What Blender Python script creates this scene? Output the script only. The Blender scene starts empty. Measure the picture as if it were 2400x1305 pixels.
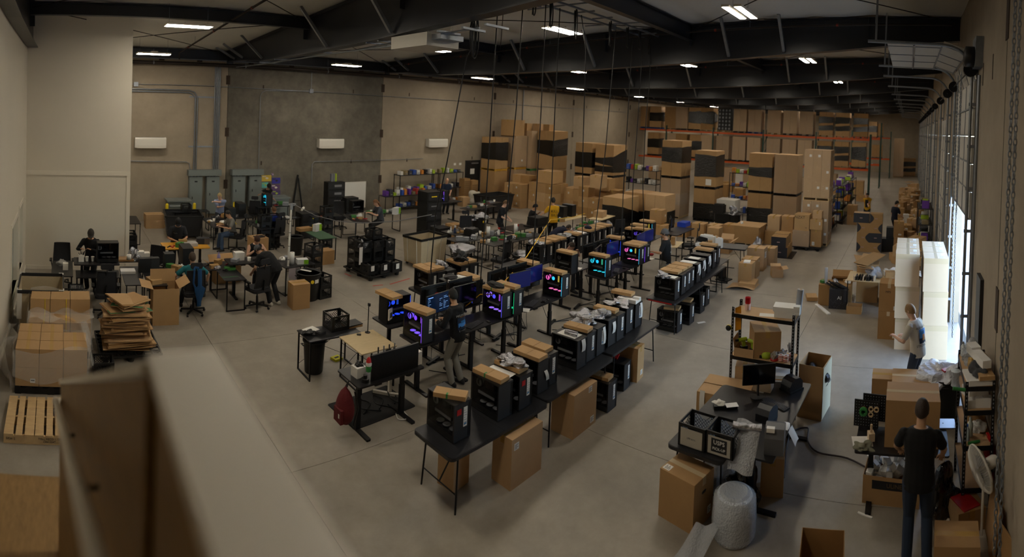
import bpy, bmesh, math, random
from mathutils import Vector, Matrix
SC = bpy.context.scene
COL = SC.collection
PI = math.pi
R = random.Random(11)
# ---------------------------------------------------------------- camera (a stitched panorama: central cylindrical projection)
cd = bpy.data.cameras.new('camera')
cam = bpy.data.objects.new('camera', cd)
COL.objects.link(cam)
SC.camera = cam
m4 = Matrix(((0.675038, -0.014378, -0.737643), (-0.736670, 0.041751, -0.674962), (0.040502, 0.999025, 0.017592))).to_4x4()
m4.translation = (0, 0, 4.8)
cam.matrix_world = m4
cd.type = 'PANO'
cd.panorama_type = 'CENTRAL_CYLINDRICAL'
cd.central_cylindrical_radius = 1
cd.central_cylindrical_range_u_min = -1200 / 1255.43
cd.central_cylindrical_range_u_max = 1200 / 1255.43
cd.central_cylindrical_range_v_min = -(1305 - 294.5) / 1255.43
cd.central_cylindrical_range_v_max = 294.5 / 1255.43
cd.clip_start = .05
cd.clip_end = 300
cd.dof.use_dof = True
cd.dof.focus_distance = 11
cd.lens = 35
cd.dof.aperture_fstop = 1.3
# ---------------------------------------------------------------- daylight and exposure
w = bpy.data.worlds.new('daylight')
SC.world = w
w.use_nodes = True
nt = w.node_tree
sky = nt.nodes.new('ShaderNodeTexSky')
sky.sky_type = 'NISHITA'
sky.sun_disc = False
sky.sun_elevation = math.radians(48)
sky.sun_rotation = math.radians(20)
bg = nt.nodes['Background']
nt.links.new(sky.outputs[0], bg.inputs[0])
bg.inputs[1].default_value = 2.6
SC.view_settings.view_transform = 'Standard'
SC.view_settings.look = 'None'
SC.view_settings.gamma = 1
SC.view_settings.use_curve_mapping = False
SC.view_settings.exposure = 0.42
LAMP = 60.0   # emission of the LED strips
pl = bpy.data.lights.new('door_daylight', 'AREA')   # portal that samples the sky through the open dock door
pl.shape = 'RECTANGLE'
pl.size, pl.size_y = 3.6, 3.2
pl.cycles.is_portal = True
po = bpy.data.objects.new('door_daylight', pl)
po.location = (11.95, -1.75, 1.6)
po.rotation_euler = (PI / 2, 0, 0)
COL.objects.link(po)
# ---------------------------------------------------------------- materials
def lin(h):
    h = h.lstrip('#')
    c = [int(h[i:i + 2], 16) / 255 for i in (0, 2, 4)]
    return tuple(x / 12.92 if x <= .04045 else ((x + .055) / 1.055) ** 2.4 for x in c) + (1,)
MATS = {}
def mat(name, col, rough=.6, metal=0, var=0, scale=4, bump=0, bscale=60, emit=0, trans=0, alpha=1, spec=.5, stretch=None, ior=1.45):
    if name in MATS: return MATS[name]
    m = bpy.data.materials.new(name)
    m.use_nodes = True
    n, l = m.node_tree.nodes, m.node_tree.links
    b = n['Principled BSDF']
    c = lin(col)
    b.inputs['Base Color'].default_value = c
    b.inputs['Roughness'].default_value = rough
    b.inputs['Metallic'].default_value = metal
    b.inputs['Specular IOR Level'].default_value = spec
    b.inputs['IOR'].default_value = ior
    if trans: b.inputs['Transmission Weight'].default_value = trans
    if alpha < 1: b.inputs['Alpha'].default_value = alpha
    if emit:
        b.inputs['Emission Color'].default_value = c
        b.inputs['Emission Strength'].default_value = emit
    if var or bump:
        tc = n.new('ShaderNodeTexCoord')
        src = tc.outputs['Object']
        if stretch:
            mp = n.new('ShaderNodeMapping'); mp.inputs['Scale'].default_value = stretch
            l.new(src, mp.inputs[0]); src = mp.outputs[0]
    if var:
        t = n.new('ShaderNodeTexNoise'); t.inputs['Scale'].default_value = scale; t.inputs['Detail'].default_value = 6
        t.inputs['Roughness'].default_value = .65
        l.new(src, t.inputs['Vector'])
        r = n.new('ShaderNodeMapRange')
        r.inputs[1].default_value = .3; r.inputs[2].default_value = .7
        r.inputs[3].default_value = 1 - var; r.inputs[4].default_value = 1 + var * .6
        l.new(t.outputs[0], r.inputs[0])
        mx = n.new('ShaderNodeVectorMath'); mx.operation = 'SCALE'
        mx.inputs[0].default_value = c[:3]
        l.new(r.outputs[0], mx.inputs['Scale']); l.new(mx.outputs[0], b.inputs['Base Color'])
    if bump:
        t2 = n.new('ShaderNodeTexNoise'); t2.inputs['Scale'].default_value = bscale; t2.inputs['Detail'].default_value = 4
        l.new(src, t2.inputs['Vector'])
        bp = n.new('ShaderNodeBump'); bp.inputs['Strength'].default_value = bump; bp.inputs['Distance'].default_value = .02
        l.new(t2.outputs[0], bp.inputs['Height']); l.new(bp.outputs[0], b.inputs['Normal'])
    MATS[name] = m
    return m
def concrete(name, col, var, rough, scale=.5, dark='#4a463e'):
    """tilt-up or slab concrete: broad clouds, fine grain, pale scuffs"""
    m = mat(name, col, rough)
    n, l = m.node_tree.nodes, m.node_tree.links
    b = n['Principled BSDF']
    g = n.new('ShaderNodeNewGeometry')
    def noise(s, d, ro=.6):
        t = n.new('ShaderNodeTexNoise'); t.inputs['Scale'].default_value = s; t.inputs['Detail'].default_value = d; t.inputs['Roughness'].default_value = ro
        l.new(g.outputs['Position'], t.inputs['Vector']); return t
    t1, t2, t3 = noise(scale, 8, .62), noise(scale * 6, 6, .7), noise(90, 2)
    r1 = n.new('ShaderNodeValToRGB')
    r1.color_ramp.elements[0].position = .34; r1.color_ramp.elements[1].position = .66
    c = lin(col); d = lin(dark)
    r1.color_ramp.elements[0].color = tuple(c[i] * (1 - var) + d[i] * var for i in range(3)) + (1,)
    r1.color_ramp.elements[1].color = tuple(min(1, c[i] * (1 + var * .35)) for i in range(3)) + (1,)
    l.new(t1.outputs[0], r1.inputs[0])
    r2 = n.new('ShaderNodeMapRange'); r2.inputs[1].default_value = .3; r2.inputs[2].default_value = .72; r2.inputs[3].default_value = 1 - var * .5; r2.inputs[4].default_value = 1 + var * .5
    l.new(t2.outputs[0], r2.inputs[0])
    mx = n.new('ShaderNodeVectorMath'); mx.operation = 'SCALE'
    l.new(r1.outputs[0], mx.inputs[0]); l.new(r2.outputs[0], mx.inputs['Scale']); l.new(mx.outputs[0], b.inputs['Base Color'])
    rr = n.new('ShaderNodeMapRange'); rr.inputs[3].default_value = rough - .12; rr.inputs[4].default_value = rough + .12
    l.new(t2.outputs[0], rr.inputs[0]); l.new(rr.outputs[0], b.inputs['Roughness'])
    bp = n.new('ShaderNodeBump'); bp.inputs['Strength'].default_value = .12; bp.inputs['Distance'].default_value = .01
    l.new(t3.outputs[0], bp.inputs['Height']); l.new(bp.outputs[0], b.inputs['Normal'])
    return m
# ---------------------------------------------------------------- mesh builder
class MB:
    def __init__(s): s.v, s.f, s.m, s.sm = [], [], [], []
    def add(s, vs, fs, mi=0, smooth=False):
        o = len(s.v); s.v += [tuple(p) for p in vs]
        for f in fs: s.f.append(tuple(i + o for i in f)); s.m.append(mi); s.sm.append(smooth)
        return s
    def box(s, x0, y0, z0, x1, y1, z1, mi=0):
        return s.add([(x0, y0, z0), (x1, y0, z0), (x1, y1, z0), (x0, y1, z0), (x0, y0, z1), (x1, y0, z1), (x1, y1, z1), (x0, y1, z1)],
              [(0, 3, 2, 1), (4, 5, 6, 7), (0, 1, 5, 4), (1, 2, 6, 5), (2, 3, 7, 6), (3, 0, 4, 7)], mi)
    def cb(s, cx, cy, z, w, d, h, mi=0): return s.box(cx - w / 2, cy - d / 2, z, cx + w / 2, cy + d / 2, z + h, mi)
    def ob(s, M, w, d, h, mi=0):
        """box w x d x h centred on the origin of matrix M"""
        vs = [M @ Vector((x * w / 2, y * d / 2, z * h / 2)) for z in (-1, 1) for x, y in ((-1, -1), (1, -1), (1, 1), (-1, 1))]
        return s.add(vs, [(0, 3, 2, 1), (4, 5, 6, 7), (0, 1, 5, 4), (1, 2, 6, 5), (2, 3, 7, 6), (3, 0, 4, 7)], mi)
    def bar(s, p, q, w, h=None, mi=0, up=(0, 0, 1)):
        p, q = Vector(p), Vector(q); h = h or w; d = q - p; L = d.length; d.normalize()
        u = Vector(up)
        if abs(d.dot(u)) > .98: u = Vector((1, 0, 0))
        x = d.cross(u).normalized(); z = x.cross(d)
        M = Matrix((x, d, z)).transposed().to_4x4(); M.translation = (p + q) / 2
        return s.ob(M, w, L, h, mi)
    def tube(s, pts, r, n=6, mi=0, cap=True, smooth=True):
        pts = [Vector(p) for p in pts]; k = len(pts)
        rs = r if isinstance(r, (list, tuple)) else [r] * k
        rings = []; ref = None
        for i, p in enumerate(pts):
            d = (pts[min(i + 1, k - 1)] - pts[max(i - 1, 0)])
            d = d.normalized() if d.length > 1e-9 else Vector((0, 0, 1))
            if ref is None: ref = Vector((0, 0, 1)) if abs(d.z) < .9 else Vector((1, 0, 0))
            x = d.cross(ref)
            if x.length < 1e-6: x = d.cross(Vector((0, 1, 0)))
            x.normalize(); y = x.cross(d); ref = y
            rings.append([p + (x * math.cos(a) + y * math.sin(a)) * rs[i] for a in [2 * PI * j / n for j in range(n)]])
        vs = [v for g in rings for v in g]
        fs = [(i * n + j, i * n + (j + 1) % n, (i + 1) * n + (j + 1) % n, (i + 1) * n + j) for i in range(k - 1) for j in range(n)]
        s.add(vs, fs, mi, smooth)
        if cap: s.add(rings[0], [tuple(range(n))[::-1]], mi); s.add(rings[-1], [tuple(range(n))], mi)
        return s
    def lathe(s, prof, n=16, c=(0, 0, 0), mi=0, smooth=True, M=None):
        vs = []
        for r, z in prof:
            for j in range(n):
                a = 2 * PI * j / n; p = Vector((r * math.cos(a), r * math.sin(a), z))
                p = (M @ p) if M else p + Vector(c); vs.append(p)
        k = len(prof)
        fs = [(i * n + j, i * n + (j + 1) % n, (i + 1) * n + (j + 1) % n, (i + 1) * n + j) for i in range(k - 1) for j in range(n)]
        s.add(vs, fs, mi, smooth)
        if prof[0][0] > 1e-4: s.add(vs[:n], [tuple(range(n))[::-1]], mi)
        if prof[-1][0] > 1e-4: s.add(vs[-n:], [tuple(range(n))], mi)
        return s
    def cyl(s, cx, cy, z0, z1, r0, r1=None, n=16, mi=0): return s.lathe([(r0, z0), (r0 if r1 is None else r1, z1)], n, (cx, cy, 0), mi)
    def prism(s, poly, z0, z1, mi=0, M=None):
        n = len(poly); vs = [Vector((x, y, z)) for z in (z0, z1) for x, y in poly]
        if M: vs = [M @ v for v in vs]
        return s.add(vs, [tuple(range(n))[::-1], tuple(range(n, 2 * n))] + [(i, (i + 1) % n, n + (i + 1) % n, n + i) for i in range(n)], mi)
    def grid(s, fn, nu, nv, mi=0, smooth=True):
        vs = [fn(i / nu, j / nv) for j in range(nv + 1) for i in range(nu + 1)]
        return s.add(vs, [(j * (nu + 1) + i, j * (nu + 1) + i + 1, (j + 1) * (nu + 1) + i + 1, (j + 1) * (nu + 1) + i) for j in range(nv) for i in range(nu)], mi, smooth)
    def build(s, name, mats, parent=None, loc=(0, 0, 0), rz=0):
        me = bpy.data.meshes.new(name); me.from_pydata(s.v, [], s.f)
        for m in (mats if isinstance(mats, (list, tuple)) else [mats]): me.materials.append(m)
        me.polygons.foreach_set('material_index', s.m)
        me.polygons.foreach_set('use_smooth', s.sm)
        me.update()
        return put(name, me, parent, loc, rz)
def put(name, me, parent=None, loc=(0, 0, 0), rz=0):
    o = bpy.data.objects.new(name, me); COL.objects.link(o)
    o.location = loc; o.rotation_euler = (0, 0, rz)
    if parent: o.parent = parent
    return o
def tag(o, label, cat, group=None, kind=None):
    o['label'] = label; o['category'] = cat
    if group: o['group'] = group
    if kind: o['kind'] = kind
    return o
def thing(name, label, cat, loc=(0, 0, 0), rz=0, group=None):
    o = bpy.data.objects.new(name, None); COL.objects.link(o)
    o.empty_display_size = .1; o.location = loc; o.rotation_euler = (0, 0, rz)
    return tag(o, label, cat, group)
KIDS = {}
def dup(o, label, loc, rz=0, group=None, skip=(), swap=None):
    """a thing with copies of its parts and sub-parts, sharing mesh data"""
    r = o.copy(); COL.objects.link(r)
    r.location = loc; r.rotation_euler = (0, 0, rz); r['label'] = label
    if group: r['group'] = group
    for c in KIDS.get(o, o.children):
        if c.name.split('.')[0] in skip: continue
        k = c.copy(); COL.objects.link(k); k.parent = r
        for g in c.children:
            h = g.copy(); COL.objects.link(h); h.parent = k
    return r
def struct(o): o['kind'] = 'structure'; return o
def poly_round(w, d, r, n=4):
    pts = []
    for cx, cy, a0 in ((w / 2 - r, d / 2 - r, 0), (-w / 2 + r, d / 2 - r, PI / 2), (-w / 2 + r, -d / 2 + r, PI), (w / 2 - r, -d / 2 + r, 1.5 * PI)):
        pts += [(cx + r * math.cos(a0 + PI / 2 * i / n), cy + r * math.sin(a0 + PI / 2 * i / n)) for i in range(n + 1)]
    return pts
def text_mesh(s, size, mats, parent, loc, rot, name='lettering', ext=.0015, align='CENTER', sx=1):
    cu = bpy.data.curves.new(name, 'FONT'); cu.body = s; cu.size = size; cu.extrude = ext; cu.align_x = align; cu.align_y = 'CENTER'; cu.resolution_u = 2
    to = bpy.data.objects.new(name, cu); COL.objects.link(to)
    dg = bpy.context.evaluated_depsgraph_get()
    me = bpy.data.meshes.new_from_object(to.evaluated_get(dg))
    bpy.data.objects.remove(to); bpy.data.curves.remove(cu)
    me.name = name
    me.materials.clear(); me.materials.append(mats)
    o = put(name, me, parent, loc); o.rotation_euler = rot; o.scale = (sx, 1, 1)
    return o
# ---------------------------------------------------------------- the hall: floor, walls, roof
XA, XB, YA, YB = -1.17, 64.3, -1.27, 21.7
def roof(y): return 7.10 + .038 * (YB - y)
m_slab = concrete('slab_concrete', '#8f877b', .30, .42, .45, '#5d564b')
m_joint = mat('joint_filler', '#4a443b', .9)
m_pan1 = concrete('panel_concrete', '#9a8d7b', .20, .85, .35, '#6a6256')
m_pan2 = concrete('grey_panel_concrete', '#6f695e', .42, .8, .55, '#3f3c36')
m_white = mat('white_paint', '#d0c8b8', .55, var=.03, scale=.6)
m_trim = mat('trim_paint', '#d8d0c0', .45)
m_steel = mat('primer_steel', '#22242a', .34, var=.15, scale=1.2)
m_galv = mat('galvanised_steel', '#8b9097', .4, .75, var=.12, scale=9)
m_ins = mat('roof_insulation', '#cfcdc6', .5, bump=.15, bscale=5)
m_black = mat('black_powder_coat', '#141414', .38)
m_blackm = mat('black_matte', '#161616', .65)
m_rust = mat('rusty_plate', '#3a2c20', .8, var=.3, scale=12)
fl = MB()
fl.box(XA - .3, YA - .3, -.3, XB + .3, YB + .3, -.02)
floor = struct(fl.build('floor', m_joint))
xs = [XA - .2, 2.94, 6.93, 10.92, 14.9, 18.9, 22.9, 26.9, 30.9, 35, 39, 43, 47, 51, 55, 59, XB + .2]
ys = [YA - .2, 2.3, 6.27, 10.25, 14.2, 18.2, YB + .2]
for i in range(len(xs) - 1):
    for j in range(len(ys) - 1):
        g = .004
        MB().box(xs[i] + g, ys[j] + g, -.06, xs[i + 1] - g, ys[j + 1] - g, 0).build('slab', m_slab, floor)
# back wall of tilt-up panels
wb = struct(MB().box(XA - 8, YB + .12, -.1, XB + .3, YB + .3, 8.6).build('wall_back', m_joint))
jx = [XA - 8, -1.1, 6.66, 14.42, 22.15, 29.9, 37.7, 45.4, 53.2, XB + .3]
for i in range(len(jx) - 1):
    MB().box(jx[i] + .012, YB, 0, jx[i + 1] - .012, YB + .11, 8.5).build('concrete_panel', m_pan2 if i == 2 else m_pan1, wb)
for x in jx[2:-1]:
    for z in (1.5, 3.72, 5.92):
        MB().box(x - .085, YB - .02, z - .19, x + .085, YB + .05, z + .19).build('weld_plate', m_rust, wb)
for i in range(2, 8):   # lifting-insert pockets cast into the panels
    for dx in (1.6, 6.1):
        for z in (2.3, 5.6):
            MB().box(jx[i] + dx - .03, YB - .004, z, jx[i] + dx + .03, YB + .02, z + .17).build('lifting_pocket', m_rust, wb)
for i in range(1, 8):   # beam pockets up under the eave
    for dx in (1.0, 2.9, 4.9, 6.5):
        MB().box(jx[i] + dx - .11, YB - .03, 6.62, jx[i] + dx + .11, YB + .02, 6.86).build('beam_pocket', m_rust, wb)
# far wall
struct(MB().box(XB, YA - .3, -.1, XB + .2, YB + .3, 8.8).build('wall_far', m_pan1))
# white office block: left wall with two windows, and the partition facing the hall
wl = MB()
wins = [(11.35, 12.72, .52, 2.08), (13.15, 14.15, .52, 2.16)]
y0 = YA
for a, b, z0, z1 in wins:
    wl.box(XA - .16, y0, 0, XA, a, 8.6); wl.box(XA - .16, a, 0, XA, b, z0); wl.box(XA - .16, a, z1, XA, b, 8.6); y0 = b
wl.box(XA - .16, y0, 0, XA, 15.46, 8.6)
struct(wl.build('wall_left', m_white))
m_glass = mat('window_glass', '#b9c2bd', .08, spec=.7)
for i, (a, b, z0, z1) in enumerate(wins):
    wn = struct(MB().box(XA - .12, a, z0, XA - .105, b, z1).build('window_%d' % (i + 1), m_glass))
    c = MB()
    c.box(XA, a - .09, z0 - .09, XA + .02, a, z1 + .09).box(XA, b, z0 - .09, XA + .02, b + .09, z1 + .09).box(XA, a, z1, XA + .02, b, z1 + .09)
    c.box(XA - .1, a, z0, XA, a + .012, z1).box(XA - .1, b - .012, z0, XA, b, z1)
    c.build('window_casing', m_trim, wn)
    MB().box(XA - .1, a, z0 - .09, XA + .03, b, z0).build('window_sill', m_trim, wn)
pt = MB().box(XA, 15.3, 0, 1.83, 15.46, 8.4).box(1.67, 15.46, 0, 1.83, YB, 8.4)
wp = struct(pt.build('wall_partition', m_white))
tr = struct(MB().box(XA, 15.275, 2.74, 1.83, 15.3, 2.86).build('trim_1', m_trim))
struct(MB().box(1.72, 15.28, 0, 1.83, 15.3, 2.74).build('trim_2', m_trim))
struct(MB().box(XA, 15.285, 0, 1.72, 15.3, .11).build('baseboard_partition', m_trim))
struct(MB().box(XA, YA, 0, XA + .015, 15.28, .11).build('baseboard_left', m_trim))
# door wall with dock doors
doors = [(10.1, 13.8), (16.2, 19.8), (23.9, 27.5), (31.3, 34.9), (39.4, 43.0), (47.2, 50.8), (55, 58.6)]
DH = 5.0
wr = MB(); x = XA - .2
for a, b in doors: wr.box(x, YA - .2, 0, a, YA, 8.8); wr.box(a, YA - .2, DH, b, YA, 8.8); x = b
wr.box(x, YA - .2, 0, XB + .3, YA, 8.8)
wright = struct(wr.build('wall_right', m_pan1))
for x in (7.1, 14.95, 22.3, 29.9, 37.7, 45.4, 53.2):
    MB().box(x - .012, YA - .01, 0, x + .012, YA + .003, 8.5).build('panel_joint', m_joint, wright)
    for z in (2.5, 6.4): MB().box(x - .1, YA, z - .28, x + .1, YA + .012, z + .28).build('weld_plate', m_rust, wright)
for x in (5.6, 8.3, 9.4): MB().box(x - .03, YA, 5.7, x + .03, YA + .006, 6.1).build('lifting_pocket', m_rust, wright)
struct(MB().box(XA - .2, YA - .3, -.1, XA - .16, YB + .3, 8.8).build('wall_near', m_white))
# ceiling: vinyl-faced insulation sagging between the purlins
ce = MB()
NX, NY = 170, 76
def cl(u, v):
    x = XA - .3 + u * (XB - XA + .6); y = YA - .3 + v * (YB - YA + .6)
    s = abs(math.sin(PI * (y + .4) / 1.53)) ** .6
    t = abs(math.sin(PI * (x - 6.6) / 1.94)) ** .5
    return (x, y, roof(y) + .06 - .085 * s * (.45 + .55 * t) + .012 * math.sin(x * 1.7 + y * 2.3) * s)
ce.grid(cl, NX * 2, NY * 2)
struct(ce.build('ceiling', m_ins))
struct(MB().box(XA - .6, YA - .5, 8.25, XB + .6, YB + .5, 8.35).build('roof', m_steel))
# roof frames: tapered I-beams across the hall, braces, eave struts
prof = [(21.66, 6.92), (21.1, 6.68), (19.5, 6.62), (17.4, 6.44), (14, 6.38), (10, 6.42), (6.6, 6.58), (5.1, 6.7), (3.5, 6.84), (2, 6.98), (-.3, 7.25), (-1.26, 7.36)]
def rafter(x, braces=True):
    r = MB(); k = len(prof)
    top = [(y, roof(y) - .03) for y, z in prof]
    for s in (-.012, .012): pass
    vs = [(x + s, y, z) for s in (-.012, .012) for y, z in prof] + [(x + s, y, z) for s in (-.012, .012) for y, z in top]
    fs = []
    for i in range(k - 1):
        for a, b in ((0, 2 * k), (k, 3 * k)): fs.append((a + i, a + i + 1, b + i + 1, b + i))
    r.add(vs, fs)
    for P, dz in ((prof, -.02), (top, .0)):
        for i in range(k - 1):
            (ya, za), (yb, zb) = P[i], P[i + 1]
            r.bar((x, ya, za + dz), (x, yb, zb + dz), .30, .025)
    o = struct(r.build('roof_beam', m_steel))
    for y in (21.3, 13.9, 9.2, 6.3, 1.2):
        MB().box(x - .14, y - .01, roof(y) - .62, x + .14, y + .01, roof(y) - .05).build('stiffener', m_steel, o)
    if braces:
        for y in (20.5, 19.5, 17.4, 12.6, 9.6, 5.1, 3.5):
            zb = next(z0 + (z1 - z0) * (y - y0) / (y1 - y0) for (y0, z0), (y1, z1) in zip(prof, prof[1:]) if y1 <= y <= y0)
            MB().bar((x - .06, y, zb + .06), (x - .85, y, roof(y) - .02), .075, .075).build('flange_brace', m_galv, o)
    return o
for k in range(9): rafter(-1.02 if k == 0 else 6.6 + 7.77 * (k - 1), k > 0)
for k in range(7):
    xa, xb = (-1.02 if k == 0 else 6.6 + 7.77 * (k - 1)), 6.6 + 7.77 * k
    for y, dz in ((21.35, .36), (13.8, .30), (6.3, .42)):
        b = MB(); z = roof(y) - .03
        b.box(xa + .02, y - .01, z - dz, xb - .02, y + .01, z).box(xa + .02, y - .1, z - dz - .02, xb - .02, y + .1, z - dz).box(xa + .02, y - .1, z - .02, xb - .02, y + .1, z)
        struct(b.build('strut_beam', m_steel))
# ---------------------------------------------------------------- suspended LED fixtures
m_led = mat('led_strip', '#fff4e0', .4, emit=LAMP)
m_cord = mat('black_rubber', '#0d0d0d', .5)
ORD = ['first', 'second', 'third', 'fourth', 'fifth', 'sixth', 'seventh', 'eighth', 'ninth', 'tenth', 'eleventh', 'twelfth', 'thirteenth', 'fourteenth', 'fifteenth', 'sixteenth']
ROWN = {3.6: 'row nearest the dock doors', 8.2: 'second row from the dock doors', 13.3: 'third row from the dock doors', 18.8: 'row nearest the concrete back wall'}
led0 = None
for yi, y in enumerate((3.6, 8.2, 13.3, 18.8)):
    for k in range(8):
        x = 3.0 + 7.7 * k if k < 2 else 10.6 + 7.7 * (k - 1)
        if k == 0 and y < 12: z = 7.0
        z = roof(y) - .62 if y > 5 else 7.18
        lab = '%s LED ceiling light from the office end, %s' % (ORD[k], ROWN[y])
        if led0 is None:
            led0 = thing('ceiling_light', lab, 'light', (x, y, z))
            for s in (-1, 1):
                MB().box(-.6, s * .13 - .085, 0, .6, s * .13 + .085, .05).build('housing', m_trim, led0)
                MB().box(-.58, s * .13 - .07, -.006, .58, s * .13 + .07, -.001).build('diffuser', m_led, led0)
            MB().box(-.12, -.2, .05, .12, .2, .09).build('driver_box', m_trim, led0)
            for sx in (-.5, .5): MB().tube([(sx, 0, .05), (sx, 0, .55)], .004, 4).build('hanger_wire', m_galv, led0)
        else: dup(led0, lab, (x, y, z))
# ---------------------------------------------------------------- object kit
m_card = [mat('cardboard_%d' % i, c, .75, var=.07, scale=3) for i, c in enumerate(('#a58156', '#ad8a5e', '#9a7649', '#b3926a'))]
m_carddark = mat('cardboard_inner', '#7a5c38', .8)
m_pale = mat('pale_cardboard', '#c8b295', .7, var=.04, scale=2)
m_tape = mat('packing_tape', '#b08d52', .22, spec=.6)
m_cleartape = mat('clear_tape', '#c4b090', .15, spec=.7)
m_paper = mat('white_paper', '#dcdad4', .7)
m_ink = mat('black_ink', '#1a1a1c', .6)
m_inkgrey = mat('grey_ink', '#77777a', .7)
m_wrapb = mat('black_stretch_film', '#0c0c0c', .16, spec=.8, bump=.9, bscale=9, stretch=(1, 1, 3))
m_wrapc = mat('clear_stretch_film', '#e9e6de', .12, spec=.9, alpha=.16, bump=1, bscale=14, stretch=(1, 1, 4))
m_wood = mat('pallet_wood', '#bfa174', .75, var=.18, scale=5, stretch=(1, 6, 1))
m_woodpale = mat('plywood_pale', '#c9b48c', .6, var=.08, scale=3, stretch=(1, 5, 1))
m_blk = mat('black_plastic', '#141414', .45)
m_blk2 = mat('grey_black_plastic', '#232325', .5)
m_desk = mat('desk_laminate', '#1c1b1d', .36, var=.05, scale=3)
m_fold = mat('blow_moulded_plastic', '#1d1d20', .38, bump=.15, bscale=120)
m_legs = mat('black_steel', '#121213', .4, .3)
m_mesh = mat('chair_mesh', '#1b1b1e', .8)
m_green = mat('green_plastic', '#2f7d3d', .5)
m_red = mat('red_plastic', '#b01a1c', .4)
m_yel = mat('safety_yellow', '#e0c41a', .5)
m_blue = mat('blue_paint', '#1d3fa8', .5)
m_grey = mat('panel_grey', '#737a78', .45)
m_foam = mat('white_foam', '#dddcd8', .8)
m_canvas = mat('canvas', '#b8a98c', .9, var=.07, scale=3, bump=.2, bscale=30)
m_chrome = mat('chrome', '#c8c8cc', .12, 1)
m_foil = mat('antistatic_foil', '#a9a9ae', .18, .85, bump=1, bscale=28)
m_gloss = mat('screen_glass', '#06070a', .12)
def cbox(label, xy, w, d, h, z=0, rz=0, tape='x', lab=None, m=None, group=None, name='cardboard_box', cat='box', tm=None):
    """closed carton: walls, two top flaps meeting at the taped seam, optional labels. xy = centre of the base"""
    m = m or R.choice(m_card); b = MB(); t = .004
    b.cb(0, 0, 0, w, d, h - t)
    g = .004
    if tape == 'y':
        b.box(-w / 2, -d / 2, h - t, -g, d / 2, h); b.box(g, -d / 2, h - t, w / 2, d / 2, h)
    else:
        b.box(-w / 2, -d / 2, h - t, w / 2, -g, h); b.box(-w / 2, g, h - t, w / 2, d / 2, h)
    o = b.build(name, m, None, (xy[0], xy[1], z), rz)
    tag(o, label, cat, group)
    if tape:
        tb = MB(); tw = min(.036, w * .14, d * .14); e = min(.1, h * .4)
        if tape == 'y': tb.box(-tw, -d / 2 - .001, h, tw, d / 2 + .001, h + .001).box(-tw, -d / 2 - .0015, h - e, tw, -d / 2 - .0005, h).box(-tw, d / 2 + .0005, h - e, tw, d / 2 + .0015, h)
        else: tb.box(-w / 2 - .001, -tw, h, w / 2 + .001, tw, h + .001).box(-w / 2 - .0015, -tw, h - e, -w / 2 - .0005, tw, h).box(w / 2 + .0005, -tw, h - e, w / 2 + .0015, tw, h)
        tb.build('tape', tm or m_tape, o)
    for L in (lab or []):   # (face, u, v, size_u, size_v): face f = front (-y), l = left (-x), t = top
        f, u, v, su, sv = L
        lb = MB()
        n = 4
        if f == 'f':
            lb.box(u - su / 2, -d / 2 - .002, v - sv / 2, u + su / 2, -d / 2 - .0006, v + sv / 2)
            for k in range(n): lb.box(u - su * .38, -d / 2 - .0026, v - sv * .34 + k * sv * .18, u + su * (.1 + .28 * (k % 2)), -d / 2 - .002, v - sv * .34 + k * sv * .18 + sv * .07, 1)
        elif f == 'l':
            lb.box(-w / 2 - .002, u - su / 2, v - sv / 2, -w / 2 - .0006, u + su / 2, v + sv / 2)
            for k in range(n): lb.box(-w / 2 - .0026, u - su * .38, v - sv * .34 + k * sv * .18, -w / 2 - .002, u + su * (.1 + .28 * (k % 2)), v - sv * .34 + k * sv * .18 + sv * .07, 1)
        else:
            lb.box(u - su / 2, v - sv / 2, h + .0012, u + su / 2, v + sv / 2, h + .002)
            for k in range(n): lb.box(u - su * .38, v - sv * .34 + k * sv * .18, h + .002, u + su * (.1 + .28 * (k % 2)), v - sv * .34 + k * sv * .18 + sv * .07, h + .0026, 1)
        lb.build('shipping_label', [m_paper, m_ink], o)
    return o
def obox(label, xy, w, d, h, z=0, rz=0, flaps=(50, 50, 50, 50), m=None, fill=None, name='open_cardboard_box', group=None):
    """open-topped carton; flaps = outward angle in degrees from upright of the -y, +x, +y, -x flaps (None = folded in / missing)"""
    m = m or R.choice(m_card); t = .005; b = MB()
    b.box(-w / 2, -d / 2, 0, w / 2, d / 2, t)
    b.box(-w / 2, -d / 2, t, w / 2, -d / 2 + t, h).box(-w / 2, d / 2 - t, t, w / 2, d / 2, h)
    b.box(-w / 2, -d / 2 + t, t, -w / 2 + t, d / 2 - t, h).box(w / 2 - t, -d / 2 + t, t, w / 2, d / 2 - t, h)
    o = b.build(name, m, None, (xy[0], xy[1], z), rz); tag(o, label, 'box', group)
    for k, a in enumerate(flaps):
        if a is None: continue
        L = (w, d, w, d)[k]; F = min(w, d) * .48; a = math.radians(a)
        M = Matrix.Rotation((0, PI / 2, PI, -PI / 2)[k], 4, 'Z') @ Matrix.Translation((0, -(d, w, d, w)[k] / 2, h)) @ Matrix.Rotation(a, 4, 'X') @ Matrix.Translation((0, 0, F / 2))
        MB().ob(M, L - .006, .004, F).build('flap', m, o)
    if fill: fill(o, w, d, h)
    return o
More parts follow.
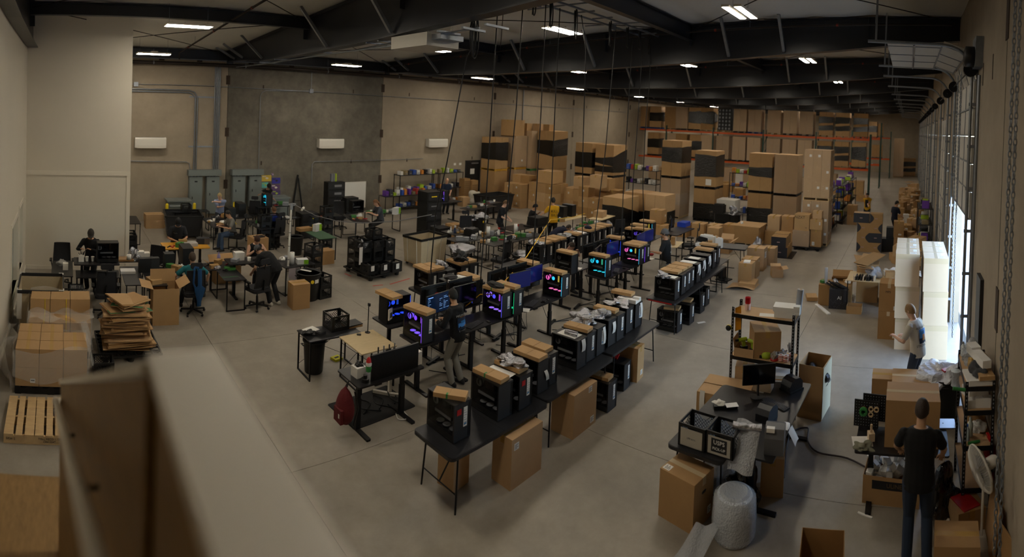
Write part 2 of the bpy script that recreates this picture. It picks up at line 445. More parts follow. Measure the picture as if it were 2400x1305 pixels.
def bag_blob(name, label, cat, loc, sx, sy, sz, m, seed=1, amp=.25, group=None, n=18, flat=.35):
    """a crumpled bag, film heap or cloth: an irregular lump resting on its base"""
    rr = random.Random(seed); ph = [(rr.uniform(-1, 1), rr.uniform(-1, 1), rr.uniform(-1, 1), rr.uniform(2, 9), rr.uniform(0, 6.28)) for _ in range(14)]
    def fn(u, v):
        a = 2 * PI * u; e = (v - .5) * PI; p = Vector((math.cos(a) * math.cos(e), math.sin(a) * math.cos(e), math.sin(e)))
        k = 1 + amp * sum(math.sin(q[3] * (p.x * q[0] + p.y * q[1] + p.z * q[2]) + q[4]) for q in ph) / 3.6
        z = p.z * k
        return (p.x * k * sx / 2, p.y * k * sy / 2, max(0, (z + flat)) / (1 + flat) * sz)
    o = MB().grid(fn, n * 2, n, 0, False).build(name, m, None, loc)
    return tag(o, label, cat, group)
# ---- milk crate
crate0 = None
def make_crate():
    t = thing('milk_crate', '-', 'crate'); W, H = .37, .285
    b = MB(); h = W / 2
    b.cb(0, 0, 0, W - .02, W - .02, .012)
    b.box(-h, -h, 0, h, -h + .012, .07).box(-h, h - .012, 0, h, h, .07).box(-h, -h, 0, -h + .012, h, .07).box(h - .012, -h, 0, h, h, .07)
    b.box(-h, -h, H - .035, h, -h + .014, H).box(-h, h - .014, H - .035, h, h, H).box(-h, -h, H - .035, -h + .014, h, H).box(h - .014, -h, H - .035, h, h, H)
    for x in (-1, 1):
        for y in (-1, 1):
            b.box(*sorted((x * h, x * (h - .05)))[:1], *sorted((y * h, y * (h - .012)))[:1], .07, sorted((x * h, x * (h - .05)))[1], sorted((y * h, y * (h - .012)))[1], H - .035)
            b.box(*sorted((x * h, x * (h - .012)))[:1], *sorted((y * h, y * (h - .05)))[:1], .07, sorted((x * h, x * (h - .012)))[1], sorted((y * h, y * (h - .05)))[1], H - .035)
    b.build('crate_shell', m_blk, t)
    l = MB(); wv = h - .05; z0, z1 = .07, H - .035; n = 7
    for s in (-1, 1):       # diagonal lattice, with a hand hole left open at the top
        for k in range(-n, n + 1):
            x = k * .046
            a, c = (x - (z1 - z0) / 2, z0), (x + (z1 - z0) / 2, z1)
            def clip(p, q):
                (xa, za), (xb, zb) = p, q
                if xa > wv or xb < -wv: return None
                if xa < -wv: za += (-wv - xa) * (zb - za) / (xb - xa); xa = -wv
                if xb > wv: zb -= (xb - wv) * (zb - za) / (xb - xa); xb = wv
                return (xa, za), (xb, zb)
            r = clip(a, c)
            if not r: continue
            p, q = r
            if q[1] > z1 - .05 and abs(q[0]) < .06: 
                f = (z1 - .05 - p[1]) / max(1e-6, q[1] - p[1]); q = (p[0] + f * (q[0] - p[0]), z1 - .05)
            for sg in (s,):
                l.bar((p[0] * sg, -h + .006, p[1]), (q[0] * sg, -h + .006, q[1]), .007, .006)
    me = l.build('lattice_side', m_blk, t).data
    for a in (1, 2, 3): put('lattice_side', me, t, (0, 0, 0), a * PI / 2)
    return t
def crate(label, x, y, z=0, rz=0, group=None):
    global crate0
    if crate0 is None:
        crate0 = make_crate(); KIDS[crate0] = list(crate0.children); crate0.location = (x, y, z); crate0.rotation_euler = (0, 0, rz); crate0['label'] = label
        if group: crate0['group'] = group
        return crate0
    return dup(crate0, label, (x, y, z), rz, group)
# ---- tower PC: glass side towards -x, front panel towards -y
m_cglass = mat('tinted_glass', '#0a0a0c', .06, alpha=.22, spec=.8)
m_fan = mat('fan_plastic', '#8d9097', .5)
m_pcb = mat('circuit_board', '#0d0f10', .5, var=.3, scale=40)
m_cooler = mat('cooler_black', '#17171a', .35)
RGB = {}
def glow(name, col, e): return mat('glow_' + name, col, .5, emit=e)
RGBSET = {'none': None, 'purple': ('#7a5cff', '#8a50ff', '#b46cff'), 'blue': ('#2a4cff', '#2a55ff', '#3a6cff'), 'violet': ('#a07cff', '#5f5cff', '#c060ff'), 'green': ('#20d890', '#18c878', '#30e0c0'), 'rainbow': ('#ff70d0', '#40d0ff', '#ffe060'), 'cyan': ('#30e0ff', '#28c8ff', '#50f0c0')}
PCS = {}
def ring(b, M, r0, r1, h, n=16, mi=0): 
    b.lathe([(r0, 0), (r1, 0), (r1, h), (r0, h), (r0, 0)], n, (0, 0, 0), mi, False, M)
def make_pc(style):
    t = thing('tower_computer', '-', 'computer'); W, D, H = .28, .53, .47; w, d = W / 2, D / 2
    b = MB()
    b.box(-w, -d, 0, w, d, .012).box(-w, -d, H - .014, w, d, H)              # floor and roof
    b.box(w - .01, -d, .012, w, d, H - .014).box(-w, d - .012, .012, w, d, H - .014)   # far side and rear
    b.box(-w, d - .03, .012, -w + .012, d, H - .014)
    for x in (-w + .03, w - .03):
        for y in (-d + .05, d - .05): b.cb(x, y, -.012, .03, .04, .012)
    b.build('case', m_blk, t)
    f = MB(); f.box(-w, -d, .012, w, -d + .022, H - .014)
    for k in range(3): f.box(w - .045 + k * .014, -d - .003, .02, w - .04 + k * .014, -d, H - .02, 1)
    f.build('front_panel', [m_blk2, m_blk], t)
    MB().box(-w - .001, -d + .004, .085, -w + .003, d - .03, H - .016).build('glass_panel', m_cglass, t)
    MB().box(-w + .002, -d + .022, .012, w - .01, d - .012, .082).build('power_supply_shroud', m_blk, t)
    mb = MB().box(.055, -.13, .11, .06, .2, .425)
    mb.box(.035, .13, .27, .055, .19, .41).box(.04, -.02, .11, .055, .1, .14).box(.04, -.12, .2, .055, -.09, .4)
    mb.build('motherboard', m_pcb, t)
    rgb = RGBSET[style]
    e = .9
    M0 = glow(style + '_a', rgb[0], e) if rgb else m_fan
    M1 = glow(style + '_b', rgb[1], e) if rgb else m_cooler
    M2 = glow(style + '_c', rgb[2], e * .8) if rgb else m_fan
    M3 = m_cooler
    g = MB().box(-.075, -.14, .195, .05, .19, .24); g.box(-.08, -.13, .2, -.075, .18, .235, 1)
    g.build('graphics_card', [m_cooler, m_fan], t)
    c = MB(); Mx = Matrix.Translation((.01, .06, .33)) @ Matrix.Rotation(-PI / 2, 4, 'Y')
    c.lathe([(.045, -.045), (.045, .03), (.035, .035)], 16, (0, 0, 0), 0, True, Mx)
    ring(c, Matrix.Translation((-.028, .06, .33)) @ Matrix.Rotation(-PI / 2, 4, 'Y'), .03, .042, .004, 16, 1)
    c.build('cpu_cooler', [m_cooler, M1 if rgb else m_cooler], t)
    for y in (-.05, -.075):
        MB().box(.005, y - .004, .265, .055, y + .004, .4).box(-.002, y - .004, .265, .005, y + .004, .4, 1).build('memory_stick', [m_cooler, M2 if rgb else m_cooler], t)
    def fan(M, mm):
        b = MB(); ring(b, M, .056, .06, .024, 14); 
        ring(b, M @ Matrix.Translation((0, 0, .022)), .022, .052, .003, 14, 1)
        b.lathe([(.018, .0), (.018, .027), (.012, .028)], 10, (0, 0, 0), 2, False, M)
        b.build('case_fan', [m_cooler, mm, m_fan if not rgb else M2], t)
    fan(Matrix.Translation((-.02, .2, .34)) @ Matrix.Rotation(PI / 2, 4, 'X') @ Matrix.Translation((0, 0, 0)), M0)
    fan(Matrix.Translation((-.035, .195, .33)) @ Matrix.Rotation(-PI / 2, 4, 'Y'), M0)
    for y in (-.155, -.03, .095): fan(Matrix.Translation((-.05, y, .083)), M0)
    if rgb: MB().box(-w - .002, -d + .006, .03, -w + .004, -d + .012, H - .03).build('light_strip', M1, t)
    s = MB(); x0 = .01; sw = .062; z0, z1 = .16, .40
    s.box(x0, -d - .006, z0, x0 + sw, -d - .004, z1); s.box(x0, -d - .006, z1, x0 + sw, -d + .02, z1 + .0015)
    for k in range(7): s.box(x0 + .006, -d - .0066, z0 + .02 + k * .03, x0 + sw - (.008 if k % 3 else .03), -d - .006, z0 + .026 + k * .03, 1)
    s.box(x0 + .008, -d - .0068, z0 + .025, x0 + sw - .01, -d - .006, z0 + .045, 2)
    s.build('paper_tag', [m_paper, m_inkgrey, mat('label_blue', '#3a78a8', .6)], t)
    return t
def pc(label, x, y, z, rz=0, style='none', skip=()):
    if style not in PCS:
        o = make_pc(style); KIDS[o] = list(o.children); o.location = (x, y, z + .012); o.rotation_euler = (0, 0, rz); o['label'] = label; PCS[style] = o
        return o
    return dup(PCS[style], label, (x, y, z + .012), rz, None, skip)
def carton_flat(label, x, y, z, rz=0, w=.19, d=.42, h=.055, green=False):
    o = cbox(label, (x, y), w, d, h, z, rz, None, None, m_card[1], None, 'flat_carton')
    if green: MB().box(-w / 2 - .001, .02, 0, -w / 2 - .0003, .045, h).box(-w / 2, .02, h, -w / 2 + .05, .045, h + .0008).build('green_tape', m_green, o)
    return o
# ---- tables, desks, chairs, screens
FT = None
def folding_table(label, x, y, z=.745, rz=0, L=1.83, Wd=.76):
    global FT
    if FT is None:
        t = thing('folding_table', '-', 'table')
        b = MB(); b.prism(poly_round(L, Wd, .07), -.04, 0); b.prism(poly_round(L - .02, Wd - .02, .06), 0, .004)
        b.build('tabletop', m_fold, t)
        for sx in (-1, 1):
            for sy in (-1, 1):
                MB().tube([(sx * (L / 2 - .18), sy * .3, -.04), (sx * (L / 2 - .14), sy * .33, -.741)], .0125, 8).build('leg', m_legs, t)
            q = MB(); q.tube([(sx * (L / 2 - .155), -.32, -.52), (sx * (L / 2 - .155), .32, -.52)], .009, 6)
            q.tube([(sx * (L / 2 - .18), -.3, -.05), (sx * (L / 2 - .18), .3, -.05)], .011, 6)
            q.bar((sx * (L / 2 - .155), 0, -.52), (sx * (L / 2 - .52), 0, -.05), .02, .006)
            q.build('leg_brace', m_legs, t)
        MB().box(-.004, -Wd / 2 + .01, .0035, .004, Wd / 2 - .01, .0047).build('fold_seam', m_blk, t)
        FT = t; t.location = (x, y, z); t.rotation_euler = (0, 0, rz); t['label'] = label; return t
    return dup(FT, label, (x, y, z), rz)
SD = {}
def standing_desk(label, x, y, z=.9, rz=0, L=1.3, Wd=.6, h=None, top=None):
    """sit-stand desk: two lifting columns on long feet along its depth"""
    k = (L, Wd, round(z, 2), top)
    if k not in SD:
        t = thing('standing_desk', '-', 'desk')
        MB().prism(poly_round(L, Wd, .03), -.025, 0).build('desktop', {'wood': m_woodpale, 'yellow': mat('yellow_mat_desk', '#c08a1e', .6), None: m_desk}[top], t)
        q = MB(); q.bar((-L / 2 + .12, 0, -.045), (L / 2 - .12, 0, -.045), .06, .04); q.build('crossbar', m_legs, t)
        for sx in (-1, 1):
            a = sx * (L / 2 - .2)
            c = MB().cb(a, 0, -z + .03, .08, .06, z * .55).cb(a, 0, -z * .5, .065, .045, z * .5 - .06); c.bar((a, -Wd * .42, -.035), (a, Wd * .42, -.035), .05, .02)
            c.build('column', m_legs, t)
            f = MB().prism(poly_round(.07, Wd * 1.05, .012, 2), -z, -z + .03, 0, Matrix.Translation((a, 0, 0))); f.build('foot', m_legs, t)
        MB().cb(-L / 2 + .35, -Wd / 2 + .03, -.05, .12, .05, .022).build('control_box', m_blk, t)
        SD[k] = t; t.location = (x, y, z); t.rotation_euler = (0, 0, rz); t['label'] = label; return t
    return dup(SD[k], label, (x, y, z), rz)
FD = {}
def frame_desk(label, x, y, z=.74, rz=0, L=1.0, Wd=.5, cross=True, top=None):
    """plain desk on two rectangular steel loops"""
    k = (L, Wd, round(z, 2), cross, top)
    if k not in FD:
        t = thing('steel_frame_desk', '-', 'desk')
        MB().cb(0, 0, -.02, L, Wd, .02).build('desktop', {'green': mat('green_edge_mat', '#35553c', .6), 'wood': m_woodpale, None: m_desk}[top], t)
        for sx in (-1, 1):
            a = sx * (L / 2 - .03)
            for sy in (-1, 1): MB().cb(a, sy * (Wd / 2 - .03), -z, .025, .025, z - .02).build('leg', m_legs, t)
            MB().bar((a, -Wd / 2 + .03, -z + .0125), (a, Wd / 2 - .03, -z + .0125), .025).build('foot_rail', m_legs, t)
        if cross:
            q = MB(); q.tube([(-L / 2 + .03, Wd / 2 - .03, -.1), (L / 2 - .03, Wd / 2 - .03, -z + .1)], .004, 5).tube([(L / 2 - .03, Wd / 2 - .03, -.1), (-L / 2 + .03, Wd / 2 - .03, -z + .1)], .004, 5)
            q.build('cross_brace', m_legs, t)
        FD[k] = t; t.location = (x, y, z); t.rotation_euler = (0, 0, rz); t['label'] = label; return t
    return dup(FD[k], label, (x, y, z), rz)
CH = None
def office_chair(label, x, y, rz=0, skip=(), z=0, chrome=False):
    """mesh-back swivel chair facing +y in its own frame"""
    global CH
    if CH is None:
        t = thing('office_chair', '-', 'chair')
        s = MB(); s.prism(poly_round(.5, .48, .09), .44, .5); s.prism(poly_round(.46, .44, .09), .5, .52); s.build('seat', m_mesh, t)
        def bk(u, v):
            a = (u - .5); return (a * (.46 - .05 * v), -.2 - .03 * math.sin(PI * v) - .1 * v * v * .5 + .07 * a * a * 4 * .25, .56 + v * .5)
        k = MB().grid(bk, 8, 8); 
        k2 = MB(); P = [bk(i / 8, 0) for i in range(9)] + [bk(1, j / 8) for j in range(1, 9)] + [bk(1 - i / 8, 1) for i in range(1, 9)] + [bk(0, 1 - j / 8) for j in range(1, 9)]
        k2.tube(P, .013, 6); k2.bar((0, -.24, .5), (0, -.26, .75), .06, .02); k2.bar((0, -.2, .44), (0, -.24, .55), .07, .03)
        o = k.build('backrest', m_mesh, t); k2.build('back_frame', m_blk, o)
        h = MB(); h.bar((0, -.27, 1.0), (0, -.29, 1.12), .04, .015); h.prism(poly_round(.28, .13, .04), -.018, .018, 0, Matrix.Translation((0, -.285, 1.19)) @ Matrix.Rotation(PI / 2, 4, 'X')); h.build('headrest', m_mesh, t)
        for sx in (-1, 1):
            a = MB(); a.bar((sx * .25, -.02, .46), (sx * .29, -.02, .66), .04, .025); a.prism(poly_round(.07, .25, .03), .66, .69, 0, Matrix.Translation((sx * .29, .02, 0))); a.build('armrest', m_blk, t)
        c = MB(); c.cyl(0, 0, .1, .3, .028).cyl(0, 0, .3, .44, .018).cb(0, -.02, .41, .18, .22, .035); c.build('gas_column', m_blk, t)
        f = MB()
        for j in range(5):
            a = 2 * PI * j / 5 + .3; f.bar((.02 * math.cos(a), .02 * math.sin(a), .1), (.29 * math.cos(a), .29 * math.sin(a), .075), .045, .03)
        f.build('star_base', m_blk, t)
        for j in range(5):
            a = 2 * PI * j / 5 + .3; MB().lathe([(.027, -.02), (.027, .02)], 10, (0, 0, 0), 0, True, Matrix.Translation((.29 * math.cos(a), .29 * math.sin(a), .028)) @ Matrix.Rotation(a + .6, 4, 'Z') @ Matrix.Rotation(PI / 2, 4, 'X')).build('caster', m_blk, t)
        CH = t; t.location = (x, y, z); t.rotation_euler = (0, 0, rz); t['label'] = label
        return t
    return dup(CH, label, (x, y, z), rz, None, skip)
MON = {}
m_scr_blue = None
def screen_mat(kind):
    if kind == 'off': return m_gloss
    if kind == 'blue': return mat('screen_blue', '#131a52', .2, emit=.25)
    if kind == 'benchmark': return mat('screen_teal', '#0b1a30', .2, emit=.5)
    return mat('screen_app', '#1c3fa8', .2, emit=.6)
def monitor(label, x, y, z, rz=0, kind='off', arm=True, W=.62, Hh=.36):
    """flat screen facing -y in its own frame, z = desk surface below it"""
    k = (kind, arm, W)
    if k not in MON:
        t = thing('monitor', '-', 'monitor'); c = .43 if arm else .34
        s = MB().box(-W / 2, -.012, c - Hh / 2, W / 2, .018, c + Hh / 2).box(-W / 2 + .1, .018, c - .12, W / 2 - .1, .045, c + .12); s.build('shell', m_blk, t)
        p = MB().box(-W / 2 + .008, -.0135, c - Hh / 2 + .016, W / 2 - .008, -.0121, c + Hh / 2 - .008); o = p.build('display', screen_mat(kind), t)
        if kind in ('benchmark', 'app'):
            q = MB(); rr = random.Random(3); mi2 = mat('screen_text', '#7fa6d8', .5, emit=.6)
            if kind == 'benchmark':
                for cx in (-.27, .03, .14, .22):
                    for j in range(9):
                        zz = c + .1 - j * .027; 
                        if rr.random() < .75: q.box(cx, -.0142, zz, cx + rr.uniform(.02, .09), -.0136, zz + .006)
                for j in range(7): q.box(-.27 + .13 * (j % 2), -.0142, c + .13, -.2, -.0136, c + .145)
            else:
                for i in range(3):
                    for j in range(3): q.box(-.1 + i * .125, -.0142, c - .13 + j * .09, .0 + i * .125, -.0136, c - .06 + j * .09)
            q.build('screen_content', mi2, o)
        st = MB()
        if arm: st.tube([(0, .06, c), (0, .16, c - .02), (.05, .2, c - .1), (.05, .2, .02)], .016, 8).cyl(.05, .2, 0, .02, .05)
        else: st.bar((0, .04, .02), (0, .04, c - .1), .07, .02).prism(poly_round(.24, .18, .08), 0, .012)
        st.build('arm' if arm else 'stand', m_blk, t)
        MON[k] = t; t.location = (x, y, z); t.rotation_euler = (0, 0, rz); t['label'] = label; return t
    return dup(MON[k], label, (x, y, z), rz)
def keyboard(label, x, y, z, rz=0, pale=False):
    t = thing('keyboard', label, 'keyboard', (x, y, z), rz)
    MB().prism(poly_round(.44, .14, .01, 2), 0, .014).build('base', m_blk2 if not pale else m_blk, t)
    k = MB()
    for r in range(5):
        for c in range(15): k.cb(-.2 + c * .0285, -.052 + r * .026, .014, .023, .021, .006)
    o = k.build('keys', mat('key_grey', '#3a3b40', .5), t); return t
def bin_round(label, x, y, z=0, r=.24, h=.7, m=None, fill=None, stickers=False, group=None):
    t = thing('trash_bin', label, 'bin', (x, y, z), 0, group)
    b = MB(); b.lathe([(r * .8, 0), (r * .84, .02), (r, h - .05), (r, h), (r - .012, h), (r * .8 - .0, .05), (0.0001, .04)], 24); b.build('bin_body', m or m_blk, t)
    MB().lathe([(r - .003, h - .03), (r + .02, h - .03), (r + .022, h), (r + .012, h + .012), (r - .01, h + .01), (r - .003, h - .03)], 24).build('rim', m or m_blk, t)
    for s in (-1, 1): MB().tube([(s * (r + .0), -.06, h - .08), (s * (r + .045), -.05, h - .07), (s * (r + .045), .05, h - .07), (s * (r + .0), .06, h - .08)], .01, 6).build('handle', m or m_blk, t)
    if stickers:
        M = Matrix.Rotation(-.1, 4, 'Z') @ Matrix.Translation((0, -r * .975, h - .17)) @ Matrix.Rotation(PI / 2, 4, 'X')
        MB().lathe([(.045, -.006), (.045, .004), (0.0001, .004)], 14, (0, 0, 0), 0, False, M).build('yellow_sticker', m_yel, t)
        MB().ob(Matrix.Rotation(.32, 4, 'Z') @ Matrix.Translation((0, -r * .975, h - .17)), .12, .008, .09).build('warning_label', m_paper, t)
    if fill:
        o = bag_blob('bin_liner', 'x', 'bag', (0, 0, h - .12), r * 2.05, r * 2.05, .22, fill, hash(label) % 99, .3)
        del o['label']; del o['category']; o.parent = t
    return t
def paper_towel(label, x, y, z, h=.28, r=.06):
    t = thing('paper_towel_roll', label, 'paper towel', (x, y, z))
    MB().lathe([(.02, 0), (r, 0), (r, h), (.022, h), (.02, 0)], 20).build('roll', m_paper, t)
    MB().lathe([(.019, .002), (.0205, .002), (.0205, h + .001), (.019, h + .001), (.019, .002)], 12).build('core', m_card[2], t)
    return t
def bottle(label, x, y, z, col='#e8e8e4', h=.2, r=.035, cap='#c03028', name='bottle', spray=False):
    t = thing(name, label, 'bottle', (x, y, z))
    MB().lathe([(r * .95, 0), (r, .01), (r, h * .66), (r * .45, h * .8), (r * .4, h * .86)], 14).build('bottle_body', mat('bottle_' + col, col, .35), t)
    c = MB().cyl(0, 0, h * .86, h, r * .45, r * .4, 10)
    if spray: c.box(-.015, -.06, h, .015, .025, h + .035).box(-.006, -.05, h - .045, .006, -.035, h)
    c.build('spray_head' if spray else 'cap', mat('cap_' + cap, cap, .4), t)
    return t
def cup(label, x, y, z, col='#dedad0', h=.11, r=.042, group=None, name='cup', n=1):
    t = thing(name, label, 'cup', (x, y, z), 0, group)
    for k in range(n):
        MB().lathe([(r * .7, k * .016), (r, k * .016 + h), (r + .004, k * .016 + h + .003), (r - .003, k * .016 + h), (r * .65, k * .016 + .006), (.0001, k * .016 + .005)], 14).build('cup_wall', mat('cup_' + col, col, .4), t)
    return t
def small_box(label, x, y, z, w, d, h, rz=0, col='#b8b8ba', accent=None, name='component_box', cat='box', group=None, acc='f'):
    b = MB().cb(0, 0, 0, w, d, h)
    o = b.build(name, mat('box_' + col, col, .5), None, (x, y, z), rz); tag(o, label, cat, group)
    MB().box(-w / 2 + .004, -d / 2 + .004, h, w / 2 - .004, -d * .04, h + .0015).box(-w / 2 + .004, d * .04, h, w / 2 - .004, d / 2 - .004, h + .0015).build('lid_flap', mat('box_' + col, col, .5), o)
    if accent: MB().box(w * .1, -d / 2 - .0015, h * .05, w / 2 + .001, -d / 2, h * .95).box(w / 2, -d / 2, h * .05, w / 2 + .0015, -d * .1, h * .95).build('colour_band', mat('box_' + accent, accent, .5), o)
    return o
def flat_pallet(label, x, y, z=0, rz=0, m=None, W=1.2, D=1.0, name='pallet', deck=7, child_of=None, stamp=False):
    """stringer pallet, deck boards along y"""
    m = m or m_wood
    t = thing(name, label, 'pallet', (x, y, z), rz) if child_of is None else child_of
    return t
def pallet_parts(t, m, W=1.2, D=1.0, deck=7, ox=0, oy=0, oz=0, one=True):
    b = MB()
    for s in (-1, 0, 1): b.box(ox - W / 2, oy + s * (D / 2 - .02) - .02, oz + .018, ox + W / 2, oy + s * (D / 2 - .02) + .02, oz + .108)
    for k in range(3): xx = ox - W / 2 + .06 + k * (W - .12) / 2; b.box(xx - .05, oy - D / 2, oz, xx + .05, oy + D / 2, oz + .018)
    for k in range(deck): xx = ox - W / 2 + .05 + k * (W - .1) / (deck - 1); b.box(xx - .045, oy - D / 2, oz + .108, xx + .045, oy + D / 2, oz + .126)
    return b.build('pallet', m, t)
# ---------------------------------------------------------------- wrapped pallet loads
CART = {}
def carton_mesh(w, d, h, m):
    k = (round(w, 3), round(d, 3), round(h, 3), m.name)
    if k not in CART:
        b = MB(); g = .003
        b.box(-w / 2 + g, -d / 2 + g, 0, w / 2 - g, d / 2 - g, h - .004)
        b.box(-w / 2 + g, -d / 2 + g, h - .004, -.004, d / 2 - g, h).box(.004, -d / 2 + g, h - .004, w / 2 - g, d / 2 - g, h)
        me = bpy.data.meshes.new('carton'); me.from_pydata(b.v, [], b.f); me.materials.append(m); CART[k] = me
    return CART[k]
def film(t, w, d, zb, zt, m, wob=.02, name='stretch_film'):
    """band of stretch film round a load: zb / zt give the lower / upper edge at the four corners (-x-y, +x-y, +x+y, -x+y)"""
    P = [(-w / 2, -d / 2), (w / 2, -d / 2), (w / 2, d / 2), (-w / 2, d / 2)]; b = MB(); rr = random.Random(int(w * 977 + zb[0] * 131))
    off = [(rr.uniform(0, 6), rr.uniform(0, 6)) for _ in range(4)]
    n = 8
    for k in range(4):
        (xa, ya), (xb, yb) = P[k], P[(k + 1) % 4]; a0, a1, c0, c1 = zb[k], zb[(k + 1) % 4], zt[k], zt[(k + 1) % 4]; nx, ny = [(0, -1), (1, 0), (0, 1), (-1, 0)][k]
        def fn(u, v):
            q = wob * math.sin(PI * u) * (.4 + .6 * math.sin(off[k][0] + 9 * u + 5 * v) * math.sin(7 * v + off[k][1])) * .35
            z = (a0 + (a1 - a0) * u) * (1 - v) + (c0 + (c1 - c0) * u) * v + (wob * .8 * math.sin(5 * u + off[k][0]) * math.sin(PI * u) if v in (0, 1) else 0)
            return (xa + (xb - xa) * u + nx * q, ya + (yb - ya) * u + ny * q, z)
        b.grid(fn, n, 5)
    return b.build(name, m, t)
def load(label, xy, z, w, d, h, nx, ny, nz, wrap=None, pal='wood', ms=None, rz=0, lab=0, group=None, name='pallet_load', skip=None, seed=0):
    """cartons stacked nx x ny x nz on a pallet and held by stretch film: moved as one. wrap: list of (kind, zb, zt) in fractions of h"""
    t = thing(name, label, 'pallet load', (xy[0], xy[1], z), rz, group); rr = random.Random(len(label) * 7 + seed)
    oz = 0
    if pal:
        pallet_parts(t, {'wood': m_wood, 'black': m_blk, 'blue': mat('pallet_blue', '#1d4a8c', .6), 'green': mat('pallet_green', '#4a8a4e', .6), 'yellow': mat('pallet_yellow', '#b88a2a', .6)}[pal], w * .99, d * .99, 6); oz = .13
    H = h - oz; cw, cdp, chh = w / nx, d / ny, H / nz
    m = ms or rr.choice(m_card)
    for i in range(nx):
        for j in range(ny):
            for k in range(nz):
                if 0 < i < nx - 1 and 0 < j < ny - 1 and k < nz - 1: continue
                if skip and skip(i, j, k): continue
                me = carton_mesh(cw, cdp, chh, m)
                put('carton', me, t, (-w / 2 + (i + .5) * cw + rr.uniform(-.004, .004), -d / 2 + (j + .5) * cdp + rr.uniform(-.004, .004), oz + k * chh))
                if lab and i == 0 and rr.random() < lab: MB().box(-.004, -.05, 0, -.001, .05, .1).build('shipping_label', m_paper, t, (-w / 2 - .002, -d / 2 + (j + .3) * cdp, oz + (k + .55) * chh))
                if lab and j == 0 and rr.random() < lab: MB().box(-.05, -.004, 0, .05, -.001, .1).build('shipping_label', m_paper, t, (-w / 2 + (i + .6) * cw, -d / 2 - .002, oz + (k + .55) * chh))
    for kind, zb, zt in (wrap or []):
        film(t, w + .02, d + .02, [oz + a * H for a in zb], [oz + a * H for a in zt], m_wrapb if kind == 'b' else m_wrapc)
    return t
# ---------------------------------------------------------------- people
def loft(b, rings, n=14, mi=0):
    """rings: (centre, x axis, y axis, rx, ry)"""
    vs = [c + x * (rx * math.cos(2 * PI * j / n)) + y * (ry * math.sin(2 * PI * j / n)) for c, x, y, rx, ry in rings for j in range(n)]
    k = len(rings)
    b.add(vs, [(i * n + j, i * n + (j + 1) % n, (i + 1) * n + (j + 1) % n, (i + 1) * n + j) for i in range(k - 1) for j in range(n)] + [tuple(range(n))[::-1], tuple(range((k - 1) * n, k * n))], mi, True)
def limb(b, pts, rs, n=10):
    """closed round-ended tapered tube"""
    P, Q = [], []
    for i in range(len(pts)):
        P.append(Vector(pts[i])); Q.append(rs[i])
    d0 = (P[0] - P[1]).normalized(); d1 = (P[-1] - P[-2]).normalized()
    P = [P[0] + d0 * Q[0] * .8] + P + [P[-1] + d1 * Q[-1] * .8]; Q = [Q[0] * .5] + Q + [Q[-1] * .5]
    b.tube(P, Q, n)
def fuse(b, vox, sm=4):
    """one continuous skin from overlapping closed volumes"""
    me = bpy.data.meshes.new('tmp'); me.from_pydata(b.v, [], b.f)
    o = bpy.data.objects.new('tmp', me); COL.objects.link(o)
    r = o.modifiers.new('r', 'REMESH'); r.mode = 'VOXEL'; r.voxel_size = vox; r.use_smooth_shade = True
    s = o.modifiers.new('s', 'SMOOTH'); s.factor = .5; s.iterations = sm
    dg = bpy.context.evaluated_depsgraph_get()
    m2 = bpy.data.meshes.new_from_object(o.evaluated_get(dg))
    bpy.data.objects.remove(o); bpy.data.meshes.remove(me)
    m2.materials.clear()
    return m2
def ik(s, h, a, b, pole):
    d = h - s; L = min(d.length, (a + b) * .999); dn = d.normalized(); h = s + dn * L
    x = (a * a - b * b + L * L) / (2 * L); y = math.sqrt(max(0, a * a - x * x))
    p = Vector(pole); p = (p - dn * p.dot(dn)); p = p.normalized() if p.length > 1e-5 else Vector((0, 0, 1))
    return s + dn * x + p * y, h
def hand(b, wrist, fdir, palm, side, r=1, curl=.5):
    """palm, four unequal fingers and a thumb from the side of the palm; palm = direction the palm faces"""
    f = Vector(fdir).normalized(); p = Vector(palm); p = (p - f * p.dot(f)).normalized(); x = f.cross(p) * side
    loft(b, [(wrist - f * .01, x, p, .026, .02), (wrist + f * .03, x, p, .036, .017), (wrist + f * .08, x, p, .042, .014), (wrist + f * .095, x, p, .038, .011)], 10)
    for i, (o, L) in enumerate(((-.031, .068), (-.0105, .078), (.0105, .073), (.031, .056))):
        k = wrist + f * .085 + x * o; q = [k]; dr = f.copy(); 
        for s in (.45, .3, .25):
            dr = (dr * math.cos(curl * .75) + p * math.sin(curl * .75)).normalized(); q.append(q[-1] + (dr + x * o * 1.5) * L * s)
            
        limb(b, q, [.0088, .0083, .0078, .0065], 8)
    t0 = wrist + f * .025 - x * .03; t1 = t0 + f * .035 - x * .028 + p * .012; t2 = t1 + f * .032 - x * .004 + p * .018
    limb(b, [t0, t1, t2], [.013, .0105, .008], 8)
SKIN = '#b58a6c'
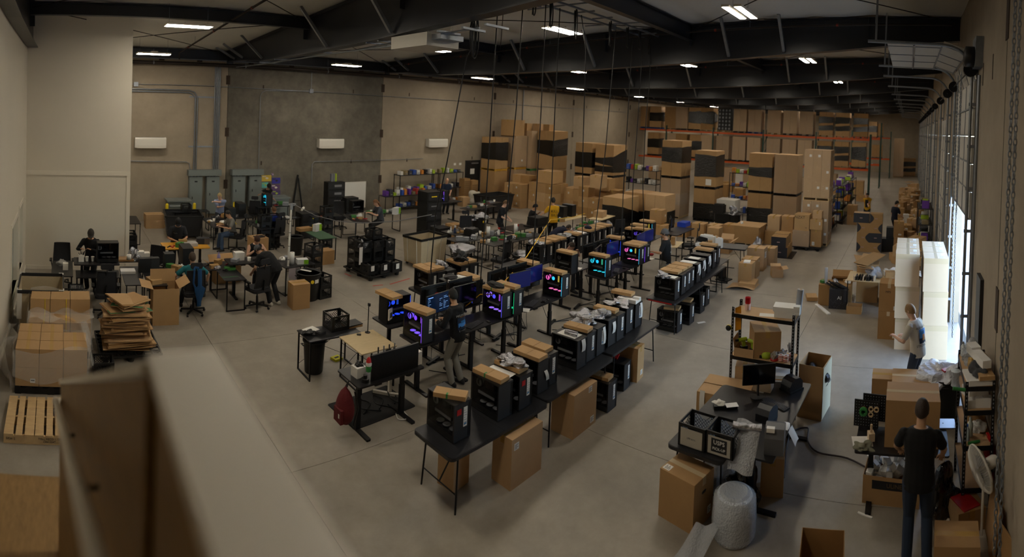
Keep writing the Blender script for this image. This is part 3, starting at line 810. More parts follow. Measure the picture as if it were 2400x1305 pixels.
def person(label, loc, rz, hands, feet=((-.11, .0), (.11, .02)), pelvis=(0, .93), lean=6, head=(20, 0), twist=0, skin=SKIN, hair='#2a2018', style='short', shirt='#131314', sleeve='short', pants='#1c1c20', shoes='#1c1a18', capc='#17171a', scale=1, vox=.014, print_fn=None, name='person', pole=None, knee=None, shirtm=None, curl=.6, hem=0, group=None, palms=None):
    t = thing(name, label, 'person', loc, rz, group); t.scale = (scale,) * 3
    V = Vector
    Rl = Matrix.Rotation(-math.radians(lean), 3, 'X'); Rt = Matrix.Rotation(math.radians(twist), 3, 'Z')
    X = Rt @ V((1, 0, 0)); 
    pv = V((0, pelvis[0], pelvis[1])); up = Rl @ V((0, 0, 1)); fw = Rl @ V((0, 1, 0)); x0 = V((1, 0, 0))
    def sp(s, bend=1):   # point on the spine, curving forward with the lean
        Rb = Matrix.Rotation(-math.radians(lean * (.55 + .45 * s / .5)), 3, 'X'); return pv + Rb @ V((0, 0, s))
    def fr(s): Rb = Matrix.Rotation(-math.radians(lean * (.5 + .6 * s / .5)), 3, 'X'); return Rb @ V((0, 1, 0)), Rb @ V((0, 0, 1))
    def tor(inf, lo=-.1, top=True):
        prof_ = [(-.1, .158, .115), (0, .165, .118), (.1, .15, .108), (.2, .145, .105), (.32, .168, .118), (.42, .178, .112), (.48, .165, .092), (.525, .10, .07)]
        rg = [(sp(s), x0 if s < .15 else x0.lerp(X, min(1, s / .4)), fr(s)[0], rx + inf, ry + inf) for s, rx, ry in prof_ if s >= lo]
        return rg
    nk = sp(.52); sh = [sp(.455) + X * .178 * s for s in (-1, 1)]
    hp, hy = head
    Rh = Matrix.Rotation(math.radians(-hy + twist), 3, 'Z') @ Matrix.Rotation(-math.radians(hp), 3, 'X')
    hx, hf, hu = Rh @ V((1, 0, 0)), Rh @ V((0, 1, 0)), Rh @ V((0, 0, 1))
    fy, fu = fr(.5)
    hc = nk + (fu * .5 + hu * .5).normalized() * .09 + hu * .075 + hf * .015
    skinb = MB(); loft(skinb, tor(0))
    limb(skinb, [nk - fu * .05, nk + fu * .03, hc - hu * .03], [.062, .055, .055])
    hr = []
    for s, rx, ry, oy in ((-.118, .028, .03, .052), (-.10, .045, .052, .032), (-.06, .06, .078, .012), (-.01, .07, .092, .002), (.04, .074, .097, -.004), (.08, .067, .087, -.006), (.108, .045, .06, -.006), (.12, .015, .02, -.006)): hr.append((hc + hu * s + hf * oy, hx, hf, rx, ry))
    loft(skinb, hr, 16)
    limb(skinb, [hc + hf * .09 + hu * .01, hc + hf * .108 - hu * .03], [.008, .013], 8)
    for s in (-1, 1): loft(skinb, [(hc + hx * s * .068 + hf * -.012 + hu * (-.005), hu, hf, .03, .017), (hc + hx * s * .084 - hf * .018 - hu * .003, hu, hf, .03, .018)], 10)
    arms = []
    for i, s in enumerate((-1, 1)):
        hd = V(hands[i]); po = (pole[i] if pole else V((s * .7, -.5, -.7)))
        el, wr = ik(sh[i], hd, .285, .255, po); arms.append((sh[i], el, wr))
        limb(skinb, [sh[i], sh[i].lerp(el, .5), el, el.lerp(wr, .35), wr], [.052, .047, .038, .037, .025])
        fd = (wr - el).normalized()
        pf = palms[i] if palms else (V((0, 0, -1)) if abs(fd.z) < .8 else V((-s, 0, 0)))
        hand(skinb, wr, fd, pf, -s, 1, curl)
    legs = []
    for i, s in enumerate((-1, 1)):
        hj = pv + V((s * .09, 0, -.03)); an = V((feet[i][0], feet[i][1], feet[i][2] if len(feet[i]) > 2 else .085))
        kn, an = ik(hj, an, .43, .43, knee or V((0, 1, .05))); legs.append((hj, kn, an))
        limb(skinb, [hj, hj.lerp(kn, .5), kn, kn.lerp(an, .35), an], [.08, .07, .052, .052, .036])
    me = fuse(skinb, vox, 3); me.name = 'body'; me.materials.append(mat('skin_' + skin, skin, .55, spec=.35)); put('body', me, t)
    # clothes
    sb = MB(); loft(sb, tor(.014, -.1 if not hem else -.1))
    if hem: loft(sb, [(pv + V((0, 0, -.1 - hem)), x0, V((0, 1, 0)), .17, .125), (pv, x0, V((0, 1, 0)), .178, .13)], 14)
    for (a, e, w_) in arms:
        if sleeve == 'none': limb(sb, [a, a.lerp(sp(.45), .3)], [.045, .05])
        elif sleeve == 'short': 
            q = a.lerp(e, .72); limb(sb, [a, a.lerp(e, .35), q], [.066, .064, .062])
        else: limb(sb, [a, a.lerp(e, .5), e, e.lerp(w_, .5), w_ - (w_ - e).normalized() * .02], [.067, .06, .053, .05, .04])
    if sleeve == 'hood': limb(sb, [sp(.47) - fy * .07 - X * .09, sp(.44) - fy * .115, sp(.47) - fy * .07 + X * .09], [.04, .055, .04])
    me = fuse(sb, vox, 5); me.name = 'shirt'; me.materials.append(shirtm or mat('cloth_' + shirt, shirt, .9, bump=.3, bscale=7)); put('shirt', me, t)
    pb = MB(); loft(pb, [(pv + V((0, 0, -.1)), x0, V((0, 1, 0)), .15, .125), (pv + V((0, 0, 0)), x0, V((0, 1, 0)), .172, .127), (sp(.08), x0, fr(0)[0], .158, .116)])
    for hj, kn, an in legs: limb(pb, [hj, hj.lerp(kn, .5), kn, kn.lerp(an, .4), an + V((0, 0, .0))], [.096, .085, .068, .066, .06])
    me = fuse(pb, vox, 4); me.name = 'trousers'; me.materials.append(mat('cloth_' + pants, pants, .92, bump=.35, bscale=8)); put('trousers', me, t)
    for i, (hj, kn, an) in enumerate(legs):
        z0 = an.z - .085; b = MB(); fdir = V((.15 * (-1, 1)[i], 1, 0)).normalized(); sx = V((fdir.y, -fdir.x, 0)); q = V((an.x, an.y, z0))
        loft(b, [(q - fdir * .085 + V((0, 0, .035)), sx, V((0, 0, 1)), .028, .03), (q - fdir * .05 + V((0, 0, .05)), sx, V((0, 0, 1)), .04, .05), (q + fdir * .03 + V((0, 0, .048)), sx, V((0, 0, 1)), .043, .047), (q + fdir * .12 + V((0, 0, .034)), sx, V((0, 0, 1)), .047, .033), (q + fdir * .185 + V((0, 0, .024)), sx, V((0, 0, 1)), .03, .022)], 12)
        b.build('shoe', mat('shoe_' + shoes, shoes, .6), t)
    # hair, headwear, eyes
    def cap_grid(k, front, back, top=PI / 2, dz=0, nn=(20, 9)):
        b = MB()
        def fn(u, v):
            a = 2 * PI * u; c = .5 + .5 * math.sin(a); lo = math.radians(back + (front - back) * c); e = lo + (top - lo) * v
            return hc + hu * (.005 + dz) + hf * -.004 + hx * (math.cos(a) * math.cos(e) * .076 * k) + hf * (math.sin(a) * math.cos(e) * .1 * k) + hu * (math.sin(e) * .118 * k)
        b.grid(fn, *nn); return b
    hm = mat('hair_' + hair, hair, .6, var=.25, scale=60, bump=.5, bscale=90)
    if style in ('short', 'long', 'pony', 'fringe'):
        cap_grid(1.10, 34 if style != 'fringe' else 12, -40).build('hair', hm, t)
        if style == 'long': 
            b = MB(); loft(b, [(hc + hu * .06 - hf * .05, hx, hf, .08, .06), (hc - hu * .06 - hf * .07, hx, hf, .085, .05), (sp(.42) - fy * .09, hx, hf, .09, .035), (sp(.3) - fy * .115, hx, hf, .05, .02)], 14); b.build('hair_length', hm, t)
    elif style in ('cap', 'backcap', 'longcap'):
        cap_grid(1.06, 0, -38).build('hair', hm, t)
        cm = mat('cap_cloth_' + capc, capc, .85)
        cap_grid(1.17, 12, -8).build('cap', cm, t)
        sg = -1 if style == 'backcap' else 1
        b = MB(); 
        def br(u, v):
            a = PI * u; r = 1 + .75 * v
            return hc + hu * (.03 - .02 * v - .018 * (2 * u - 1) ** 2) + hx * (math.cos(a) * .082) + hf * sg * (math.sin(a) * .1 * (1 if v == 0 else 1) + v * .075 * math.sin(a) ** .5)
        b.grid(br, 10, 2); b.build('cap_brim', cm, t)
        if style == 'longcap': 
            b = MB(); limb(b, [hc - hf * .1 + hu * .0, hc - hf * .13 - hu * .06, sp(.42) - fy * .12], [.03, .04, .02]); b.build('ponytail', hm, t)
    for s in (-1, 1):
        b = MB(); b.lathe([(.0001, -.01), (.009, -.005), (.011, 0), (.009, .005), (.0001, .01)], 8, hc + hx * s * .031 + hf * .086 + hu * .012); b.build('eye', mat('eye_dark', '#17110d', .3), t)
    b = MB(); b.ob(Matrix.Translation(hc + hf * .083 - hu * .064) @ Matrix((hx, hf, hu)).transposed().to_4x4(), .042, .012, .009); b.build('mouth', mat('lip', '#8a5048', .6), t)
    t_fr = dict(sp=sp, fr=fr, X=X, hc=hc, hx=hx, hf=hf, hu=hu, pv=pv)
    if print_fn: print_fn(t, t_fr)
    return t, t_fr
# ---------------------------------------------------------------- fixtures on the back wall
m_acw = mat('appliance_white', '#dad6cc', .4)
for i, x in enumerate((3.37, 11.56, 17.83)):
    t = thing('wall_air_conditioner', ['white mini split air conditioner beside the office partition corner', 'white mini split air conditioner on the darkest concrete panel', 'white mini split air conditioner nearest the black door'][i], 'air conditioner', (x, YB, 3.05))
    P = [(-.26, 0), (-.28, .1), (-.28, .36), (-.25, .42), (-.005, .42), (-.005, .02)]
    MB().add([(sx, y, z) for sx in (-.64, .64) for y, z in P], [tuple(range(6)), tuple(range(6, 12))[::-1]] + [(k, 6 + k, 6 + (k + 1) % 6, (k + 1) % 6) for k in range(6)]).build('housing', m_acw, t)
    MB().box(-.54, -.275, -.012, .54, -.17, 0).build('louvre', m_trim, t)
    MB().box(-.6, -.2, .421, .6, -.04, .424).build('intake_grille', m_blk2, t)
def panel_set(x0, n, lab):
    t = thing('electrical_gutter', 'grey wiring trough over the pair of electrical cabinets ' + lab, 'wiring trough', (x0, YB, 1.9))
    MB().box(-.06, -.3, 0, 1.36, -.002, .24).build('trough', m_grey, t)
    for k in range(2):
        for j in range(3): MB().tube([(.12 + .76 * k + j * .13, -.14, 0), (.12 + .76 * k + j * .13, -.14, -.11)], .03, 8).build('nipple', m_galv, t)
    for k in range(2):
        x = x0 + .0 + .74 * k
        z0 = (.02, .3, .54, .54)[n * 2 + k]
        c = thing('electrical_cabinet', ['tall grey electrical cabinet standing nearest the office partition', 'grey electrical cabinet just left of the first wall joint', 'grey electrical cabinet just right of the first wall joint', 'grey electrical cabinet beside the colourful posters'][n * 2 + k], 'electrical panel', (x, YB, z0))
        h = 1.85 - z0
        MB().box(0, -.22, 0, .56, -.002, h).build('enclosure', m_grey, c)
        d = MB().box(.03, -.235, .03, .53, -.22, h - .03).build('door', m_grey, c)
        MB().box(.12, -.25, h * .5, .15, -.235, h * .5 + .1).build('latch', m_blk, d)
        MB().box(.22, -.238, h - .22, .34, -.235, h - .16).build('nameplate', m_blk, d)
panel_set(5.03, 0, 'left of the joint'); panel_set(6.92, 1, 'right of the joint')
def transformer(x, y, lab):
    t = thing('transformer', lab, 'transformer', (x, y, 0))
    MB().box(-.45, -.3, .02, .45, .3, .9).build('enclosure', m_grey, t)
    MB().box(-.5, -.36, .93, .5, .34, .99).box(-.44, -.29, .9, .44, .29, .93).build('lid', m_grey, t)
    for z in (.72, .52, .2): MB().box(-.4, -.312, z, .4, -.3, z + .13).add([(-.4, -.345, z + .02), (.4, -.345, z + .02), (.4, -.3, z + .11), (-.4, -.3, z + .11)], [(0, 1, 2, 3)]).build('louvre', m_grey, t)
transformer(4.5, 21.2, 'squat grey transformer between the yellow bollards'); transformer(8.85, 21.25, 'squat grey transformer under the colourful posters')
for i, x in enumerate((3.97, 5.09, 6.78)):
    t = thing('bollard', 'yellow bollard ' + ['left of the squat transformer', 'right of the squat transformer', 'below the first wall joint behind a computer'][i], 'bollard', (x, 20.75, 0))
    MB().lathe([(.065, 0), (.065, .84), (.055, .88), (.03, .905), (.0001, .91)], 14).build('post_sleeve', m_yel, t)
    MB().lathe([(.11, 0), (.11, .012), (.066, .014)], 14).build('base_plate', m_yel, t)
def conduit(label, pts, r=.022):
    return tag(MB().tube(pts, r, 6).build('conduit', m_galv), label, 'conduit')
yc = YB - .05
conduit('long thin horizontal conduit crossing the back wall above the cabinets', [(1.83, yc, 5.62), (5.2, yc, 5.64), (10.6, yc, 5.58), (14.4, yc, 5.54), (22, yc, 5.5), (37, yc, 5.5)], .014)
for k, dz in enumerate((0, .09)): conduit(['upper bent conduit dropping to the left electrical cabinets', 'lower bent conduit dropping to the left electrical cabinets'][k], [(1.83, yc, 5.43 - dz), (4.95, yc, 5.43 - dz), (5.2 - dz, yc, 5.36 - dz), (5.33 - dz, yc, 5.15), (5.33 - dz, yc, 2.14)], .03)
for k in range(4): conduit('galvanised riser conduit %s of four running up beside the joint' % ('leftmost', 'second', 'third', 'rightmost')[k], [(6.08 + .07 * k, yc, 2.14), (6.08 + .07 * k, yc, 6.5)], .026)
conduit('thin conduit with a dropped elbow right of the first joint', [(8.12, yc, 2.14), (8.12, yc, 5.3), (8.2, yc, 5.46), (8.35, yc, 5.53), (10.5, yc, 5.6)], .014)
conduit('low conduit from the partition bending down to the cabinets', [(1.83, yc, 2.5), (4.9, yc, 2.46), (5.04, yc, 2.4), (5.08, yc, 2.14)], .018)
conduit('low conduit stub on the dark concrete panel', [(10.7, yc, 1.2), (10.7, yc, 2.3), (10.8, yc, 2.42), (17.0, yc, 2.44)], .014)
conduit('short drop conduit above the middle air conditioner', [(10.54, yc, 5.6), (10.54, yc, 6.5)], .014)
conduit('vertical conduit rising behind the tallest carton stack', [(24.6, yc, 2.2), (24.6, yc, 6.5)], .03)
for i, (x, z) in enumerate(((2.75, 5.62), (10.54, 5.6))):
    tag(MB().box(x - .09, YB - .1, z - .09, x + .09, YB, z + .09).build('junction_box', m_galv), ['small junction box on the wall near the partition corner', 'small junction box on the dark concrete panel'][i], 'junction box')
for i, z in enumerate((5.17, 3.1)):
    b = MB().box(5.0, YB - .035, z - .03, 6.35, YB, z + .03)
    tag(b.build('strut_channel', m_galv), ['upper', 'lower'][i] + ' galvanised strut channel tying the wall conduits', 'strut')
# posters: plain coloured stand-ins for the box art pinned there
m_post = ['#c8a83e', '#35308c', '#5fb0a8', '#5a3f68', '#8a8578', '#4a3a66', '#6a4a86']
for i, (x, z, w_, h_) in enumerate(((8.52, 1.72, .46, .27), (8.98, 1.6, .4, .26), (8.46, 1.42, .3, .24), (8.96, 1.3, .42, .26), (8.5, 1.1, .48, .28), (9.0, 1.04, .4, .27), (8.8, 1.88, .1, .12))):
    t = thing('poster', ['yellow', 'deep blue', 'turquoise', 'plum', 'pale grey', 'dark violet', 'small purple'][i] + ' poster among the colourful wall posters by the cabinets', 'poster', (x, YB, z))
    MB().box(-w_ / 2, -.012, -h_ / 2, w_ / 2, -.004, h_ / 2).build('sheet', mat('poster_%d' % i, m_post[i], .5), t)
    MB().lathe([(.0001, -.05), (.08 * w_ / .4, 0), (.0001, .05)], 7, (0, 0, 0), 0, False, Matrix.Translation((.02, -.0125, 0)) @ Matrix.Scale(.01, 4, (0, 1, 0))).box(-w_ * .42, -.0135, h_ * .22, -.02, -.012, h_ * .36).build('printed_motif', mat('poster_m%d' % (i % 3), ('#d8d0c0', '#2c2a30', '#a8b838')[i % 3], .6), t)
# black steel door
dr = struct(MB().box(20.02, YB - .06, 0, 21.12, YB - .001, 2.26).build('door_8', m_blk2))
MB().box(20.1, YB - .085, .01, 21.04, YB - .06, 2.18).build('door_leaf', mat('door_black', '#1c1b1b', .5), dr)
MB().box(20.34, YB - .09, 1.5, 20.66, YB - .086, 1.8).build('paper_notice', m_paper, dr)
MB().bar((20.4, YB - .12, 2.1), (20.9, YB - .12, 2.1), .06, .07).build('door_closer', m_galv, dr)
MB().bar((20.16, YB - .13, 1.0), (20.28, YB - .13, 1.0), .02).build('lever_handle', m_chrome, dr)
for i, x in enumerate((19.26, 19.65)): tag(MB().box(x - .08, YB - .008, 2.02, x + .08, YB, 2.14).build('wall_notice', m_paper), ['left', 'right'][i] + ' small paper notice on the wall beside the black door', 'notice')
# sprinkler mains, branch lines, roof rods
m_pipe = mat('dark_pipe', '#2a211b', .5, .2)
t = thing('sprinkler_main', 'dark sprinkler main running the length of the back wall', 'pipe', (0, 21.3, 6.5))
MB().tube([(1.83, 0, 0), (62, 0, 0)], .075, 8).build('pipe', m_pipe, t)
for k in range(14):
    x = 3.4 + k * 3.88
    MB().tube([(x, 0, .08), (x, 0, .6)], .008, 4).lathe([(.088, -.02), (.088, .02)], 10, (0, 0, 0), 0, True, Matrix.Translation((x, 0, 0)) @ Matrix.Rotation(PI / 2, 4, 'Y')).build('pipe_hanger', m_galv, t)
tag(MB().tube([(1.83, 21.35, 6.68), (62, 21.35, 6.68)], .022, 6).build('conduit', m_galv), 'thin pale conduit just above the sprinkler main', 'conduit')
for k, x in enumerate((4.3, 13.95, 21.75, 29.5, 37.3, 45)):
    t = thing('sprinkler_branch', 'sprinkler branch pipe under the roof, %s from the office wall' % ORD[k], 'pipe', (x, 0, 0))
    MB().tube([(0, 20.6, 6.6), (0, 20.6, roof(20.6) - .28), (0, -1.0, roof(-1) - .28)], .03, 7).build('pipe', m_pipe, t)
    for j in range(6):
        y = 19 - j * 3.4
        MB().lathe([(.04, -.03), (.04, .03)], 8, (0, 0, 0), 0, True, Matrix.Translation((0, y, roof(y) - .28)) @ Matrix.Rotation(PI / 2, 4, 'X')).build('red_coupling', mat('coupling_red', '#8c2a1c', .5), t)
        MB().tube([(0, y - 1, roof(y - 1) - .28), (0, y - 1, roof(y) - .02)], .006, 4).build('pipe_hanger', m_galv, t)
for k in range(4):
    xa, xb = (-1.02 if k == 0 else 6.6 + 7.77 * (k - 1)), 6.6 + 7.77 * k
    for j, (ya, yb) in enumerate(((21.3, 13.9), (13.8, 6.4), (6.2, -1.1))):
        for s in (0, 1):
            if k == 0 and j == 2: continue
            A, B = ((xa, ya), (xb, yb)) if s else ((xa, yb), (xb, ya))
            o = MB().tube([(A[0] + .1, A[1], roof(A[1]) - .16), (B[0] - .1, B[1], roof(B[1]) - .16)], .013, 5).build('brace_rod', m_pipe)
            tag(o, '%s-bay roof rod %s, slanting %s' % (ORD[k], ('on the back-wall side', 'over mid hall', 'on the dock side')[j], ('away', 'back')[s]), 'rod')
# conduits and the ducted unit under the first full roof beam
t = thing('cable_tray', 'galvanised channel and conduits slung under the first roof beam', 'cable tray', (6.75, 0, 6.36))
MB().tube([(0, 20.9, .06), (0, 18, -.02), (0.02, 13, -.06), (0, 9.9, -.1), (.05, 9.6, 0), (.15, 8.9, .0)], .02, 6).tube([(.12, 18, .0), (.14, 12, -.05), (.12, 7.2, .05)], .02, 6).build('conduit_run', m_galv, t)
for y in (17.6, 16.2, 13.3, 10.6, 10.1, 8.0, 7.3, 6.7): MB().box(-.22, y - .03, -.0, .35, y + .03, .04).build('strut_channel', m_galv, t)
t = thing('duct_unit', 'pale sheet-metal air unit hung under the first roof beam', 'air unit', (6.95, 8.95, 6.14))
MB().box(-.42, -.62, 0, .42, .62, .26).build('casing', mat('sheet_metal_pale', '#a9a59b', .4, .3), t)
MB().box(-.3, -.9, .12, .3, -.62, .22).build('outlet_collar', m_galv, t)
for x in (-.3, .3):
    for y in (-.5, .5): MB().tube([(x, y, .26), (x, y, .5)], .006, 4).build('hanger_rod', m_galv, t)
t = thing('cable_tray', 'galvanised strut grid with junction boxes above the test benches', 'cable tray', (0, 7.55, 7.36))
for dy in (-.25, .25): MB().bar((7.0, dy, 0), (14.2, dy, 0), .042, .042).build('rail', m_galv, t)
for k in range(9): MB().bar((7.4 + k * .82, -1.1 if k % 3 == 0 else -.3, .05), (7.4 + k * .82, 1.1 if k % 3 == 0 else .3, .05), .042, .03).build('cross_strut', m_galv, t)
for x in (8.9, 12.0): MB().cb(x, 0, -.18, .14, .14, .14).build('junction_box', m_galv, t)
# cord coils and the cords dropping to the benches
def coil(label, x, y, z, r, n=3, tail=None):
    b = MB()
    for k in range(n):
        q = r * (1 - .08 * k); b.tube([(x + .03 * math.sin(k * 2 + a) + .7 * q * .55 * math.sin(a), y + .02 * k + .25 * q * math.sin(a), z - r + q * math.cos(a)) for a in [2 * PI * i / 18 for i in range(19)]], .014, 5)
    tag(b.build('cord_coil', m_cord), label, 'cable')
coil('large coil of black cord hanging under the first roof beam', 7.05, 7.5, 6.72, .42, 4)
for k, x in enumerate((8.75, 9.35, 10.3, 11.85, 12.75, 13.45, 14.05)): coil('coil of black cord under the ceiling strut grid, %s from the office side' % ORD[k], x, 7.5, 7.42, (.22, .30, .36, .34, .3, .28, .33)[k], 3)
CORDS = [[(7.0, 7.5, 6.1), (6.9, 7.55, 5.9), (6.55, 7.6, 3.9), (6.4, 7.7, 2.9), (6.5, 7.9, 1.8), (6.55, 7.9, 1.4)],
         [(7.75, 7.6, 7.3), (7.65, 7.6, 4), (7.62, 7.62, 2.4), (7.6, 7.65, 1.3)], [(8.5, 7.6, 7.3), (8.42, 7.6, 5), (8.3, 7.6, 3.5), (8.2, 7.65, 1.3)],
         [(9.2, 7.55, 7.3), (9.25, 7.6, 5), (9.2, 7.6, 3), (9.2, 7.62, 1.1)], [(9.65, 7.5, 7.3), (9.75, 7.6, 5), (9.75, 7.6, 3), (9.55, 7.65, 1.2)],
         [(10.5, 7.5, 7.3), (10.75, 7.5, 6.5), (10.95, 7.6, 4), (11.2, 7.7, 2.2), (11.3, 7.7, 1.1)], [(12.1, 7.5, 7.3), (12.2, 7.6, 6.5), (12.0, 7.6, 4), (11.7, 7.7, 1.2)],
         [(13.0, 7.5, 7.2), (13.1, 7.6, 5), (13.2, 7.7, 3), (13.2, 7.7, 1.2)], [(13.6, 7.5, 7.2), (13.7, 7.6, 5), (13.75, 7.7, 3), (13.8, 7.7, 1.1)],
         [(14.3, 7.6, 7.2), (14.3, 7.6, 5.8), (14.2, 7.6, 5), (14.35, 7.7, 3), (14.6, 7.7, 1.1)]]
for k, P in enumerate(CORDS): tag(MB().tube(P, .013, 5).build('drop_cord', m_cord), 'black cord dropping from the ceiling to the benches, %s from the office side' % ORD[k], 'cable')
P = [(7.38, 7.90, 0.86), (7.56, 7.60, 1.19), (7.51, 7.20, 1.31), (8.72, 7.80, 1.36), (9.91, 8.40, 1.41), (11.45, 9.20, 1.64), (12.44, 9.70, 1.79), (13.64, 10.20, 1.61), (15.18, 10.80, 1.39), (16.44, 11.20, 1.30)]
tag(MB().tube(P, .011, 6).build('network_cable', mat('yellow_cable', '#d8a818', .5)), 'bright yellow network cable strung diagonally over the benches', 'cable')
tag(MB().tube([(6.91, 15.20, 1.81), (6.95, 14.90, 1.77), (7.19, 14.20, 1.62), (7.48, 13.40, 1.60), (7.85, 12.60, 1.67), (8.45, 11.80, 1.83), (9.01, 11.00, 2.10)], .012, 5).build('strung_cord', mat('grey_cable', '#77777a', .5)), 'thin cord strung from the white post across to the hanging cords', 'cable')
# ---------------------------------------------------------------- dock doors
m_doorp = mat('door_panel_white', '#b9b6ad', .45)
for k, (a, b) in enumerate(doors):
    yd = YA + .05; op = 3.2 if k == 0 else 0.0; R0 = .55; zt = 5.95
    def path(s):      # distance above the floor measured along the track -> (y, z, tilt)
        if s <= zt: return (yd, s, 0)
        q = s - zt
        if q <= R0 * PI / 2: an = q / R0; return (yd + R0 * (1 - math.cos(an)), zt + R0 * math.sin(an), an)
        return (yd + R0 + q - R0 * PI / 2, zt + R0, PI / 2)
    d = struct(bpy.data.objects.new('door_%d' % (k + 1), None)); COL.objects.link(d)
    n = 9 if k == 0 else 10; hgt_ = .53
    for i in range(n):
        s = op + (i + .5) * hgt_; y, z, an = path(s)
        if k and z > 5.2: continue
        M = Matrix.Translation(((a + b) / 2, y, z)) @ Matrix.Rotation(-an, 4, 'X')
        MB().ob(M, b - a - .02, .045, hgt_ - .012).ob(M @ Matrix.Translation((0, .03, -hgt_ * .5 + .02)), b - a - .04, .02, .03, 1).build('door_panel', [m_doorp, m_galv], d)
        if k < 3:
            for f in (.06, .36, .64, .94):
                MB().ob(M @ Matrix.Translation(((f - .5) * (b - a), .028, 0)), .05, .012, hgt_ - .02).build('stile', m_galv, d)
    for x in (a + .02, b - .02):
        q = MB(); q.tube([(x, YA + .12, 0), (x, YA + .12, zt)] + [(x, YA + .12 + R0 * (1 - math.cos(t_ * PI / 12)), zt + R0 * math.sin(t_ * PI / 12)) for t_ in range(1, 7)] + [(x, .85, zt + R0 + .02)], .032, 6)
        q.build('track', m_galv, d)
        MB().box(x - .025, YA, 0, x + .025, YA + .03, 6.1).build('jamb_angle', m_galv, d)
        for z in (.6, 1.4, 2.2, 3, 3.8, 4.6, 5.4): MB().box(x - .02, YA, z - .03, x + .02, YA + .16, z + .03).build('track_bracket', m_galv, d)
        MB().bar((x, .7, zt + R0 + .04), (x, .7, roof(.7) - .02), .04, .012).build('track_hanger', m_galv, d)
    s = MB().tube([(a - .2, YA + .16, 6.05), (b + .1, YA + .16, 6.05)], .017, 6)
    for x in (a - .05, b): s.lathe([(.14, -.05), (.14, .05)], 14, (0, 0, 0), 0, True, Matrix.Translation((x, YA + .16, 6.05)) @ Matrix.Rotation(PI / 2, 4, 'Y'))
    s.build('torsion_shaft', m_legs, d)
# operator of the nearest door, hoist chains, lock box
t = thing('door_operator', 'dark door hoist with a round reel beside the raised dock door', 'hoist', (9.75, YA, 6.25))
MB().box(-.25, 0, -.2, .25, .14, .35).build('mounting_plate', m_galv, t)
MB().lathe([(.0001, .14), (.19, .14), (.19, .3), (.1, .33), (.0001, .33)], 18, (0, 0, 0), 0, True, Matrix.Rotation(-PI / 2, 4, 'X') @ Matrix.Translation((0, 0, 0))).build('reel', m_blk, t)
def chain(label, pts, s=.045, r=.008):
    b = MB(); tot = 0
    for (p, q) in zip(pts, pts[1:]):
        p, q = Vector(p), Vector(q); L = (q - p).length; n = max(1, int(L / s))
        d = (q - p).normalized(); x = d.cross(Vector((1, .3, .1))).normalized(); y = d.cross(x)
        for i in range(n):
            c = p + d * (i + .5) * L / n; u = x if i % 2 else y; h = s * .62
            b.tube([c + d * h * math.cos(a) + u * h * .45 * math.sin(a) for a in [2 * PI * j / 8 for j in range(9)]], r, 4, 0, False)
    return tag(b.build('hoist_chain', m_galv), label, 'chain')
chain('nearer strand of the hoist chain hanging on the raised dock door', [(10.9, YA + .25, 6.1), (10.88, YA + .25, 4), (10.9, YA + .22, .7)])
chain('farther strand of the hoist chain hanging on the raised dock door', [(11.6, YA + .25, 6.1), (11.6, YA + .25, 4), (11.5, YA + .22, 1.6)])
chain('long loop chain along the wall at the frame edge, inner strand', [(5.9, YA + .14, 7.4), (5.9, YA + .14, .2)], .07, .009)
chain('long loop chain along the wall at the frame edge, outer strand', [(5.62, YA + .14, 7.4), (5.62, YA + .14, .2)], .07, .009)
conduit('vertical conduit with strap bands beside the raised dock door', [(9.55, YA + .05, .1), (9.55, YA + .05, 5.9)], .03)
tag(MB().box(8.35, YA, .55, 8.8, YA + .06, 2.55).build('wall_hatch', m_blk2), 'dark tall recessed hatch in the dock wall behind the shelving', 'hatch')
# the yard outside the open door
struct(MB().box(-20, -60, -.14, 90, YA - .2, -.1).build('ground_outside', mat('yard_concrete', '#b5b0a6', .8)))
# ---------------------------------------------------------------- foreground row of folding tables
NA = 'foreground folding-table row'
folding_table('black folding table at the near end of the foreground row', 5.09, 4.945, .745)
folding_table('middle black folding table of the foreground row', 6.93, 4.99, .757)
folding_table('far black folding table of the foreground row', 8.80, 5.05, .769)
def paper(label, x, y, z, w=.21, d=.28, rz=0, name='paper_sheet', m=None):
    b = MB().grid(lambda u, v: ((u - .5) * w, (v - .5) * d, .002 + .012 * math.sin(PI * u) * math.sin(PI * v * .8) ** 2), 4, 4); b.cb(0, 0, .0, w * .9, d * .9, .001)
    return tag(b.build(name, m or m_paper, None, (x, y, z), rz), label, 'paper')
def hang_tag(o, x=.04, y=-.271, z=.43, w=.07, L=.24, sw=0):
    MB().grid(lambda u, v: (x + (u - .5) * w + sw * v, y - .004 - .03 * math.sin(PI * v) * .5, z - v * L + .01), 2, 6).build('hanging_tag', m_paper, o)
def foil_bag(label, x, y, z, sx=.22, sy=.3, sz=.07, seed=1, rz=0):
    o = bag_blob('foil_bag', label, 'bag', (x, y, z), sx, sy, sz, m_foil, seed, .45, None, 16, .2); o.rotation_euler.z = rz; return o
A = [(4.53, 5.04, .745, 0), (5.29, 5.02, .745, 0), (5.68, 5.0, .745, .02), (6.18, 5.08, .757, 0), (6.42, 5.12, .757, -.02), (7.19, 5.1, .757, 0), (7.50, 5.13, .757, 0), (7.80, 5.13, .757, .03), (8.22, 5.16, .769, 0), (8.52, 5.16, .769, 0), (8.94, 5.21, .769, 0), (9.27, 5.20, .769, 0)]
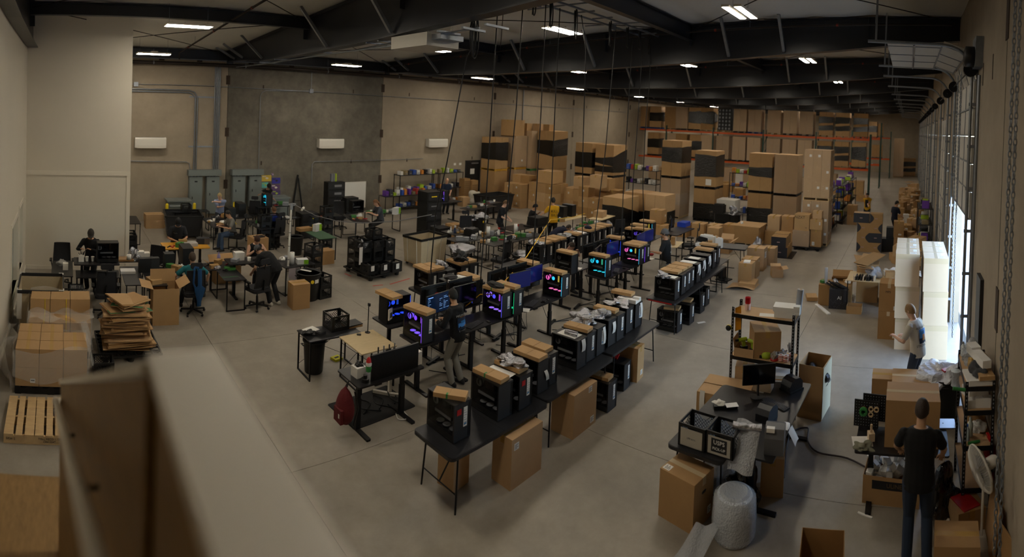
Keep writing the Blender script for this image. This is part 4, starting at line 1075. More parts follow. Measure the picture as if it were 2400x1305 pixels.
AD = ['open black tower with a red sticker on the nearest end of the foreground table row', 'black panoramic-glass tower with a green-taped carton on top, second in the foreground row', 'black tower with red sticker and long label strip, third in the foreground row',
      'black tower with a dangling blue-marked tag, fourth in the foreground row', 'black tower under a single brown carton, fifth in the foreground row', 'large black glass tower with silver packets on top, mid foreground row',
      'black tower under a skewed carton beside the large glass tower, foreground row', 'black tower topped with a big crinkled silver bag and long tag, foreground row', 'plain black tower with a silver packet and white tag, foreground row',
      'slim black tower under a carton, tenth in the foreground row', 'open tower with foil bag near the far end of the foreground row', 'last black tower at the far end of the foreground row with white foam on top']
for (x, y, z, r), l in zip(A, AD): 
    i = A.index((x, y, z, r))
    o = pc(l, x, y, z, r, 'none', ('paper_tag',) if i in (1, 3, 5, 8) else ())
    if i in (0, 2): MB().box(-.1, -.272, .33, -.03, -.268, .4).build('warning_sticker', m_red, o)
    if i == 3: hang_tag(o, .02, -.271, .30, .07, .16, .06)
    if i in (5,): hang_tag(o, .0, -.271, .45, .1, .2, .02)
    if i in (7, 11): hang_tag(o, .06, -.271, .44, .08, .3, .03)
    if i == 8: hang_tag(o, .03, -.271, .40, .1, .2)
ZT = .474
carton_flat('brown carton lying crosswise on the nearest open tower', 4.5, 4.98, .745 + ZT + .012, .62, .17, .42, green=True)
carton_flat('brown carton with green tape on the panoramic-glass tower', 5.27, 5.03, .745 + ZT + .012, .1, .19, .5, green=True)
carton_flat('brown carton under a silver foil packet, third foreground tower', 5.68, 5.03, .745 + ZT + .012, .05, .2, .46)
foil_bag('long silver foil packet lying on the third foreground tower', 5.68, 5.03, .745 + ZT + .068, .2, .4, .09, 4)
paper('white sheet between cartons on the second and third towers', 5.47, 5.02, .745 + ZT + .014, .15, .4, .1)
paper('white folded sheet under the carton of the nearest tower', 4.55, 4.98, .745 + ZT + .012, .15, .3, .4)
carton_flat('brown carton overhanging the fourth foreground tower', 6.14, 5.06, .757 + ZT + .012, .06, .22, .48)
carton_flat('brown carton on the fifth foreground tower', 6.42, 5.16, .757 + ZT + .012, .04, .21, .46)
paper('white sheet under silver packets on the large glass tower', 7.19, 5.1, .757 + ZT + .012, .22, .36)
for k in range(2): tag(MB().prism(poly_round(.05, .24, .02, 3), 0, .045).build('foil_packet', m_foil, None, (7.15 + .07 * k, 5.05 + .04 * k, .757 + ZT + .016), .1), ('left', 'right')[k] + ' silver packet on the large glass tower', 'packet')
carton_flat('skewed brown carton on the seventh foreground tower', 7.46, 5.12, .757 + ZT + .02, .12, .2, .46)
foil_bag('big crinkled silver bag on the eighth foreground tower', 7.76, 5.18, .757 + ZT + .012, .3, .46, .17, 9)
foil_bag('silver bag on the plain ninth foreground tower', 8.18, 5.12, .769 + ZT + .012, .2, .26, .1, 12)
carton_flat('brown carton on the slim tenth foreground tower', 8.5, 5.22, .769 + ZT + .012, .08, .17, .46)
foil_bag('silver foil bag on the open eleventh foreground tower', 8.9, 5.2, .769 + ZT + .012, .26, .36, .09, 15)
MB2 = MB().box(-.13, -.2, 0, .13, .2, .04).box(-.13, -.2, .04, -.06, .2, .075).box(.05, -.2, .04, .13, -.06, .075)
tag(MB2.build('foam_block', m_foam, None, (9.22, 5.14, .769 + ZT + .012), .1), 'white foam insert on the last foreground tower', 'foam')
carton_flat('brown carton laid behind the foam on the last foreground tower', 9.32, 5.34, .769 + ZT + .09, .1, .2, .44)
cbox('narrow taped carton standing under the near end of the foreground tables', (4.67, 5.06), .3, .28, .52, 0, .12, 'y', [('f', .06, .45, .07, .07)])
cbox('big plain carton under the first foreground table, printed label at its corner', (5.42, 4.62), .62, .34, .66, 0, 0, 'x', [('f', -.22, .55, .09, .09)])
cbox('big carton under the middle foreground table', (6.86, 4.72), .62, .42, .66, 0, 0, 'x', [('f', .2, .1, .1, .1), ('f', .12, .6, .09, .09)])
o = pc('black tower on the floor under the middle foreground table', 7.62, 4.75, 0, 0, 'none')
carton_flat('small brown carton on the tower under the middle table', 7.62, 4.72, ZT + .012, .1, .2, .36)
o = pc('black meshed tower on the floor under the far foreground table', 8.35, 4.9, 0, .1, 'none')
cbox('tall brown carton with paper tag under the far end of the foreground tables', (8.8, 4.82), .3, .42, .62, 0, .1, 'y', [('f', .05, .12, .09, .09)])
tag(MB().box(-.09, -.13, 0, .09, .13, .02).build('red_packet', m_red, None, (8.4, 5.0, ZT + .012), .3), 'red packet on the meshed tower under the far table', 'packet')
# ---------------------------------------------------------------- sit-stand benches, back to back
ROWB = [(6.15, 'first'), (7.42, 'second'), (8.85, 'third'), (11.75, 'fourth'), (13.1, 'fifth')]
for x, n in ROWB: standing_desk('black sit-stand desk, %s of the front bench row' % n, x, 7.2, .9, 0, 1.3 if x != 8.85 else 1.4)
ROWC = [(6.15, 'first'), (7.45, 'second'), (8.8, 'third'), (11.4, 'fourth'), (12.75, 'fifth'), (14.4, 'sixth')]
for x, n in ROWC: standing_desk('black sit-stand desk, %s of the rear bench row' % n, x, 8.1, .9, PI, 1.28)
B = [(5.70, 7.2, 'purple', 'purple-lit glass tower beside the person in the black hoodie'), (7.62, 7.18, 'violet', 'violet-lit tower with a black pouch on its carton'), (7.93, 7.15, 'green', 'green-lit tower with an extra long label strip'),
     (9.45, 7.13, 'rainbow', 'rainbow-lit tower under a carton with two green tapes'), (11.33, 7.2, 'cyan', 'cyan-lit tower on the fourth front bench'), (12.9, 7.12, 'rainbow', 'rainbow-lit tower under two cartons by the person in the grey cap'), (13.2, 7.1, 'purple', 'purple-lit tower right beside the person in the grey cap')]
for x, y, s, l in B: pc(l, x, y, .9, 0, s)
o = pc('blue-lit tower turned sideways at the left end of the benches', 5.82, 8.1, .9, PI / 2, 'blue', ('paper_tag',))
MB().box(.02, .256, .12, .09, .262, .38).build('paper_tag', m_paper, o)
tag(MB().box(-.07, -.012, 0, .07, .012, .2).box(-.03, -.02, .04, .03, -.012, .13, 1).build('graphics_card_box', [m_acw, m_blk2], None, (5.62, 7.95, .9 + .09), .5), 'white packaged part leaning inside the blue-lit tower front', 'part')
CT = .9 + ZT + .012
carton_flat('brown carton on the purple-lit tower', 5.7, 7.2, CT, .2, .24, .54)
carton_flat('brown carton turned sideways on the blue-lit tower', 5.66, 8.08, CT, .1, .25, .5)
carton_flat('brown carton under the black pouch on the violet-lit tower', 7.6, 7.2, CT, .15, .24, .5, green=True)
bag_blob('tool_pouch', 'black zip pouch on the violet-lit tower', 'pouch', (7.6, 7.22, CT + .056), .2, .4, .09, m_blackm, 5, .15)
carton_flat('brown carton with double green tape on the green-lit tower', 7.93, 7.2, CT, .12, .2, .5, green=True)
carton_flat('green-taped brown carton on the third-bench rainbow tower', 9.43, 7.15, CT, .05, .22, .5, green=True)
carton_flat('brown carton on the cyan-lit tower', 11.32, 7.22, CT, .03, .22, .5)
carton_flat('left brown carton of the pair over the rainbow and purple towers', 12.9, 7.14, CT, 0, .26, .5)
carton_flat('right brown carton of the pair over the rainbow and purple towers', 13.19, 7.14, CT, .05, .25, .46)
CP = [(7.72, 8.1, 'blue', 'blue-lit tower behind the black screen on the rear bench'), (9.55, 8.05, 'none', 'unlit tower behind the twin monitors on the rear bench'), (11.0, 8.0, 'none', 'tall unlit tower at the start of the fourth rear bench'), (13.35, 7.98, 'blue', 'blue-lit tower on the sixth rear bench'), (14.95, 7.98, 'purple', 'purple-lit tower at the far end of the rear bench')]
for x, y, s, l in CP: pc(l, x, y, .9, 0, s, ('paper_tag',))
for (x, y, s, l), c in zip(CP, ('behind the black screen', 'behind the twin monitors', 'on the tall unlit rear tower', 'on the sixth rear bench tower', 'at the far end of the rear bench')): carton_flat('brown carton on a tower ' + c, x, y, CT, .05, .24, .5)
monitor('monitor showing a dark benchmark screen in front of the hoodie wearer', 6.3, 7.42, .9, .12, 'benchmark')
monitor('black blank monitor to the right of the benchmark screen', 7.05, 7.52, .9, 0, 'off')
monitor('dark blue monitor facing the second bench keyboard', 8.55, 7.42, .9, -.1, 'blue')
monitor('blue monitor between the green tower and the rainbow tower', 9.1, 7.5, .9, .05, 'blue')
for k, (x, r) in enumerate(((6.55, PI), (7.25, PI), (8.3, PI + .1), (8.95, PI), (11.85, PI), (12.5, PI))):
    o = monitor('back of a black monitor on the rear bench, %s from the left' % ORD[k], x, 7.86, .9, r, 'off')
    if k < 2: ring(MB(), Matrix.Identity(4), 1, 1, 1); b = MB(); ring(b, Matrix.Translation((-.05, .046, .36)) @ Matrix.Rotation(-PI / 2, 4, 'X'), .075, .1, .006, 24); b.build('red_ring', m_red, o)
monitor('blank monitor left of the cyan-lit tower aisle', 11.7, 7.5, .9, .3, 'off'); monitor('blank dark monitor beside the rainbow pair', 12.4, 7.5, .9, 0, 'blue')
monitor('monitor with purple glow left of the grey cap person', 13.9, 7.45, .9, .1, 'blue'); monitor('monitor past the grey cap person', 14.5, 7.5, .9, 0, 'blue')
keyboard('keyboard on the bench right of the hoodie wearer', 6.9, 7.05, .9, .25); keyboard('keyboard on the third front bench', 8.6, 7.08, .9, .35); keyboard('keyboard beside the cyan-lit tower', 11.95, 7.08, .9, .4); keyboard('keyboard by the tall unlit rear tower', 11.5, 8.2, .9, .4)
paper('white sheet on the front bench by the green-lit tower', 8.18, 7.0, .9, .2, .3, .6); paper('white sheet beside the tall unlit rear tower', 11.45, 8.0, .9, .2, .28, .3); paper('white sheet at the end of the rainbow pair bench', 13.62, 7.0, .9)
tag(MB().prism(poly_round(.7, .3, .03), 0, .004).build('desk_mat', m_blackm, None, (8.75, 7.06, .9), .05), 'black desk mat on the third front bench', 'mat')
tag(MB().prism(poly_round(.7, .3, .03), 0, .004).build('desk_mat', m_blackm, None, (6.9, 7.03, .9), .05), 'black desk mat on the bench beside the hoodie wearer', 'mat')
MS = ['first', 'second', 'third']
for k, (x, y) in enumerate(((7.2, 6.98), (9.0, 7.0), (12.25, 7.02))): 
    o = MB().lathe([(.03, 0), (.032, .015), (.02, .032), (.0001, .036)], 10).build('mouse', m_blk, None, (x, y, .9)); o.scale = (1, 1.7, 1); tag(o, 'black mouse on the front bench row beside the %s keyboard' % MS[k], 'mouse')
for k, (x, y) in enumerate(((8.2, 7.2), (8.85, 6.98), (11.75, 6.98))): tag(MB().box(-.07, -.05, 0, .07, .05, .03).box(-.05, -.03, .03, .05, .03, .045).build('test_gadget', m_blk2, None, (x, y, .9), .4 * k), 'small black test gadget by the %s keyboard' % MS[k], 'gadget')
# cables dangling under the benches
def cable(label, pts, r=.006, m=None):
    P = [Vector(p) for p in pts]; Q = []
    for i in range(len(P) - 1):
        for k in range(5):
            t = k / 5; p0, p1, p2, p3 = P[max(0, i - 1)], P[i], P[i + 1], P[min(len(P) - 1, i + 2)]
            Q.append(.5 * ((2 * p1) + (p2 - p0) * t + (2 * p0 - 5 * p1 + 4 * p2 - p3) * t * t + (3 * p1 - p0 - 3 * p2 + p3) * t ** 3))
    Q.append(P[-1]); return tag(MB().tube(Q, r, 5).build('cable', m or m_cord), label, 'cable')
R2 = random.Random(5)
for k, x in enumerate((5.9, 6.9, 7.2, 7.9, 8.3, 8.7, 9.3, 11.2, 11.7, 12.3, 12.9, 13.4)):
    y = 7.4 + R2.uniform(-.1, .3)
    cable('black cable hanging in loops under the back-to-back benches, %s from the left' % ORD[k], [(x, y, .86), (x + .08, y - .1, .5), (x + .25, y - .15, .22 + R2.uniform(-.1, .15)), (x + .4, y, .4), (x + .5, y + .05, .86)])
for k, (x, y) in enumerate(((6.3, 7.6), (8.1, 7.62), (9.6, 7.3), (10.9, 7.5), (12.0, 7.6))):
    cable('cable snaking over the floor under the benches, %s from the left' % ORD[k], [(x, y, .012), (x + .3, y - .3, .012), (x + .7, y + .05, .012), (x + .4, y + .25, .012), (x + 1.0, y + .1, .012)], .008)
    tag(MB().box(-.2, -.03, 0, .2, .03, .04).build('power_strip', m_blk, None, (x + .3, y + .25, 0), .3), 'black power strip under the benches, %s from the left' % ORD[k], 'power strip')
for k, (x, y) in enumerate(((9.1, 6.3), (9.35, 5.95), (8.1, 6.2), (7.6, 6.15), (6.6, 6.1), (8.85, 6.6))):
    tag(MB().prism([(-.07, -.02), (.07, -.035), (.06, .03), (-.06, .025)], 0, .0015).build('floor_tape', mat('red_tape', '#b5483c', .6), None, (x, y, .0), R2.uniform(0, 3)), 'scrap of red floor tape in front of the benches, %s' % ('near the third bench', 'nearest the foreground tables', 'under the second bench edge', 'midway along', 'closest to the pegboard desk', 'by the rainbow tower leg')[k], 'tape')
# ---------------------------------------------------------------- folding-table rows behind
folding_table('black folding table behind the hoodie wearer holding five towers', 8.33, 9.47, .745)
for k, x in enumerate((11.3, 13.13, 14.96)): folding_table('folding table in the long rear row of towers, %s from the left' % ORD[k], x, 9.62, .745, .03)
D = [(7.62, 9.42, 'open tower with white fans at the left of the rear folding table'), (7.86, 9.4, 'slim tower second from left on the rear folding table'), (8.1, 9.36, 'tower with blue-marked strip tag on the rear folding table'), (8.62, 9.45, 'tower under the black strap bundle on the rear folding table'), (8.93, 9.47, 'rightmost tower on the rear folding table')]
for x, y, l in D: pc(l, x, y, .745)
ZD = .745 + ZT + .012
carton_flat('wide brown carton over the two left rear towers', 7.62, 9.5, ZD, 0, .24, .56); carton_flat('second brown carton over the two left rear towers', 7.88, 9.48, ZD, .03, .23, .5)
foil_bag('crumpled silver film on the strip-tag tower', 8.1, 9.45, ZD, .24, .34, .1, 22)
carton_flat('brown carton under the black strap bundle', 8.62, 9.5, ZD, 0, .26, .5); carton_flat('brown carton on the rightmost rear tower', 8.93, 9.5, ZD, 0, .26, .46)
bag_blob('strap_bundle', 'bundle of black straps on the cartons of the rear folding table', 'bundle', (8.72, 9.52, ZD + .056), .3, .36, .16, m_blackm, 31, .5)
pc('dark tower carrying white foam and a grey pouch on the rear bench', 7.28, 8.15, .9, 0, 'none', ('paper_tag',))
tag(MB().box(-.2, -.1, 0, .2, .1, .05).box(.06, -.16, 0, .2, .1, .07).build('foam_block', m_foam, None, (7.33, 8.05, CT), .3), 'white foam strip under the grey pouch on the rear bench', 'foam')
bag_blob('tool_pouch', 'dark grey zip pouch lying on white foam', 'pouch', (7.25, 8.15, CT + .05), .24, .3, .1, m_blk2, 8, .15)
E_ = [11.62, 11.95, 12.32, 12.66, 13.06, 13.5, 13.84, 14.25, 14.6, 14.96, 15.35]
ED = ['left-end tower with silver packets on a white lid', 'tower with a small red patch', 'third tower', 'fourth tower', 'tower topped with crumpled foil', 'tower with a long label strip', 'tower draped with a white cloth', 'tower beside the white cloth', 'tower under the navy cap', 'second last tower', 'last tower']
for k, x in enumerate(E_):
    y = 9.57 + .03 * (x - 13)
    pc(ED[k] + ' in the long rear row', x, y, .745)
    if k in (0, 4): foil_bag('silver packets on the ' + ED[k] + ' of the rear row', x, y, ZD, .24, .34, .09, 40 + k)
    elif k == 6: tag(MB().grid(lambda u, v: ((u - .5) * .36, (v - .5) * .5, .01 + .02 * math.sin(7 * u) * math.sin(9 * v) - (.22 * max(0, abs(u - .5) - .38) * 8) - (.3 * max(0, .12 - v) * 8)), 14, 14).build('white_cloth', m_paper, None, (x, y, ZD), 0), 'white cloth draped over a tower in the long rear row', 'cloth')
    else: carton_flat('brown carton on the %s of the long rear row' % ED[k], x, y + .03, ZD, .03 * (k % 3), .27, .5)
bag_blob('cap', 'dark navy cap lying on a carton in the rear row', 'cap', (14.3, 9.6, ZD + .06), .22, .26, .1, mat('navy_cloth', '#15182a', .9), 77, .1)
# ---------------------------------------------------------------- right-hand folding tables with towers on and under them
folding_table('black folding table with red-taped edge in the right tower group', 11.86, 5.3, .745); folding_table('second black folding table of the right tower group', 13.69, 5.38, .755)
frame_desk('black frame desk ending the right tower group', 14.95, 5.5, .74, 0, 1.0, .6, False)
tag(MB().box(-.003, -.3, 0, .003, .3, .02).build('red_edge_tape', m_red, None, (10.942, 5.3, .715)), 'red tape strip along the end edge of the right folding table', 'tape')
F = [(11.25, 5.27, 'open tower showing a silver power supply at the near end of the right group'), (11.68, 5.3, 'second tower of the right group'), (11.98, 5.32, 'third tower of the right group'), (12.27, 5.34, 'fourth tower of the right group'), (12.75, 5.36, 'tower with white papers on its lid in the right group'), (13.2, 5.4, 'tower with two hanging tags in the right group'), (13.72, 5.45, 'tower with bundled white tags in the right group'), (14.25, 5.5, 'tower under a carton near the far end of the right group'), (14.85, 5.6, 'last tower under a carton in the right group')]
for x, y, l in F:
    o = pc(l, x, y, .75 if x < 14.7 else .74)
    if 12.6 < x < 14: hang_tag(o, .0, -.271, .45, .08, .28, .05); hang_tag(o, -.06, -.271, .44, .07, .2, -.04)
MB().box(-.11, -.2, .19, -.1, .17, .25).box(-.115, -.15, .2, -.11, -.02, .245).build('silver_bracket', m_galv, o)
ZF = .75 + ZT + .012
foil_bag('clear bag and silver scraps on the near-end tower of the right group', 11.2, 5.36, ZF, .22, .34, .08, 51); paper('white sheet on the near-end tower of the right group', 11.28, 5.2, ZF)
for k, x in enumerate((11.66, 11.97, 12.28)): carton_flat('brown carton, %s of three side by side in the right group' % ORD[k], x, 5.38, ZF, .02, .28, .48)
paper('white papers on a tower lid in the right group', 12.75, 5.4, ZF, .22, .4); paper('white folded papers on the tower lid beside hanging tags', 13.2, 5.42, ZF, .22, .3)
for k, x in enumerate((14.2, 14.82)): carton_flat(('brown carton on a tower near the far end of the right group', 'brown carton on the last tower of the right group')[k], x, 5.55 + .1 * k, ZF, 0, .26, .5)
U = [(11.3, 5.2, 'open tower with white fans on the floor under the right folding table'), (11.9, 5.15, 'tower with a red mark on the floor under the right folding table'), (12.75, 5.22, 'third tower on the floor under the right folding tables'), (13.3, 5.3, 'last tower on the floor under the right folding tables')]
for x, y, l in U: pc(l, x, y, 0)
carton_flat('brown carton on the white-fan tower under the right table', 11.32, 5.15, ZT + .02, .2, .24, .36); carton_flat('grey-brown carton on the red-mark tower under the right table', 12.0, 5.15, ZT + .02, .1, .24, .4)
paper('white slip on the floor beside the right tower group', 12.1, 4.72, 0, .1, .22, .9)
# ---------------------------------------------------------------- left side: office corner, pallets, build stations
def tub_crates(label, x, y, n, rz=0, top=None, z=0, what=''):
    """a column of n stacked milk crates, each a thing"""
    lv = {1: ['single'], 2: ['lower', 'upper'], 3: ['bottom', 'middle', 'top'], 4: ['bottom', 'second', 'third', 'top'], 5: ['bottom', 'second', 'third', 'fourth', 'top'], 6: ['bottom', 'second', 'third', 'fourth', 'fifth', 'top']}[n]
    for k in range(n): crate('%s black milk crate %s' % (lv[k], label), x + R.uniform(-.008, .008), y + R.uniform(-.008, .008), z + .287 * k, rz + R.uniform(-.03, .03))
# wooden pallet, every board its own piece
t = thing('pallet', 'bare pale wooden pallet at the lower left beside the wrapped boxes', 'pallet', (-.25, 7.82, 0), .02)
for s in (-1, 0, 1):
    b = MB(); y = s * .46; b.box(-.6, y - .02, .02, .6, y + .02, .11); b.box(-.6, y - .02, .0, -.25, y + .02, .02).box(-.1, y - .02, 0, .1, y + .02, .02).box(.25, y - .02, 0, .6, y + .02, .02)
    o = b.build('stringer', m_wood, t)
    if s < 0:
        text_mesh('582612', .045, m_ink, o, (-.5, -.482, .065), (PI / 2, 0, 0), 'stamp'); text_mesh('TOLL MECO 1.135', .04, m_ink, o, (.05, -.482, .075), (PI / 2, 0, 0), 'stamp'); text_mesh('CR41324T', .04, m_ink, o, (.05, -.482, .035), (PI / 2, 0, 0), 'stamp')
R3 = random.Random(2); x = -.6
for k, w_ in enumerate((.14, .1, .14, .13, .1, .13, .13, .1, .13)):
    MB().box(x, -.49 + R3.uniform(-.01, .01), .112, x + w_ - .006, .5 + R3.uniform(-.01, .01), .112 + .018 + R3.uniform(0, .003)).build('deck_board', m_wood, t); x += w_ + (.028 if k in (0, 1, 3, 4, 6, 7) else .006)
for y in (-.44, 0, .44): MB().box(-.6, y - .05, -.0, .6, y + .05, .018).build('bottom_board', m_wood, t)
# wrapped cartons near the wall
t = thing('pallet_load', 'six taped cartons on a black pallet, torn clear film around their middle', 'pallet load', (-.22, 9.15, 0), .01)
pallet_parts(t, m_blk, 1.2, 1.05, 7)
for i in range(3):
    for j in range(3):
        for k in range(2):
            if k == 1 and j == 2 and i == 2: continue
            me = carton_mesh(.395, .34, .31, m_card[1]); put('carton', me, t, (-.395 + i * .397, -.345 + j * .345, .128 + k * .313))
            if k == 1: MB().box(-.03, -.17, .31, .03, .17, .3115).build('packing_tape', m_tape, t, (-.395 + i * .397, -.345 + j * .345, .128 + k * .313))
for i in (0, 2): MB().box(-.04, -.003, 0, .04, 0, .07).box(-.03, -.0036, .03, .03, -.003, .05, 1).build('barcode_label', [m_paper, m_ink], t, (-.3 + i * .397, -.518, .19))
m_filmtorn = mat('torn_clear_film', '#ebe8e0', .1, spec=1, alpha=.28, bump=1.2, bscale=22)
film(t, 1.26, 1.12, [.30, .22, .55, .5], [.76, .80, .62, .7], m_filmtorn, .12, 'torn_film')
b = MB(); b.grid(lambda u, v: (-.68 - .12 * math.sin(PI * v) + .1 * math.sin(9 * u + 4 * v), -.5 + .95 * u, .02 + v * .8 + .05 * math.sin(11 * u)), 16, 10); b.build('hanging_film', m_filmtorn, t)
b = MB(); b.grid(lambda u, v: (.55 + .12 * v + .05 * math.sin(8 * u), -.55 + .9 * u, .95 - .45 * v + .04 * math.sin(12 * u + 3 * v)), 14, 8); b.build('loose_film', m_filmtorn, t)
t = thing('pallet_load', 'yellow-strapped cartons under clear film behind the torn wrapped cartons', 'pallet load', (-.1, 10.4, 0))
pallet_parts(t, m_blk, 1.2, 1.0, 7)
for i in range(3):
    for j in range(2):
        for k in range(3):
            if k == 2 and j == 0: continue
            put('carton', carton_mesh(.39, .48, .27, m_card[1]), t, (-.39 + i * .395, -.245 + j * .485, .128 + k * .272))
for x in (-.3, .12): MB().box(x, -.5, .13, x + .012, -.498, .68).box(x, -.5, .676, x + .012, .0, .68).box(x, -.004, .68, x + .012, 0, .95).build('yellow_strap', m_yel, t)
film(t, 1.23, 1.02, [.15, .15, .2, .2], [.75, .75, .98, .98], m_filmtorn, .1); 
b = MB(); b.grid(lambda u, v: (-.6 + 1.25 * u, -.5 + .5 * v, .73 + .05 * math.sin(14 * u + 6 * v) + .07 * math.sin(5 * u + 2) * math.sin(PI * v)), 20, 8); b.build('crumpled_film', m_filmtorn, t)
# tall canvas cart by the wall, crates of packed cards, flattened cartons
def canvas_cart(label, x, y, rz, w, d, h, rim, z0=.12, straps=True):
    t = thing('laundry_cart', label, 'cart', (x, y, 0), rz); b = MB(); k = .9
    o = [(-w / 2, -d / 2), (w / 2, -d / 2), (w / 2, d / 2), (-w / 2, d / 2)]
    for (xa, ya), (xb, yb) in zip(o, o[1:] + o[:1]):
        for s, e in ((1, 0), (.985, .004)): b.grid(lambda u, v: ((xa + (xb - xa) * u) * s * (k + (1 - k) * v), (ya + (yb - ya) * u) * s * (k + (1 - k) * v) , z0 + (h - z0) * v + 0 * math.sin(9 * u)), 8, 6)
    b.add([(px * k, py * k, z0 + .01) for px, py in o], [(0, 1, 2, 3)])
    b.build('canvas_body', m_canvas, t)
    r = MB()
    for (xa, ya), (xb, yb) in zip(o, o[1:] + o[:1]): r.bar((xa, ya, h - .03), (xb, yb, h - .03), .03, .07)
    r.build('rim_sleeve', rim, t)
    if straps:
        q = MB()
        for px, py in o:
            q.bar((px * k * 1.012, py * k * 1.012, z0), (px * 1.012, py * 1.012, h), .09, .09) if rim is m_paper else None
        for f in (-.25, .25):
            q.bar((f * w, -d / 2 * k - .006, z0), (f * w, -d / 2 - .006, h - .05), .035, .006); q.bar((w / 2 * k + .006, f * d, z0), (w / 2 + .006, f * d, h - .05), .006, .035)
            q.bar((-w / 2 * k - .006, f * d, z0), (-w / 2 - .006, f * d, h - .05), .006, .035)
        q.build('strap', mat('canvas_strap', '#cfc8b8', .8), t)
    MB().box(-w / 2 * k, -d / 2 * k, z0 - .03, w / 2 * k, d / 2 * k, z0).build('base_board', m_wood, t)
    for px, py in o: MB().lathe([(.05, -.016), (.05, .016)], 12, (0, 0, 0), 0, True, Matrix.Translation((px * k * .85, py * k * .85, .05)) @ Matrix.Rotation(PI / 2, 4, 'X')).build('caster', m_blk, t)
    return t
t = canvas_cart('tall white-cornered canvas cart against the left wall', -.52, 11.4, .02, .95, 1.12, .95, m_blk2)
for sx in (-1, 1):
    for sy in (-1, 1):
        MB().box(sx * .475 - .09 * (sx > 0) - .005, sy * .56 - .012, .35, sx * .475 + .09 * (sx < 0) + .005, sy * .56 + .012, .965).box(sx * .475 - .012, sy * .56 - .1 * (sy > 0), .35, sx * .475 + .012, sy * .56 + .1 * (sy < 0), .965).build('white_corner', m_paper, t)
m_cards = mat('foil_cards', '#8c8c90', .25, .6)
for k in range(4):
    x, y, z = .24, 11.85 + (.38 if k > 1 else 0), .287 * (k % 2)
    crate(['lower front', 'upper front', 'lower rear', 'upper rear'][k] + ' milk crate packed with upright foil sleeves', x, y, z)
    b = MB()
    for j in range(9): b.ob(Matrix.Translation((-.14 + j * .035, 0, .15)) @ Matrix.Rotation(.12, 4, 'Y'), .018, .27, .24)
    tag(b.build('foil_sleeves', m_cards, None, (x, y, z + .012)), 'row of foil sleeves standing in the %s packed crate' % ['lower front', 'upper front', 'lower rear', 'upper rear'][k], 'sleeves', None, 'stuff')
crate('lone empty milk crate on the floor beside the flattened cartons', .69, 9.32, 0, .02); crate('milk crate stacked inside the lone crate by the flattened cartons', .69, 9.32, .287, .02) if False else None
def plastic_pallet(label, x, y, rz=0, W=1.15, D=1.15):
    t = thing('plastic_pallet', label, 'pallet', (x, y, 0), rz); b = MB(); n = 7
    for k in range(n + 1):
        q = -W / 2 + W * k / n; b.box(q - .012, -D / 2, .11, q + .012, D / 2, .15); q = -D / 2 + D * k / n; b.box(-W / 2, q - .012, .11, W / 2, q + .012, .15)
    for i in range(n):
        for j in range(n):
            if (i + j) % 2 == 0: x0, y0 = -W / 2 + W * i / n, -D / 2 + D * j / n; b.bar((x0, y0, .13), (x0 + W / n, y0 + D / n, .13), .014, .03); b.bar((x0 + W / n, y0, .13), (x0, y0 + D / n, .13), .014, .03)
    b.build('deck_grid', m_blk, t)
    for i in (-1, 0, 1):
        for j in (-1, 0, 1): MB().cyl(i * (W / 2 - .1), j * (D / 2 - .1), 0, .11, .06, .075, 10).build('foot', m_blk, t)
    return t
plastic_pallet('black plastic pallet under the flattened cartons', 1.22, 10.25, .05)
GRN = mat('green_print', '#28683a', .6)
z = .152
for k in range(30):
    top = k > 24; g = k in (24, 25, 27)
    w_, d_ = (R3.uniform(.75, .95), R3.uniform(.62, .85)) if k < 24 else (R3.uniform(.5, .95), R3.uniform(.5, .75))
    b = MB(); til = R3.uniform(-.05, .05) if k < 24 else R3.uniform(-.2, .2); 
    b.cb(0, 0, 0, w_, d_, .012); b.cb(R3.uniform(-.05, .05), R3.uniform(-.04, .04), .014, w_ * .9, d_ * .9, .01); b.box(-w_ / 2, -d_ / 2, .012, w_ / 2, -d_ / 2 + .16, .016, 1)
    o = b.build('flattened_carton', [m_card[k % 4], GRN if g else m_card[(k + 1) % 4]], None, (1.2 + R3.uniform(-.06, .06), 10.2 + R3.uniform(-.06, .06), z), R3.uniform(-.16, .16) if k < 24 else R3.uniform(-.7, .7))
    o.rotation_euler.x = til * .5; o.rotation_euler.y = til
    lab = 'flattened carton in the tall pile on the black pallet'
    if g: lab = ['green-edged flattened carton low on the pile top', 'green flattened carton jutting from the pile', '', 'green-edged flattened carton hanging over the pile front'][k - 24]
    elif k == 29: lab = 'topmost flattened carton lying askew on the pile'
    tag(o, lab, 'cardboard', None if lab != 'flattened carton in the tall pile on the black pallet' else 'flattened cartons piled on the black pallet'); z += .029 if k < 24 else .035
obox('tall open carton with splayed flaps by the teal-shirted person', (2.2, 11.58), .58, .56, .80, 0, -.03, (None, 60, 10, 75))
crate('milk crate peeking from under the flattened-carton pallet', 1.6, 9.5, 0, .3) if False else None
